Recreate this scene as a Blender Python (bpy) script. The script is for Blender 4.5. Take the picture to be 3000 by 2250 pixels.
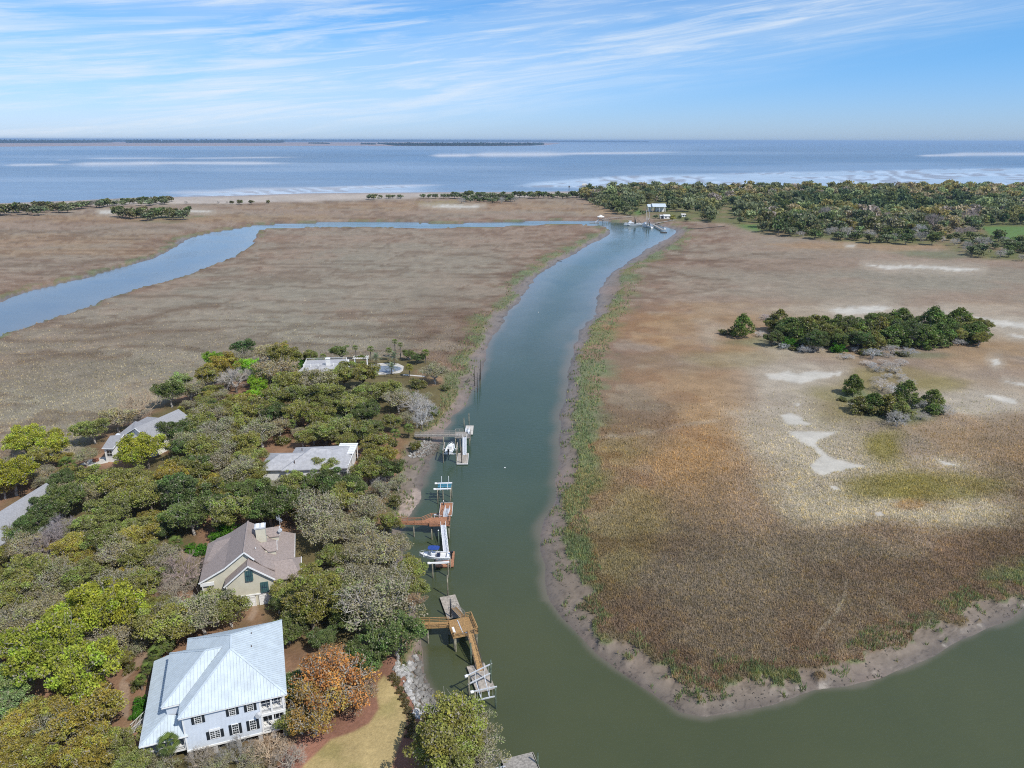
import bpy, math, random
import numpy as np
from mathutils import Vector, Matrix

# ------------------------------------------------------------------ camera
H = 88.0; FPX = 2082.0; PITCH = math.radians(18.93); ROLL = 0.0025
CP, SP = math.cos(PITCH), math.sin(PITCH); CR, SR = math.cos(ROLL), math.sin(ROLL)
scene = bpy.context.scene
for o in list(bpy.data.objects): bpy.data.objects.remove(o)
cam_d = bpy.data.cameras.new('camera'); cam = bpy.data.objects.new('camera', cam_d)
scene.collection.objects.link(cam); scene.camera = cam
fw = Vector((0, CP, -SP)); up = Vector((0, SP, CP)); rt = Vector((1, 0, 0))
ix = rt*CR + up*SR; iy = up*CR - rt*SR
M = Matrix((ix, iy, -fw)).transposed().to_4x4(); M.translation = Vector((0, 0, H))
cam.matrix_world = M
cam_d.sensor_width = 36; cam_d.lens = 36*FPX/3000; cam_d.clip_start = 1; cam_d.clip_end = 200000

# ------------------------------------------------------------------ light
SUN_EL, SUN_AZ = 50.0, 132.0           # azimuth clockwise from +Y
world = bpy.data.worlds.new('World'); scene.world = world; world.use_nodes = True
sun_d = bpy.data.lights.new('sun', 'SUN'); sun = bpy.data.objects.new('sun', sun_d); scene.collection.objects.link(sun)
sun_d.energy = 4.2; sun_d.angle = math.radians(0.53); sun_d.color = (1.0, .955, .88)
e, a = math.radians(SUN_EL), math.radians(SUN_AZ)
sd = Vector((math.sin(a)*math.cos(e), math.cos(a)*math.cos(e), math.sin(e)))
sun.rotation_euler = sd.to_track_quat('Z', 'Y').to_euler()
scene.view_settings.view_transform = 'Standard'; scene.view_settings.look = 'None'
scene.view_settings.exposure = 0.14; scene.view_settings.gamma = 1; scene.view_settings.use_curve_mapping = False
scene.cycles.use_denoising = False; scene.cycles.filter_width = 1.05; scene.cycles.max_bounces = 6; scene.cycles.diffuse_bounces = 3; scene.cycles.glossy_bounces = 3
scene.cycles.transparent_max_bounces = 8; scene.cycles.transmission_bounces = 3; scene.cycles.volume_bounces = 0

class NT:
    def __init__(s, tree): s.t = tree; tree.nodes.clear()
    def n(s, typ, **kw):
        nd = s.t.nodes.new(typ)
        for k, v in kw.items():
            if k.startswith('i_'):
                key = k[2:]; key = int(key) if key.isdigit() else key.replace('_', ' ')
                nd.inputs[key].default_value = v
            else: setattr(nd, k, v)
        return nd
    def l(s, a, b): s.t.links.new(a, b)
    def math(s, op, a, b=None, clamp=False):
        nd = s.t.nodes.new('ShaderNodeMath'); nd.operation = op; nd.use_clamp = clamp
        for i, v in enumerate((a, b)):
            if v is None: continue
            if isinstance(v, (int, float)): nd.inputs[i].default_value = v
            else: s.l(v, nd.inputs[i])
        return nd.outputs[0]
    def mix(s, f, a, b, blend='MIX'):
        nd = s.t.nodes.new('ShaderNodeMix'); nd.data_type = 'RGBA'; nd.blend_type = blend
        for i, v in ((0, f), (6, a), (7, b)):
            if isinstance(v, (int, float)): nd.inputs[i].default_value = v
            elif isinstance(v, tuple): nd.inputs[i].default_value = (*v[:3], 1)
            else: s.l(v, nd.inputs[i])
        return nd.outputs[2]
    def ss(s, x, lo, hi, a=0., b=1.):
        nd = s.t.nodes.new('ShaderNodeMapRange'); nd.interpolation_type = 'SMOOTHSTEP'
        s.l(x, nd.inputs[0]); nd.inputs[1].default_value = lo; nd.inputs[2].default_value = hi
        nd.inputs[3].default_value = a; nd.inputs[4].default_value = b
        return nd.outputs[0]
    def noise(s, vec, scale, detail=4, rough=.55, dist=0.):
        nd = s.n('ShaderNodeTexNoise'); nd.inputs['Scale'].default_value = scale
        nd.inputs['Detail'].default_value = detail; nd.inputs['Roughness'].default_value = rough
        nd.inputs['Distortion'].default_value = dist
        if vec is not None: s.l(vec, nd.inputs['Vector'])
        return nd

w = NT(world.node_tree)
out = w.n('ShaderNodeOutputWorld'); bg = w.n('ShaderNodeBackground'); bg.inputs[1].default_value = .11
sky = w.n('ShaderNodeTexSky', sky_type='NISHITA', sun_disc=False, sun_elevation=math.radians(SUN_EL),
          sun_rotation=math.radians(SUN_AZ), altitude=60, air_density=1.0, dust_density=.25, ozone_density=3.0)
tc = w.n('ShaderNodeTexCoord'); sx = w.n('ShaderNodeSeparateXYZ'); w.l(tc.outputs['Generated'], sx.inputs[0])
X, Y, Z = sx.outputs
zt = w.math('SUBTRACT', Z, w.math('MULTIPLY', X, .11))
cb = w.n('ShaderNodeCombineXYZ')
w.l(w.math('MULTIPLY', X, 2.2), cb.inputs[0]); w.l(w.math('MULTIPLY', Y, 2.2), cb.inputs[1]); w.l(w.math('MULTIPLY', zt, 34), cb.inputs[2])
n1 = w.noise(cb.outputs[0], 2.0, 11, .66, .5)
cb2 = w.n('ShaderNodeCombineXYZ')
w.l(w.math('MULTIPLY', X, 1.5), cb2.inputs[0]); w.l(w.math('MULTIPLY', Y, 1.5), cb2.inputs[1]); w.l(w.math('MULTIPLY', zt, 12), cb2.inputs[2])
n2 = w.noise(cb2.outputs[0], 1.1, 5, .55, .2)
cover = w.ss(w.math('SUBTRACT', zt, w.math('MULTIPLY', X, .055)), .005, .09)
d1 = w.ss(n1.outputs[0], .40, .72)
d2 = w.ss(n2.outputs[0], .30, .62)
dens = w.math('MULTIPLY', w.math('ADD', w.math('MULTIPLY', d1, .58), w.math('MULTIPLY', d2, .28)), cover, clamp=True)
tint = w.mix(1.0, sky.outputs[0], w.mix(w.ss(Z, 0, .15), (.56, .77, 1.30), (.40, .80, 1.20)), 'MULTIPLY')
skyc = w.mix(dens, tint, (6.5, 7.2, 8.0))
w.l(skyc, bg.inputs[0]); w.l(bg.outputs[0], out.inputs[0])

# ------------------------------------------------------------------ projection helpers (design survey of the site)
def ray(px, py):
    u = (px-1500)/FPX; v = (1125-py)/FPX
    u, v = u*CR - v*SR, v*CR + u*SR
    return (u, CP+v*SP, -SP+v*CP)
def at(px, py, z=0.):
    d = ray(px, py); t = (z-H)/d[2]
    return Vector((d[0]*t, d[1]*t, z))
def at_np(px, py, z=0.):
    px = np.asarray(px, float); py = np.asarray(py, float)
    u = (px-1500)/FPX; v = (1125-py)/FPX
    u, v = u*CR - v*SR, v*CR + u*SR
    t = (z-H)/(-SP+v*CP)
    return u*t, (CP+v*SP)*t
def proj(x, y, z=0.):
    f = y*CP - (z-H)*SP; f = np.maximum(f, 1e-3)
    u = x/f; v = (y*SP + (z-H)*CP)/f
    u, v = u*CR + v*SR, v*CR - u*SR
    return 1500+FPX*u, 1125-FPX*v
Z1 = lambda x, y: (x/2.458, 1750+y/2.458)
Z2 = lambda x, y: (800+x/2.765, 1700+y/2.765)
Z4 = lambda x, y: (500+x/4.148, 1450+y/4.148)
Z5 = lambda x, y: (x/3.318, 1150+y/3.318)
Z6 = lambda x, y: (700+x/2.765, 900+y/2.765)
Z8 = lambda x, y: (2000+x/2.212, 850+y/2.212)
ZD = lambda x, y: (1700+x/6.32, 560+y/6.32)
ZE = lambda x, y: (1180+x/7.542, 1180+y/7.542)
ZF = lambda x, y: (1140+x/5.186, 1380+y/5.186)
ZG = lambda x, y: (1180+x/4.147, 1720+y/4.147)
ZH = lambda x, y: (380+x/4.254, 1980+y/4.254)
ZW = -1.3     # water level

# ------------------------------------------------------------------ object helpers
COL = scene.collection
def tag(o, label=None, cat=None, group=None, kind=None):
    if label: o['label'] = label
    if cat: o['category'] = cat
    if group: o['group'] = group
    if kind: o['kind'] = kind
    return o
def thing(name, loc, label, cat, group=None, rz=0.):
    o = bpy.data.objects.new(name, None); COL.objects.link(o)
    o.location = loc; o.rotation_euler = (0, 0, rz); o.empty_display_size = .5
    return tag(o, label, cat, group)
def link(name, me, parent=None, loc=None, rz=None, scale=None, rot=None):
    o = bpy.data.objects.new(name, me); COL.objects.link(o)
    if parent is not None: o.parent = parent
    if loc is not None: o.location = loc
    if rot is not None: o.rotation_euler = rot
    if rz is not None: o.rotation_euler = (0, 0, rz)
    if scale is not None: o.scale = scale
    return o
def np_mesh(name, V, Fq, mats=(), attrs=None, smooth=False):
    """V (n,3); Fq (m,k) uniform faces; attrs: name -> (type, domain, array)"""
    me = bpy.data.meshes.new(name); V = np.asarray(V, np.float32); Fq = np.asarray(Fq, np.int32)
    k = Fq.shape[1]
    me.vertices.add(len(V)); me.vertices.foreach_set('co', V.ravel())
    me.loops.add(Fq.size); me.loops.foreach_set('vertex_index', Fq.ravel())
    me.polygons.add(len(Fq)); me.polygons.foreach_set('loop_start', np.arange(0, Fq.size, k, dtype=np.int32))
    me.polygons.foreach_set('loop_total', np.full(len(Fq), k, np.int32))
    if smooth: me.polygons.foreach_set('use_smooth', np.ones(len(Fq), bool))
    for an, (ty, dom, arr) in (attrs or {}).items():
        at_ = me.attributes.new(an, ty, dom)
        if ty == 'FLOAT_COLOR':
            arr = np.concatenate([arr, np.ones((len(arr), 1))], 1).astype(np.float32); at_.data.foreach_set('color', arr.ravel())
        else: at_.data.foreach_set('value', np.asarray(arr, np.float32))
    for m in mats: me.materials.append(m)
    me.update(); me.validate(); return me

class MB:
    """collects primitives; all coordinates in world (or local) space, build() subtracts origin"""
    def __init__(s): s.v = []; s.f = []; s.m = []
    def face(s, pts, mi=0):
        b = len(s.v); s.v += [tuple(p) for p in pts]; s.f.append(tuple(range(b, b+len(pts)))); s.m.append(mi); return s
    def hexa(s, p, mi=0):
        b = len(s.v); s.v += [tuple(q) for q in p]
        for f in ((3, 2, 1, 0), (4, 5, 6, 7), (0, 1, 5, 4), (1, 2, 6, 5), (2, 3, 7, 6), (3, 0, 4, 7)):
            s.f.append(tuple(b+i for i in f)); s.m.append(mi)
        return s
    def box(s, c, d, rz=0., mi=0):
        cx, cy, cz = c; hx, hy, hz = d[0]/2, d[1]/2, d[2]/2; co, si = math.cos(rz), math.sin(rz)
        q = [(-hx, -hy), (hx, -hy), (hx, hy), (-hx, hy)]
        pts = [(cx+x*co-y*si, cy+x*si+y*co, cz+z) for z in (-hz, hz) for x, y in q]
        return s.hexa(pts, mi)
    def bx(s, x0, x1, y0, y1, z0, z1, mi=0):
        return s.box(((x0+x1)/2, (y0+y1)/2, (z0+z1)/2), (abs(x1-x0), abs(y1-y0), abs(z1-z0)), 0, mi)
    def bar(s, p0, p1, w, h, mi=0):
        p0, p1 = Vector(p0), Vector(p1); d = (p1-p0).normalized()
        sd_ = d.cross(Vector((0, 0, 1)))
        if sd_.length < 1e-3: sd_ = Vector((1, 0, 0))
        sd_.normalize(); u_ = sd_.cross(d).normalized(); a_, b_ = sd_*w/2, u_*h/2
        return s.hexa([p0-a_-b_, p0+a_-b_, p1+a_-b_, p1-a_-b_, p0-a_+b_, p0+a_+b_, p1+a_+b_, p1-a_+b_], mi)
    def cyl(s, p0, p1, r0, r1=None, n=8, mi=0, cap=True):
        r1 = r0 if r1 is None else r1; p0, p1 = Vector(p0), Vector(p1); d = (p1-p0).normalized()
        x = d.cross(Vector((0, 0, 1)))
        if x.length < 1e-3: x = Vector((1, 0, 0))
        x.normalize(); y = d.cross(x); b = len(s.v)
        for p, r in ((p0, r0), (p1, r1)):
            for i in range(n):
                t = 2*math.pi*i/n; s.v.append(tuple(p+x*(r*math.cos(t))+y*(r*math.sin(t))))
        for i in range(n):
            j = (i+1) % n; s.f.append((b+j, b+i, b+n+i, b+n+j)); s.m.append(mi)
        if cap:
            s.f.append(tuple(b+i for i in range(n))); s.m.append(mi)
            s.f.append(tuple(b+n+i for i in reversed(range(n)))); s.m.append(mi)
        return s
    def slab(s, poly, z0, z1, mi=0):
        n = len(poly); b = len(s.v)
        ar = sum(poly[i][0]*poly[(i+1) % n][1]-poly[(i+1) % n][0]*poly[i][1] for i in range(n))
        if ar < 0: poly = poly[::-1]
        s.v += [(p[0], p[1], z0) for p in poly]+[(p[0], p[1], z1) for p in poly]
        s.f.append(tuple(b+i for i in reversed(range(n)))); s.m.append(mi)
        s.f.append(tuple(b+n+i for i in range(n))); s.m.append(mi)
        for i in range(n):
            j = (i+1) % n; s.f.append((b+i, b+j, b+n+j, b+n+i)); s.m.append(mi)
        return s
    def plate(s, pts, t, mi=0):
        """3-D polygon given a thickness t downward along z"""
        n = len(pts); b = len(s.v)
        nz = sum(pts[i][0]*pts[(i+1) % n][1]-pts[(i+1) % n][0]*pts[i][1] for i in range(n))
        if nz < 0: pts = pts[::-1]
        s.v += [(p[0], p[1], p[2]-t) for p in pts]+[tuple(p) for p in pts]
        s.f.append(tuple(b+i for i in reversed(range(n)))); s.m.append(mi)
        s.f.append(tuple(b+n+i for i in range(n))); s.m.append(mi)
        for i in range(n):
            j = (i+1) % n; s.f.append((b+i, b+j, b+n+j, b+n+i)); s.m.append(mi)
        return s
    def mesh(s, name, mats, origin=(0, 0, 0), smooth=False):
        me = bpy.data.meshes.new(name); ox, oy, oz = origin
        me.from_pydata([(x-ox, y-oy, z-oz) for x, y, z in s.v], [], s.f)
        for m in (mats if isinstance(mats, (list, tuple)) else [mats]): me.materials.append(m)
        me.polygons.foreach_set('material_index', np.array(s.m, np.int32))
        if smooth: me.polygons.foreach_set('use_smooth', np.ones(len(s.f), bool))
        me.update(); return me
    def build(s, name, mats, parent=None, origin=None, smooth=False):
        if origin is None: origin = tuple(parent.location) if parent is not None and parent.get('_w') else (0, 0, 0)
        return link(name, s.mesh(name, mats, origin, smooth), parent)
class Fr:
    """local frame on the ground plane"""
    def __init__(s, o, deg): s.o = o; s.a = math.radians(deg); s.c, s.s = math.cos(s.a), math.sin(s.a)
    def __call__(s, x, y, z=0.): return Vector((s.o[0]+x*s.c-y*s.s, s.o[1]+x*s.s+y*s.c, z))

# ------------------------------------------------------------------ materials
MATS = {}
def mat(name, col, rough=.8, var=.15, scale=2., bump=0., bscale=20., metal=0., col2=None, dirt=0., spec=.5, objcol=False, trans=0.):
    if name in MATS: return MATS[name]
    m = bpy.data.materials.new(name); m.use_nodes = True; t = NT(m.node_tree)
    o = t.n('ShaderNodeOutputMaterial'); p = t.n('ShaderNodeBsdfPrincipled')
    g = t.n('ShaderNodeNewGeometry'); pos = g.outputs['Position']
    base = tuple(col)
    if objcol: base = t.n('ShaderNodeObjectInfo').outputs['Color']
    nz = t.noise(pos, scale, 5, .6)
    c2 = tuple(c*(1-2*var) for c in col) if col2 is None else tuple(col2)
    f = t.ss(nz.outputs[0], .3, .7)
    if objcol: c = t.mix(t.math('MULTIPLY', f, min(1, 2*var)), base, t.mix(1., base, (.45, .45, .45), 'MULTIPLY'))
    else: c = t.mix(f, base, c2)
    if dirt > 0:
        nd = t.noise(pos, scale*.35, 6, .7)
        c = t.mix(t.math('MULTIPLY', t.ss(nd.outputs[0], .5, .75), dirt), c, (.12, .10, .075))
    t.l(c, p.inputs['Base Color']); p.inputs['Roughness'].default_value = rough; p.inputs['Metallic'].default_value = metal
    p.inputs['Specular IOR Level'].default_value = spec
    if bump > 0:
        b = t.n('ShaderNodeBump'); b.inputs['Strength'].default_value = bump; b.inputs['Distance'].default_value = .05
        nb = t.noise(pos, bscale, 4, .6); t.l(nb.outputs[0], b.inputs['Height']); t.l(b.outputs[0], p.inputs['Normal'])
    t.l(p.outputs[0], o.inputs[0]); MATS[name] = m; return m

METALSEAM = mat('roof_seam', (.42, .47, .50), .5, .1)
WHITE = mat('white_paint', (.78, .78, .76), .5, .05, 1.5, dirt=.12)
METALROOF = mat('pale_metal_roof', (.52, .59, .63), .45, .08, .7, metal=.0, dirt=.16, spec=.6)
BLUEWALL = mat('pale_blue_siding', (.56, .61, .67), .6, .05, .6, dirt=.05)
SHUTTER = mat('dark_shutter', (.02, .026, .032), .5, .1)
GLASS = mat('window_glass', (.03, .04, .045), .08, .1, 1., spec=.8)
SCREEN = mat('porch_interior', (.05, .05, .055), .7, .2, 2.)
BRICK = mat('aged_concrete_pier', (.48, .46, .44), .85, .25, 2.5, bump=.3)
SHINGLE = mat('taupe_shingle', (.32, .262, .235), .9, .14, 3., bump=.7, bscale=6., dirt=.25)
SHINGLE2 = mat('grey_shingle', (.30, .30, .31), .9, .12, 3., bump=.7, bscale=6., dirt=.12)
CREAM = mat('cream_stucco', (.56, .53, .42), .85, .05, 1., dirt=.08)
TEAL = mat('teal_shutter', (.05, .12, .12), .5, .2)
WOODN = mat('new_deck_wood', (.42, .25, .10), .75, .2, 3., bump=.2, dirt=.15)
WOODO = mat('stained_orange_wood', (.43, .20, .105), .7, .2, 3., bump=.2, dirt=.2)
WOODG = mat('weathered_grey_wood', (.38, .35, .31), .85, .22, 3., bump=.3, dirt=.3)
FLOAT = mat('float_dock_wood', (.44, .39, .33), .85, .22, 2., bump=.3, dirt=.35)
PILE = mat('timber_piling', (.27, .25, .18), .85, .3, 1.5, bump=.3, dirt=.5)
PILEG = mat('green_piling', (.10, .14, .10), .85, .3, 2., bump=.3, dirt=.3)
ALU = mat('aluminium', (.68, .70, .72), .35, .08, 2., metal=.3)
HULL = mat('gelcoat', (.82, .83, .84), .25, .04, 2.)
BOATIN = mat('boat_interior', (.68, .68, .66), .5, .1, 3.)
BLACK = mat('black_rubber', (.02, .02, .022), .4, .1)
BLUEC = mat('blue_canvas', (.02, .06, .28), .6, .15, 3.)
BLUET = mat('teal_tarp', (.05, .22, .32), .6, .2, 3.)
NAVY = mat('navy_cover', (.02, .035, .09), .6, .2)
RUST = mat('rusty_steel', (.10, .06, .045), .8, .3, 2., bump=.2)
DARKWOOD = mat('dark_wet_timber', (.09, .075, .06), .85, .3, 2., bump=.3)
CONC = mat('pale_concrete', (.55, .52, .47), .85, .12, .8, dirt=.15)
POOLW = mat('pool_water', (.06, .12, .19), .05, .1, 1.)
POOLC = mat('pool_cover', (.20, .24, .30), .6, .2, 1.)
NETM = mat('green_net', (.03, .05, .04), .9, .3)
ROCKM = mat('rock', (.5, .48, .45), .9, .25, 2.5, bump=.6, bscale=8., objcol=True)
REDB = mat('red_brick', (.35, .15, .09), .85, .2, 3.)

# ------------------------------------------------------------------ numeric noise
def _h(ix, iy, s):
    n = (ix.astype(np.int64)*374761393 + iy.astype(np.int64)*668265263 + s*974711) & 0xffffffff
    n = ((n ^ (n >> 13))*1274126177) & 0xffffffff
    return ((n ^ (n >> 16)) & 0xffff)/65535.
def vn(x, y, s=0):
    xi = np.floor(x); yi = np.floor(y); fx = x-xi; fy = y-yi
    fx = fx*fx*(3-2*fx); fy = fy*fy*(3-2*fy); xi = xi.astype(np.int64); yi = yi.astype(np.int64)
    a_, b_, c_, d_ = _h(xi, yi, s), _h(xi+1, yi, s), _h(xi, yi+1, s), _h(xi+1, yi+1, s)
    return (a_*(1-fx)+b_*fx)*(1-fy)+(c_*(1-fx)+d_*fx)*fy
def fbm(x, y, s=0, o=4, r=.5):
    t = 0; am = 1; tot = 0
    for i in range(o):
        t = t+am*vn(x*2**i+i*17.3, y*2**i-i*9.1, s+i); tot += am; am *= r
    return t/tot
def sst(x, lo, hi):
    t = np.clip((x-lo)/(hi-lo), 0, 1); return t*t*(3-2*t)
def sdist(x, y, poly):
    x = np.asarray(x, np.float32); y = np.asarray(y, np.float32)
    px = np.array([p[0] for p in poly], np.float32); py = np.array([p[1] for p in poly], np.float32)
    d2 = np.full(x.shape, 1e12, np.float32); ins = np.zeros(x.shape, bool)
    for i in range(len(px)):
        j = (i+1) % len(px); ax, ay, bx, by = px[i], py[i], px[j], py[j]
        ex, ey = bx-ax, by-ay; wx, wy = x-ax, y-ay
        t = np.clip((wx*ex+wy*ey)/(ex*ex+ey*ey+1e-9), 0, 1)
        dx, dy = wx-ex*t, wy-ey*t; np.minimum(d2, dx*dx+dy*dy, out=d2)
        c = ((ay > y) != (by > y)) & (x < (bx-ax)*(y-ay)/(by-ay+1e-12)+ax); ins ^= c
    d = np.sqrt(d2); return np.where(ins, d, -d)

# ------------------------------------------------------------------ surveyed outlines (photo points carried onto the ground)
W_P = [(1480,2330),(1440,2250),(1400,2180),(1330,2110),(1288,2070),(1276,2041),(1262,2007),(1245,1973),(1238,1925),(1228,1860),(1215,1800),(1200,1720),(1180,1650),(1172,1580),(1188,1523),(1204,1507),(1223,1482),(1236,1455),(1240,1432),(1238,1399),(1252,1379),(1258,1347),(1275,1323),(1290,1297),(1302,1260),(1318,1246),(1332,1217),(1372,1182),(1387,1146),(1408,1103),(1423,1045),(1434,1005),(1455,973),(1474,944),(1488,911),(1524,882),(1535,861),(1568,814),(1607,785),(1647,763),(1683,745),(1734,712),(1777,694),(1789,677),(1770,664),(1700,660),(1592,659),(1429,667),(1266,669),(1075,667),(900,667),(781,673),(757,682),(753,698),(745,718),(724,734),(692,755),(651,767),(570,799),(496,824),(427,840),(366,860),(309,877),(285,893),(183,925),(138,940),(61,966),(16,982),(0,997),(-200,1080),(-700,1300),
       (-900,1180),(-300,960),(-100,905),(0,885),(41,868),(114,844),(183,828),(252,816),(309,791),(366,779),(407,769),(447,757),(488,736),(537,710),(570,691),(618,679),(692,667),(773,657),(900,652),(1075,648),(1307,655),(1510,650),(1632,646),(1742,648),(1827,651),(1882,653),(1914,657),(1935,664),(1975,672),(1982,683),(1961,694),(1929,712),(1890,731),(1874,747),(1842,765),(1828,780),(1792,795),(1770,828),(1752,853),(1745,908),(1734,936),(1712,947),(1694,984),(1678,1031),(1669,1074),(1662,1146),(1644,1204),(1639,1290),(1634,1381),(1623,1468),(1598,1515),(1585,1562),(1587,1616),(1598,1670),(1601,1724),(1613,1760),(1651,1812),(1727,1890),(1809,1962),(1904,2030),(1992,2087),(2068,2101),(2157,2087),(2271,2065),(2385,2023),(2486,2011),(2575,1992),(2638,1960),(2739,1919),(2815,1872),(2891,1840),(2954,1815),(3000,1786),(3200,1700),(3700,1600),(4200,3000)]
V_P = [(1350,2330),(1340,2250),(1290,2180),(1255,2110),(1228,2060),(1205,2000),(1190,1950),(1205,1900),(1200,1860),(1190,1800),(1178,1720),(1160,1650),(1150,1580),(1150,1500),(1165,1440),(1180,1390),(1185,1340),(1190,1305),(1240,1275),(1275,1250),(1300,1226),(1314,1204),(1343,1153),(1354,1103),(1383,1067),(1380,1038),(1408,1016),(1408,987),(1427,955),(1434,922),(1481,900),(1513,871),(1502,842),(1539,810),(1586,792),(1611,770),(1615,759),(1676,734),(1730,701),(1774,680),(1777,665),(1760,660),(1700,655),(1592,656),(1429,664),(1266,666),(1075,664),(900,664),(785,668),(760,672),(752,681),(749,698),(741,712),(720,728),(688,750),(648,764),(568,797),(494,822),(425,838),(364,858),(307,874),(283,890),(183,922),(138,936),(61,962),(16,976),(0,985),(-200,1070),(-700,1320),
       (-900,1150),(-300,935),(-100,890),(0,870),(81,846),(175,824),(260,803),(366,775),(447,750),(513,718),(521,700),(586,685),(692,665),(773,655),(900,650),(1075,646),(1307,652),(1510,647),(1632,643),(1742,645),(1827,648),(1882,651),(1914,650),(1955,655),(1985,662),(2009,671),(1991,699),(1969,715),(1945,731),(1906,743),(1897,756),(1864,767),(1824,792),(1817,828),(1799,875),(1777,908),(1738,944),(1727,973),(1709,1009),(1691,1052),(1698,1092),(1698,1139),(1680,1197),(1677,1301),(1692,1352),(1681,1413),(1652,1468),(1640,1515),(1645,1570),(1662,1634),(1688,1681),(1705,1735),(1720,1790),(1771,1878),(1853,1928),(1900,1945),(1980,1979),(2037,2023),(2119,2036),(2157,2004),(2189,1973),(2233,1998),(2284,2011),(2360,1979),(2397,1985),(2473,1966),(2549,1954),(2587,1922),(2676,1878),(2758,1846),(2803,1827),(2866,1783),(2942,1764),(3000,1732),(3200,1650),(3900,1500),(4500,3000)]
U_P = [(-700,1500),(-300,1400),(0,1372),(60,1362),(130,1348),(215,1338),(255,1305),(285,1262),(330,1240),(385,1235),(440,1200),(500,1168),(600,1135),(650,1105),(760,1092),(860,1078),(960,1062),(1080,1045),(1180,1045),(1260,1055),(1300,1090),(1305,1140),(1288,1200),(1258,1245),(1235,1282),(1190,1312),(1172,1370),(1150,1420),(1142,1500),(1148,1580),(1158,1650),(1175,1720),(1188,1800),(1198,1860),(1200,1900),(1188,1950),(1198,2000),(1222,2060),(1250,2110),(1285,2180),(1335,2250),(1360,2400),(1400,3000),(-2500,3000)]
def warp_poly(P, z):
    return [tuple(at(px, min(py, 2700), z)[:2]) for px, py in P]
POLY_W = warp_poly(W_P, ZW); POLY_V = warp_poly(V_P, -.1); POLY_U = warp_poly(U_P, .4)
U2_P = [(1700,577),(1735,596),(1770,610),(1808,630),(1863,634),(1900,638),(1960,648),(2028,650),(2118,655),(2160,668),(2230,688),(2300,694),(2417,706),(2562,716),(2670,719),(2760,720),(2779,735),(2851,760),(2923,763),(3000,768),(3400,790),(3900,640),(3800,557),(3000,557),(2300,557),(1850,560),(1700,566)]
POLY_U2 = warp_poly(U2_P, 0)
COAST = np.array([(-1500,612),(-600,602),(0,595),(200,588),(407,578),(529,576),(692,573),(900,566),(1225,563),(1470,562),(1700,560),(1850,556),(2300,556),(3000,556),(4500,556)], float)
BEACH = np.array([(-1500,616),(-600,606),(0,600),(250,601),(407,600),(600,597),(900,590),(1225,580),(1470,577),(1700,574),(1850,560),(3000,556),(4500,556)], float)
PANNES = [[Z8(*q) for q in p] for p in (
 [(540,545),(690,525),(740,540),(840,520),(930,530),(1045,528),(1010,555),(880,580),(770,607),(640,585),(560,575)],
 [(640,805),(710,798),(760,815),(790,850),(830,870),(740,872),(680,868),(650,840)],
 [(670,915),(800,910),(1010,915),(930,950),(870,990),(890,1030),(960,1080),(1080,1115),(1215,1140),(1120,1160),(1000,1175),(920,1205),(860,1180),(825,1150),(860,1110),(890,1075),(850,1020),(770,980),(700,940)],
 [(930,125),(1100,108),(1290,100),(1375,125),(1250,140),(1130,160),(1000,150)],
 [(1690,140),(1800,160),(2000,185),(2250,215),(2250,250),(2050,235),(1880,200),(1760,165)],
 [(1900,665),(2050,685),(2150,710),(2180,740),(2080,725),(1950,690)],
 [(1990,450),(2040,445),(2065,475),(2020,488)],
 [(2090,590),(2250,612),(2250,635),(2150,608)],
 [(2110,285),(2250,300),(2250,318),(2150,308)],
 [(950,1262),(1000,1268),(1030,1300),(980,1295)], [(1240,1440),(1290,1435),(1310,1465),(1260,1470)],
 [(720,738),(760,735),(755,755)], [(1650,1105),(1750,1120),(1790,1140),(1700,1130)])]
PANNES += [[(2532,775),(2598,777),(2706,778),(2815,784),(2880,789),(2815,795),(2742,789),(2670,786),(2598,789),(2562,782)],
 [(545,614),(578,616),(626,620),(602,623),(549,620)], [(289,618),(334,617),(334,627),(290,626)], [(1233,602),(1307,600),(1420,602),(1388,610),(1319,610)],
 [(2475,717),(2505,717),(2500,724),(2480,722)]]
PAN = lambda *a_: np.array(a_, float)
C_BROWN = PAN(.245,.184,.134); C_GREY = PAN(.222,.203,.155); C_ORNG = PAN(.295,.185,.088); C_DARK = PAN(.152,.121,.088)
C_PALE = PAN(.335,.290,.225); C_WHT = PAN(.43,.405,.35); C_OLV = PAN(.20,.17,.060); C_MUD = PAN(.170,.138,.108); C_GRN = PAN(.108,.145,.072)
C_STRAW = PAN(.215,.128,.078); C_LAWN = PAN(.37,.285,.135); C_SAND = PAN(.36,.315,.27); C_MULCH = PAN(.26,.12,.09)
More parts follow.
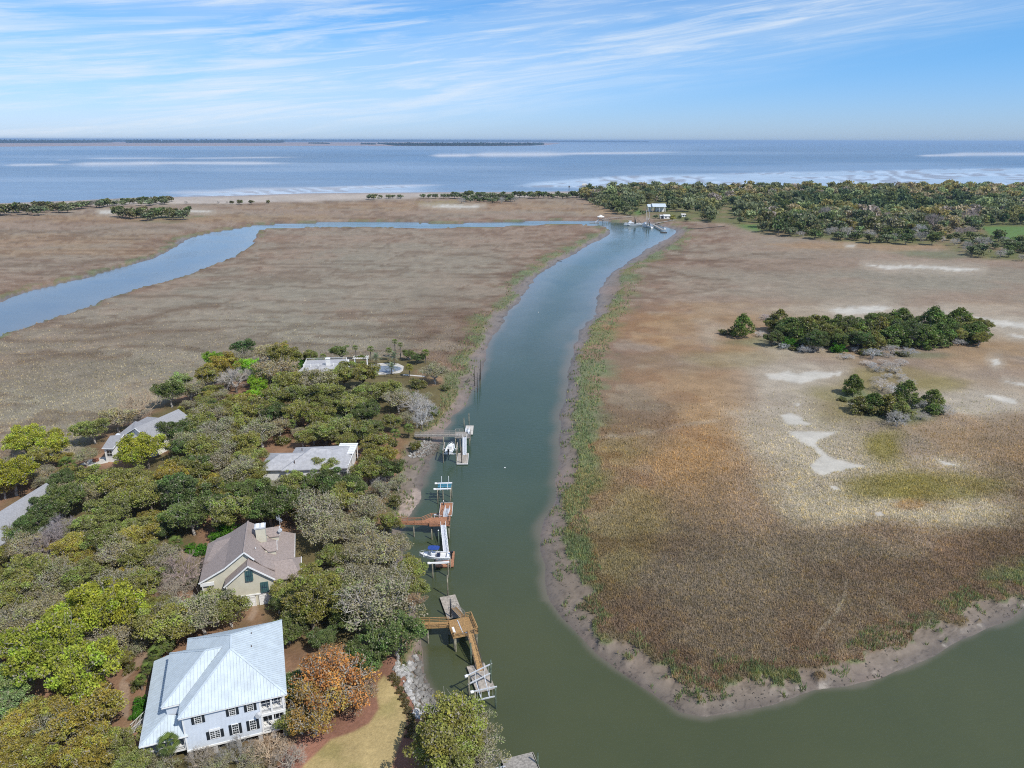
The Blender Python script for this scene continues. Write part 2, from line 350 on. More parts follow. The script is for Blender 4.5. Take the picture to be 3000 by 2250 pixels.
# cx, cy, rx, ry, colour, strength
BLOBS = [(600,960,520,110,C_GREY,.6),(250,1190,420,150,C_GREY,.75),(900,860,350,110,C_GREY,.4),(1250,760,260,60,C_GREY,.45),(1000,1000,260,60,C_GREY,.5),
 (150,1080,260,60,C_DARK,.45),(520,1000,330,26,C_DARK,.40),(300,960,220,26,C_DARK,.4),(1300,960,160,90,C_DARK,.50),(880,1030,180,25,C_DARK,.35),(900,690,240,16,C_PALE,.0),
 (150,700,400,18,C_ORNG,.30),(200,740,420,12,C_ORNG,.30),(500,640,500,12,C_ORNG,.4),(1300,605,500,14,C_ORNG,.35),(1850,620,150,12,C_ORNG,.45),(300,620,400,8,C_PALE,.3),
 (2000,1230,240,230,C_ORNG,.6),(2050,1400,200,180,C_ORNG,.5),(2250,1450,150,120,C_BROWN,.6),(2150,960,420,70,C_ORNG,.55),(2900,1330,240,260,C_ORNG,.45),(2320,1030,260,26,C_ORNG,.5),(2620,720,300,14,C_ORNG,.5),(2880,1000,160,90,C_ORNG,.6),(2300,1330,60,150,C_ORNG,.3),
 (1830,1180,120,60,C_GREY,.4),(1990,1060,260,26,C_GREY,.35),(1870,1240,110,90,C_DARK,.5),(1990,1540,260,130,C_DARK,.50),(1950,1800,420,230,C_DARK,.70),(2550,1680,560,150,C_DARK,.62),(2950,1560,160,200,C_DARK,.7),(1790,1500,120,190,C_OLV,.35),(2950,1250,90,60,C_DARK,.5),
 (2450,840,500,36,C_GREY,.45),(2800,810,320,30,C_GREY,.6),(2200,780,420,26,C_DARK,.18),
 (2320,1210,130,230,C_PALE,.85),(2450,1340,150,150,C_PALE,.75),(2620,1480,300,55,C_PALE,.95),(2870,1185,240,26,C_PALE,.95),(2860,950,260,24,C_PALE,.85),(2700,1150,200,14,C_PALE,.6),(2800,1520,160,38,C_PALE,.5),(2720,1370,130,60,C_PALE,.6),(2870,1150,150,90,C_PALE,.4),(2600,910,420,20,C_PALE,.6),(2930,960,130,40,C_PALE,.6),(2080,975,50,40,C_PALE,.5),(2840,1480,60,40,C_PALE,.5),(2780,1170,130,20,C_PALE,.5),(2250,1045,230,14,C_PALE,.35),
 (2590,1300,75,50,C_OLV,.95),(2750,1430,160,32,C_OLV,.75),(2600,1425,130,36,C_OLV,.8),(2450,1200,120,60,C_OLV,.4),(2480,1180,100,90,C_OLV,.45),(2630,1110,150,36,C_OLV,.5),(2750,1125,90,18,C_OLV,.5),(2150,1050,200,22,C_OLV,.3),(2660,1480,40,14,C_ORNG,.6),
 (2300,1000,200,14,C_GRN,.5),(2700,1040,100,10,C_GRN,.5),(2640,1215,120,24,C_GRN,.7),(2500,1160,40,18,C_GRN,.7),(2750,745,110,12,C_GRN,.55),(1290,596,60,8,C_OLV,.6),(500,636,90,5,C_GRN,.6),(460,650,80,4,C_GRN,.4)]
STREAKS = [ # thin drains with taller dark grass: points, half width px, strength
 ([(380,828),(450,780),(600,778),(760,770)],5,.0),
 ([(0,775),(160,770),(330,768),(420,764)],2.4,.55), ([(0,674),(60,676),(130,682),(250,680),(380,668),(470,664),(540,670)],2.2,.6), ([(0,715),(120,706),(240,702),(360,702),(470,697)],2.2,.55), ([(0,700),(100,695),(230,690)],1.8,.45),
 ([(330,866),(420,868),(520,866),(640,874)],5,.55), ([(180,955),(300,958),(380,945),(520,905),(640,895)],6,.6), ([(20,1000),(120,1000),(260,998),(420,975),(640,965)],7,.55), ([(60,1060),(200,1040),(330,1050),(380,1040)],9,.45), ([(700,770),(740,762),(780,772)],4,.5), ([(500,832),(560,840),(620,835)],4,.45),
 ([(1380,722),(1480,716),(1570,709),(1640,702)],2.6,.6), ([(1300,745),(1400,750),(1480,760),(1600,752)],2.8,.6), ([(1380,810),(1450,805),(1530,795)],4,.5), ([(1540,707),(1600,712),(1700,722)],2.2,.5),
 ([(1060,925),(1180,920),(1290,915),(1360,905)],5,.5), ([(1120,960),(1260,955),(1380,940)],5,.4), ([(1080,985),(1200,990),(1320,985)],4,.35),
 ([(1905,753),(2000,760),(2100,760),(2200,748),(2300,742)],2.8,.55), ([(1880,780),(1950,790),(2010,808),(2080,818),(2140,822)],3.2,.65), ([(1830,870),(1920,872),(2010,858),(2100,850)],2.4,.4), ([(1900,805),(1980,812)],2.2,.4),
 ([(2210,745),(2300,755),(2400,762)],2.4,.5), ([(2220,775),(2340,770),(2440,785)],3,.4), ([(1660,600),(1662,612),(1655,620)],1.6,.6), ([(1070,632),(1100,628),(1135,622)],1.6,.6), ([(860,655),(800,645),(760,632),(700,625)],1.8,.45), ([(1010,627),(1080,630)],2,.4),
 ([(2480,1700),(2478,1740),(2450,1800),(2405,1850),(2370,1900)],4,-.5), ([(1900,1850),(1875,1880)],5,-.35), ([(1740,1285),(1900,1270),(2000,1245),(2100,1235)],7,-.30), ([(2020,870),(2120,850),(2250,840)],4,-.3)]
LAWN = [Z2(*q) for q in [(845,850),(900,790),(960,850),(1040,980),(1090,1090),(1085,1200),(1050,1290),(1000,1420),(960,1560),(600,1900),(100,1800),(250,1521),(470,1310),(650,1250),(780,1180),(860,1060),(840,960)]]
LAWN2 = [Z2(*q) for q in [(130,790),(230,700),(240,800),(200,880),(150,900)]]
GREENS = [[(2870,665),(2960,664),(3200,670),(3300,720),(3000,712),(2930,706),(2900,690)], [(2155,662),(2215,660),(2225,680),(2180,680)], [(1860,617),(1880,616),(1880,630),(1862,632)]]
PATHS = [[Z1(*q) for q in [(1000,400),(1060,395),(1130,440),(1060,460),(900,620),(940,640),(930,900),(880,860),(860,640),(960,480)]],
         [Z4(*q) for q in [(1000,1350),(1060,1350),(1060,1450),(1000,1560),(930,1540),(985,1440)]],
         [Z4(*q) for q in [(100,680),(200,690),(270,800),(180,830),(110,760)]]]
SHELL = [ZF(*q) for q in [(500,240),(520,300),(500,400),(430,520),(330,650),(150,720),(120,640),(200,330),(400,220)]]
def psd(px, py, poly): return sdist(px, py, poly)
def zones(x, y):
    """ground height, albedo, wetness and grassiness at world points"""
    px, py = proj(x, y, 0.); px2, py2 = proj(x, y, ZW)
    j = (fbm(x/9, y/9, 3, 3)-.5); sc = np.clip(y, 60, 2000)/150.
    sw = sdist(x, y, POLY_W) + j*1.6*np.clip(sc, .6, 3); sv = sdist(x, y, POLY_V) + (fbm(x/3.5, y/3.5, 8, 4)-.5)*3.2*np.clip(sc, .6, 2.5)
    sv = sv + (1-np.abs(fbm(x/5+3, y/5, 13, 4)-.5)*2-.72)*7*sst(py, 1450, 1850)*(px > 1500) + (fbm(x/8, y/8, 14, 3)-.5)*4*(px > 1200)*sst(py, 800, 1000)
    su = sdist(x, y, POLY_U) + j*3
    su2 = sdist(x, y, POLY_U2)
    co = np.interp(px2, COAST[:, 0], COAST[:, 1]); be = np.interp(px, BEACH[:, 0], BEACH[:, 1]) + (fbm(x/60, y/60, 77, 3)-.5)*7
    coast = py2-co; 
    # heights
    zm = (fbm(x/14, y/14, 21, 3)-.5)*.25
    t = np.clip(-sw/np.maximum(-sw+sv, .05), 0, 1)
    zb = ZW+.03+t*(ZW*-1-.45) + (fbm(x/1.3, y/1.3, 31, 4)-.5)*.30*t
    zin = ZW-.05-np.clip(sw, 0, 12)*.14
    z = np.where(sv > 0, np.where(sw > 0, zin, zb), zm-.12*sst(sv, -1.5, 0))
    z = np.where((coast < 0), np.maximum(ZW-.2+coast*.4, -4), np.minimum(z, ZW-.0+coast*.35))
    z = z + .5*sst(su, 0, 3)*(sv < 0) + .8*sst(su2, 0, 10)*(coast > 2)
    # colours
    n1_ = fbm(x/22, y/22, 41, 4); n2_ = fbm(x/5, y/5, 51, 3); n3_ = fbm(x/70+n1_*.6, y/45, 61, 4)
    c = C_BROWN + (C_GREY-C_BROWN)*(sst(n3_, .40, .68)*.4)[:, None]
    jx = (fbm(x/18, y/18, 71, 4)-.5)*2
    for cx, cy, rx, ry, col, s_ in BLOBS:
        if s_ == 0: continue
        d = ((px-cx)/rx)**2+((py-cy)/ry)**2
        wgt = s_*sst(np.exp(-d*.9)+jx*.75*(d < 7)*np.exp(-d*.35), .07, .75)
        c = c+(col-c)*wgt[:, None]
    # fine banding of taller and shorter grass
    wv = fbm(x/90+n1_, y/26+n3_*2, 81, 5); rg = 1-np.abs(wv-.5)*2
    band = sst(rg, .88, .985)*(.32)
    band = band*(sst(px, 2500, 1900)+.25*(px > 1900))*np.where(px > 1550, sst(py, 950, 780), 1.)
    rg2 = 1-np.abs(fbm(x/46+n1_*1.3, y/15+n3_*3, 83, 5)-.5)*2; band = np.maximum(band, sst(rg2, .90, .985)*.34*np.where(px > 1550, sst(py, 950, 780), 1.)*sst(px, 2600, 1500)*sst(fbm(x/120, y/90, 85, 2), .35, .6))
    c = c*(1-band[:, None]*np.array([.75, .90, .98]))
    for pts, hw, s_ in STREAKS:
        if s_ == 0: continue
        P_ = np.array(pts, float); d = np.full(px.shape, 1e9)
        near = (px > P_[:, 0].min()-30) & (px < P_[:, 0].max()+30) & (py > P_[:, 1].min()-30) & (py < P_[:, 1].max()+30)
        if not near.any(): continue
        qx = px[near]+(jx[near])*6; qy = py[near]+jx[near]*5
        dd = np.full(qx.shape, 1e9)
        for i in range(len(P_)-1):
            ax, ay = P_[i]; ex, ey = P_[i+1]-P_[i]; tt = np.clip(((qx-ax)*ex+(qy-ay)*ey)/(ex*ex+ey*ey), 0, 1)
            dd = np.minimum(dd, np.hypot(qx-ax-ex*tt, (qy-ay-ey*tt)*1.3))
        wgt = np.exp(-(dd/(hw*1.25))**2)*abs(s_)*1.25*(.5+n2_[near])
        tgt = C_DARK*np.array([.90, .82, .76]) if s_ > 0 else C_PALE*.9
        c[near] = c[near]+(tgt-c[near])*np.clip(wgt, 0, 1)[:, None]
    c = c*(.86+.28*n2_)[:, None]*(.93+.14*n1_)[:, None]
    # pannes
    pw = np.zeros(px.shape)
    for poly in PANNES:
        P_ = np.array(poly); b = 60
        near = (px > P_[:, 0].min()-b) & (px < P_[:, 0].max()+b) & (py > P_[:, 1].min()-b) & (py < P_[:, 1].max()+b)
        if not near.any(): continue
        hgt = max(P_[:, 1].max()-P_[:, 1].min(), 1); k = min(1., hgt/30)
        d = sdist(px[near], py[near], poly)/k + (fbm(x[near]/2.2, y[near]/2.2, 91, 4)-.5)*12
        pw[near] = np.maximum(pw[near], sst(d, -4., 5)); halo = sst(d, -42, 0)*.6*(1-pw[near])
        c[near] = c[near]+(C_PALE-c[near])*halo[:, None]
    c = c+(C_WHT*(.9+.2*n2_)[:, None]-c)*pw[:, None]
    # green fringe along creek banks
    wid = np.where(px < 1500, 4.5, 6.0)*np.where((py > 1700) & (px > 1700), .65, 1.)*np.clip(sc, .7, 1.8)*(.15+1.7*sst(fbm(x/11, y/11, 47, 3), .3, .7)); wid = np.where((px < 760) & (py > 690+(760-px)*.39) , wid*.25, wid)
    fr_ = sst(-sv, wid, wid*.35)*(sv < 0)
    drk = sst(-sv, wid*4.5, wid*.8)*(sv < 0)*.32
    c = c*(1-drk[:, None]*np.array([.55, .8, .9]))
    gcol = C_GRN*(.7+.9*n2_)[:, None]; gcol = gcol+(C_OLV*.9-gcol)*(sst(n1_, .45, .7)*.6)[:, None]
    pat_ = np.where(py > 1700, .25+.75*sst(fbm(x/7, y/7, 43, 3), .45, .6), 1.)*np.where(px < 1500, .75, .9)
    c = c+(gcol-c)*(fr_*.8*pat_)[:, None]
    # mud
    tuft = np.ones(px.shape)
    mudc = C_MUD*(.88+.24*fbm(x/1.7, y/1.7, 101, 4))[:, None]; mudc = mudc*(1-.30*sst(-sw, 2.5, 0))[:, None]; crk = 1-np.abs(fbm(x/2.4+n1_*2, y/2.4, 103, 4)-.5)*2; mudc = mudc*(1-.32*sst(crk, .90, .99))[:, None]
    mudc = mudc+(PAN(.23,.165,.13)-mudc)*(sst(n1_, .5, .75)*.5)[:, None]
    sh = sdist(px, py, SHELL); mudc = mudc+(PAN(.34,.265,.215)*(.5+1.*fbm(x/.5, y/.5, 5, 2))[:, None]-mudc)*(sst(sh+(fbm(x/2, y/2, 9, 3)-.5)*40, -10, 14)*.85)[:, None]
    mud = sst(sv, -.4, .3); c = c+(mudc-c)*mud[:, None]; tuft *= 1-mud
    tuft *= 1-pw*.9
    wet = mud*sst(-sw, 7*np.clip(sc, .5, 2.5), 0)*.75
    # upland
    ul = sst(su, -1.5, 1.5)*(1-mud)
    st = C_STRAW*(.55+.9*n2_)[:, None]; st = st+(PAN(.10,.095,.04)-st)*(sst(n1_, .38, .58)*.8)[:, None]
    lw = sst(np.maximum(psd(px, py, LAWN), psd(px, py, LAWN2)), -5, 6)
    lc = C_LAWN*(.80+.4*n2_)[:, None]; lc = lc+(PAN(.24,.21,.08)-lc)*(sst(fbm(x/4, y/4, 7, 4), .5, .75)*.55)[:, None]
    bed = sst(psd(px, py, LAWN), -75, -55); ml = C_MULCH*(.7+.6*n2_)[:, None]
    st = st+(ml-st)*(bed*.7)[:, None]; st = st+(lc-st)*lw[:, None]
    pt = np.zeros(px.shape)
    for p_ in PATHS: pt = np.maximum(pt, sst(psd(px, py, p_), -4, 4))
    st = st+(PAN(.30,.22,.16)-st)*(pt*.7)[:, None]
    c = c+(st-c)*ul[:, None]; tuft *= 1-ul*.6
    ul2 = sst(su2, -4, 12)
    s2 = PAN(.18,.14,.08)*(.6+.8*n2_)[:, None]; s2 = s2+(PAN(.12,.13,.05)-s2)*(sst(n1_, .35, .5)*.85)[:, None]
    for p_ in GREENS: s2 = s2+(PAN(.10,.165,.05)*(.9+.2*n2_)[:, None]-s2)*sst(psd(px, py, p_), -2, 3)[:, None]
    c = c+(s2-c)*ul2[:, None]; tuft *= 1-ul2*.6
    bw = sst(be-py, -2, 2); sandc = C_SAND*(.85+.3*vn(x/25, y/8, 3))[:, None]; sandc = sandc+(PAN(.26,.22,.20)-sandc)*sst(coast, 9, 1)[:, None]
    c = c+(sandc-c)*(bw*(1-ul2))[:, None]; tuft *= 1-bw
    wet = np.maximum(wet, bw*sst(coast, 8, 0)*.8)
    return z, np.clip(c, .01, .9), np.clip(wet, 0, 1), np.clip(tuft, 0, 1), sv, sw, su, coast

# ------------------------------------------------------------------ ground sheet
NU = 820
qs = np.concatenate([1/np.linspace(16, 66, 40), np.linspace(1/67., 1/1750., 560)])
us = np.linspace(-1.32, 1.32, NU)
dd = 1/qs; GX = (us[None, :]*dd[:, None]); GY = np.repeat(dd[:, None], NU, 1)
gx, gy = GX.ravel(), GY.ravel()
gz, gc, gw, gt, gsv, gsw, gsu, gco = zones(gx, gy)
R_, C_ = GX.shape
idx = np.arange(R_*C_).reshape(R_, C_)
quads = np.stack([idx[:-1, :-1], idx[:-1, 1:], idx[1:, 1:], idx[1:, :-1]], -1).reshape(-1, 4)
keep = (gco[quads] > -14).any(1)
Vg = np.stack([gx, gy, gz], 1)

def ground_mat():
    m = bpy.data.materials.new('marsh_ground'); m.use_nodes = True; t = NT(m.node_tree)
    o = t.n('ShaderNodeOutputMaterial'); p = t.n('ShaderNodeBsdfPrincipled'); pos = t.n('ShaderNodeNewGeometry').outputs['Position']
    ac = t.n('ShaderNodeAttribute', attribute_name='Col'); aw = t.n('ShaderNodeAttribute', attribute_name='wet'); au = t.n('ShaderNodeAttribute', attribute_name='tuft')
    fine = t.noise(pos, 1.7, 6, .75); mid = t.noise(pos, .16, 6, .7, .4)
    k = t.math('ADD', t.math('MULTIPLY', t.math('SUBTRACT', fine.outputs[0], .5), t.math('ADD', t.math('MULTIPLY', au.outputs['Fac'], .95), .5)), 1.)
    k = t.math('MULTIPLY', k, t.math('ADD', t.math('MULTIPLY', t.math('SUBTRACT', mid.outputs[0], .5), .85), 1.))
    kk = t.n('ShaderNodeCombineColor'); [t.l(k, kk.inputs[i]) for i in range(3)]
    c = t.mix(1., ac.outputs['Color'], kk.outputs[0], 'MULTIPLY')
    t.l(c, p.inputs['Base Color'])
    t.l(t.math('SUBTRACT', .95, t.math('MULTIPLY', aw.outputs['Fac'], .68)), p.inputs['Roughness'])
    t.l(t.math('ADD', t.math('MULTIPLY', aw.outputs['Fac'], .5), .12), p.inputs['Specular IOR Level'])
    b = t.n('ShaderNodeBump'); b.inputs['Distance'].default_value = .45
    t.l(t.math('ADD', t.math('MULTIPLY', au.outputs['Fac'], .75), .2), b.inputs['Strength'])
    nb = t.noise(pos, 1.2, 5, .7); t.l(nb.outputs[0], b.inputs['Height']); t.l(b.outputs[0], p.inputs['Normal'])
    t.l(p.outputs[0], o.inputs[0]); return m
GM = ground_mat()
fq = quads[keep]
ground = link('ground', np_mesh('ground', Vg, fq, [GM], {'Col': ('FLOAT_COLOR', 'POINT', gc), 'wet': ('FLOAT', 'POINT', gw), 'tuft': ('FLOAT', 'POINT', gt)}, True))
tag(ground, kind='structure')
def zat(x, y):
    return float(zones(np.array([x, x]), np.array([y, y]))[0][0])

# ------------------------------------------------------------------ water
def water_mat(name, rough, bscale, bstr, bdist):
    m = bpy.data.materials.new(name); m.use_nodes = True; t = NT(m.node_tree)
    o = t.n('ShaderNodeOutputMaterial'); p = t.n('ShaderNodeBsdfPrincipled'); pos = t.n('ShaderNodeNewGeometry').outputs['Position']
    ac = t.n('ShaderNodeAttribute', attribute_name='Col'); aw = t.n('ShaderNodeAttribute', attribute_name='calm')
    mp = t.n('ShaderNodeMapping'); mp.inputs['Scale'].default_value = (.55, 1.25, 1); mp.inputs['Rotation'].default_value = (0, 0, .25); t.l(pos, mp.inputs[0])
    mid = t.noise(pos, .05, 5, .6)
    c = t.mix(t.ss(mid.outputs[0], .35, .7, 0, .35), ac.outputs['Color'], t.mix(1., ac.outputs['Color'], (.72, .8, .85), 'MULTIPLY'))
    t.l(c, p.inputs['Base Color']); p.inputs['IOR'].default_value = 1.33
    p.inputs['Roughness'].default_value = rough
    b = t.n('ShaderNodeBump'); b.inputs['Distance'].default_value = bdist
    nb = t.noise(mp.outputs[0], bscale, 4, .6); t.l(nb.outputs[0], b.inputs['Height'])
    gust = t.noise(pos, .022, 4, .6, .8)
    t.l(t.math('MULTIPLY', t.math('SUBTRACT', 1., aw.outputs['Fac']), t.ss(gust.outputs[0], .35, .65, bstr*.45, bstr*1.25)), b.inputs['Strength'])
    t.l(b.outputs[0], p.inputs['Normal']); t.l(p.outputs[0], o.inputs[0]); return m
CW = water_mat('creek_water', .07, 1.1, .6, .12)
# coarser subset of the same layout
st_r, st_c = 2, 2
rs = np.arange(0, R_, st_r); cs = np.arange(0, C_, st_c)
sub = idx[np.ix_(rs, cs)]
wq = np.stack([sub[:-1, :-1], sub[:-1, 1:], sub[1:, 1:], sub[1:, :-1]], -1).reshape(-1, 4)
wk = ((gsw[wq] > -1.5*np.clip(gy[wq]/150, 1, 4)).any(1)) & (gco[wq] > 0).all(1)
wq = wq[wk]; used, inv = np.unique(wq, return_inverse=True); wq = inv.reshape(-1, 4)
wx, wy, ws = gx[used], gy[used], gsw[used]; wpx, wpy = proj(wx, wy, ZW)
nz1 = fbm(wx/30, wy/55, 201, 4); nz2 = fbm(wx/6, wy/9, 211, 3)
deep = PAN(.060,.070,.032); tealc = PAN(.038,.068,.050)
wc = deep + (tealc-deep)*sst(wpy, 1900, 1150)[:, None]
wc = wc*(.88+.26*nz1)[:, None]; lf_ = sst(wpx, 1000, 700)*.75; wc = wc+(PAN(.115,.150,.20)-wc)*lf_[:, None]  # left reach: reflected horizon sky painted into the water colour as paler blue
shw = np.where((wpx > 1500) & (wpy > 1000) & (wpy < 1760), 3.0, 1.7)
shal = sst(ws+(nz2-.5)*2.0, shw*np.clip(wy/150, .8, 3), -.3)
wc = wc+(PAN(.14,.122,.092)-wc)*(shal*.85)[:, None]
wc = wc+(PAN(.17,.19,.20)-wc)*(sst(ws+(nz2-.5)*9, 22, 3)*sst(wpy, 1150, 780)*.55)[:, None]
wv = np.stack([wx, wy, np.full(len(wx), ZW)], 1)
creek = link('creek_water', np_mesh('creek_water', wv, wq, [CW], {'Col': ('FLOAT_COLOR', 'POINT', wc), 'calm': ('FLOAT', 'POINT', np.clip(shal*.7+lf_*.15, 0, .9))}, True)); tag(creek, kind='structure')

# ------------------------------------------------------------------ sea, bars and flats
SM = water_mat('sea_water', .25, .10, 1.0, 2.2)
qs2 = np.linspace(1/950., 1/70000., 330); us2 = np.linspace(-1.32, 1.32, 520); d2_ = 1/qs2
SX = us2[None, :]*d2_[:, None]; SY = np.repeat(d2_[:, None], len(us2), 1); sx_, sy_ = SX.ravel(), SY.ravel()
spx, spy = proj(sx_, sy_, ZW); sco = spy-np.interp(spx, COAST[:, 0], COAST[:, 1])
i2 = np.arange(SX.size).reshape(SX.shape); q2 = np.stack([i2[:-1, :-1], i2[:-1, 1:], i2[1:, 1:], i2[1:, :-1]], -1).reshape(-1, 4)
q2 = q2[(sco[q2] < 6).all(1)]
st1 = fbm(spx/420, spy/7, 301, 5); st2 = fbm(spx/900+3, spy/16, 311, 3); st3 = fbm(spx/60, spy/2.2, 331, 4)
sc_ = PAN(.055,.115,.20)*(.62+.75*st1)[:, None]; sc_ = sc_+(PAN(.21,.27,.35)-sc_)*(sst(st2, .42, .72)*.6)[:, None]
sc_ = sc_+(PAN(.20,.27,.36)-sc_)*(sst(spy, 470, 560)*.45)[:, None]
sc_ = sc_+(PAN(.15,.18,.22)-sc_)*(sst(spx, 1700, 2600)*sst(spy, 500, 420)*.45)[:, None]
calm = np.zeros(spx.shape)
BARS = [ (0,484,200,481,2.2,.8),(180,482,540,477,3.5,.9),(420,477,870,478,2.6,.8),(230,463,560,464,1.6,.6),(500,465,900,461,1.6,.6),(160,469,210,469,1.,.5),
 (1255,456,1400,455,3.4,.95),(1350,454,1700,451,4.6,1.),(1600,450,2010,445,2.,.9),(2680,457,2850,455,2.,.9),(2740,453,3100,451,3.4,1.),
 (0,427,1900,424,1.5,.25),(900,553,1320,542,2.6,.75),(880,560,1150,549,3.,.6),(640,556,1000,551,3.,.5),(450,566,900,560,4.,.6),(560,572,1000,566,4.,.5),(900,566,1230,560,4,.4)]
for x0, y0, x1, y1, hw, s_ in BARS:
    tt = (spx-x0)/(x1-x0); yy = y0+(y1-y0)*tt+(st2-.5)*3; env = sst(tt, -.05, .25)*sst(tt, 1.05, .7)
    wgt = np.exp(-((spy-yy)/(hw*(.5+env)))**2)*env*s_*(.65+.7*st3); wgt = np.clip(wgt, 0, 1)
    top = PAN(.55,.50,.46); sc_ = sc_+(top-sc_)*wgt[:, None]; calm = np.maximum(calm, wgt)
# rippled flat
up_ = np.interp(spx, [1480,1560,1800,2300,3000,4000], [545,533,514,502,490,480]); fl = sst(spy-up_, -2, 7)*sst(spx, 1470, 1600)
lo_ = np.interp(spx, [1480,1800,2300,4000], [545,552,575,590]); fl = fl*sst(lo_-spy, -6, 4)
fl = np.maximum(fl, sst(spy-np.interp(spx,[300,560,900,1300],[600,566,548,540]), -2, 6)*sst(spx, 1320, 1150)*sst(spx, 380, 640)*.75)
ph = (spx*.9+(spy-500)*np.interp(spx,[1500,3000],[-3.2,5.5]))/np.interp(spx, [1500, 2200, 3000], [52, 62, 150]) + fbm(spx/60, spy/14, 321, 3)*2.2
wvp = .5+.5*np.sin(ph*2*math.pi)
barc = PAN(.27,.235,.22)+(PAN(.50,.56,.62)-PAN(.27,.235,.22))*sst(wvp*.6+st1*.55, .35, .8)[:, None]  # sand bars, with the wet film's sky reflection baked in as pale blue
barc = np.where(((fbm(spx/120, spy/9, 351, 4) > .52))[:, None], PAN(.38,.44,.50)*(.8+.4*st3)[:, None], barc)
sc_ = sc_+(barc-sc_)*(fl*.92)[:, None]; calm = np.maximum(calm, fl*.9)
sv3 = np.stack([sx_, sy_, np.full(len(sx_), ZW)], 1)
us_, inv = np.unique(q2, return_inverse=True)
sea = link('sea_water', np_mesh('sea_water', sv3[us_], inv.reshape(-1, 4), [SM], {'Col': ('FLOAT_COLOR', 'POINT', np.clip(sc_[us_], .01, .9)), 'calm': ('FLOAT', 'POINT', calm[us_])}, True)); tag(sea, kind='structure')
# far shores
FARM = mat('far_mudflat', (.33,.265,.25), .9, .1, .002, spec=.1)
def strip(name, top, bot, z, m, kind='structure'):
    pts = [at(*p, z) for p in bot]+[at(*p, z) for p in top[::-1]]
    mb = MB(); mb.slab([(p.x, p.y) for p in pts], z-1, z); o = mb.build(name, m); return tag(o, kind=kind)
strip('far_mudflat', [(-400,417.5),(0,417.8),(300,417),(330,415.6),(400,416.5),(830,416.5),(1000,415.6),(1250,416)], [(-400,430),(0,429.5),(200,428),(500,427.5),(900,427),(1080,426.5),(1250,426)], -1.0, FARM)
strip('far_mudflat', [(1080,421),(1300,417.5),(1600,417),(1640,418)], [(1080,427.5),(1300,428),(1500,427.5),(1600,425.5),(1640,420)], -.98, FARM)

# ------------------------------------------------------------------ vegetation materials
def leaf_mat(name='foliage', vcol=False):
    m = bpy.data.materials.new(name); m.use_nodes = True; t = NT(m.node_tree)
    o = t.n('ShaderNodeOutputMaterial'); oi = t.n('ShaderNodeObjectInfo'); rn = t.n('ShaderNodeAttribute', attribute_name='rnd')
    tc_ = t.n('ShaderNodeTexCoord'); 
    if vcol:
        base = t.n('ShaderNodeAttribute', attribute_name='Col').outputs['Color']; alpha = None
        nzv = t.n('ShaderNodeNewGeometry').outputs['Position']
    else:
        base = oi.outputs['Color']; alpha = oi.outputs['Alpha']
        ad = t.n('ShaderNodeVectorMath', operation='ADD'); t.l(tc_.outputs['Object'], ad.inputs[0])
        sc = t.n('ShaderNodeVectorMath', operation='SCALE'); cv = t.n('ShaderNodeCombineXYZ')
        for i in range(3): t.l(t.math('MULTIPLY', oi.outputs['Random'], 50+i*13.), cv.inputs[i])
        t.l(cv.outputs[0], ad.inputs[1]); nzv = ad.outputs[0]
    nz = t.noise(nzv, .55, 4, .6)
    v = t.math('ADD', t.math('MULTIPLY', rn.outputs['Fac'], .6), .9)
    v = t.math('MULTIPLY', v, t.math('ADD', t.math('MULTIPLY', nz.outputs[0], 1.0), .5))
    if not vcol:
        cl = t.n('ShaderNodeAttribute', attribute_name='cl').outputs['Fac']; v = t.math('MULTIPLY', v, t.math('ADD', t.math('MULTIPLY', cl, .75), .62))
    kk = t.n('ShaderNodeCombineColor'); [t.l(v, kk.inputs[i]) for i in range(3)]
    hue = t.mix(t.ss(nz.outputs[0], .42, .66), base, t.mix(1., base, (1.12, 1.04, .80), 'MULTIPLY'))
    if not vcol: hue = t.mix(t.ss(cl, .55, .95, 0, .8), hue, t.mix(1., base, (.78, 1.0, .75), 'MULTIPLY'))
    c = t.mix(1., hue, kk.outputs[0], 'MULTIPLY')
    if alpha is not None:
        n2 = t.noise(nzv, .9, 3, .7)
        rr = t.math('FRACT', t.math('MULTIPLY', rn.outputs['Fac'], 37.77))
        msk = t.math('LESS_THAN', t.math('ADD', rr, t.math('SUBTRACT', t.math('MULTIPLY', n2.outputs[0], -1.2), -.6)), t.math('MULTIPLY', alpha, .8))
        c = t.mix(msk, c, (.40, .36, .28))
    d = t.n('ShaderNodeBsdfDiffuse'); tr = t.n('ShaderNodeBsdfTranslucent'); mx = t.n('ShaderNodeMixShader'); mx.inputs[0].default_value = .33
    t.l(c, d.inputs[0]); t.l(t.mix(1., c, (1., 1., .6), 'MULTIPLY'), tr.inputs[0])
    t.l(d.outputs[0], mx.inputs[1]); t.l(tr.outputs[0], mx.inputs[2]); t.l(mx.outputs[0], o.inputs[0]); return m
LEAF = leaf_mat(); WOODLEAF = leaf_mat('woodland_foliage', True)
BARK = mat('grey_bark', (.20, .17, .14), .9, .25, 2., bump=.3)
TWIG = mat('pale_twigs', (.40, .37, .33), .9, .15, 1.5)
TWIGC = mat('bare_twigs', (.3, .3, .3), .9, .15, 1.5, objcol=True)

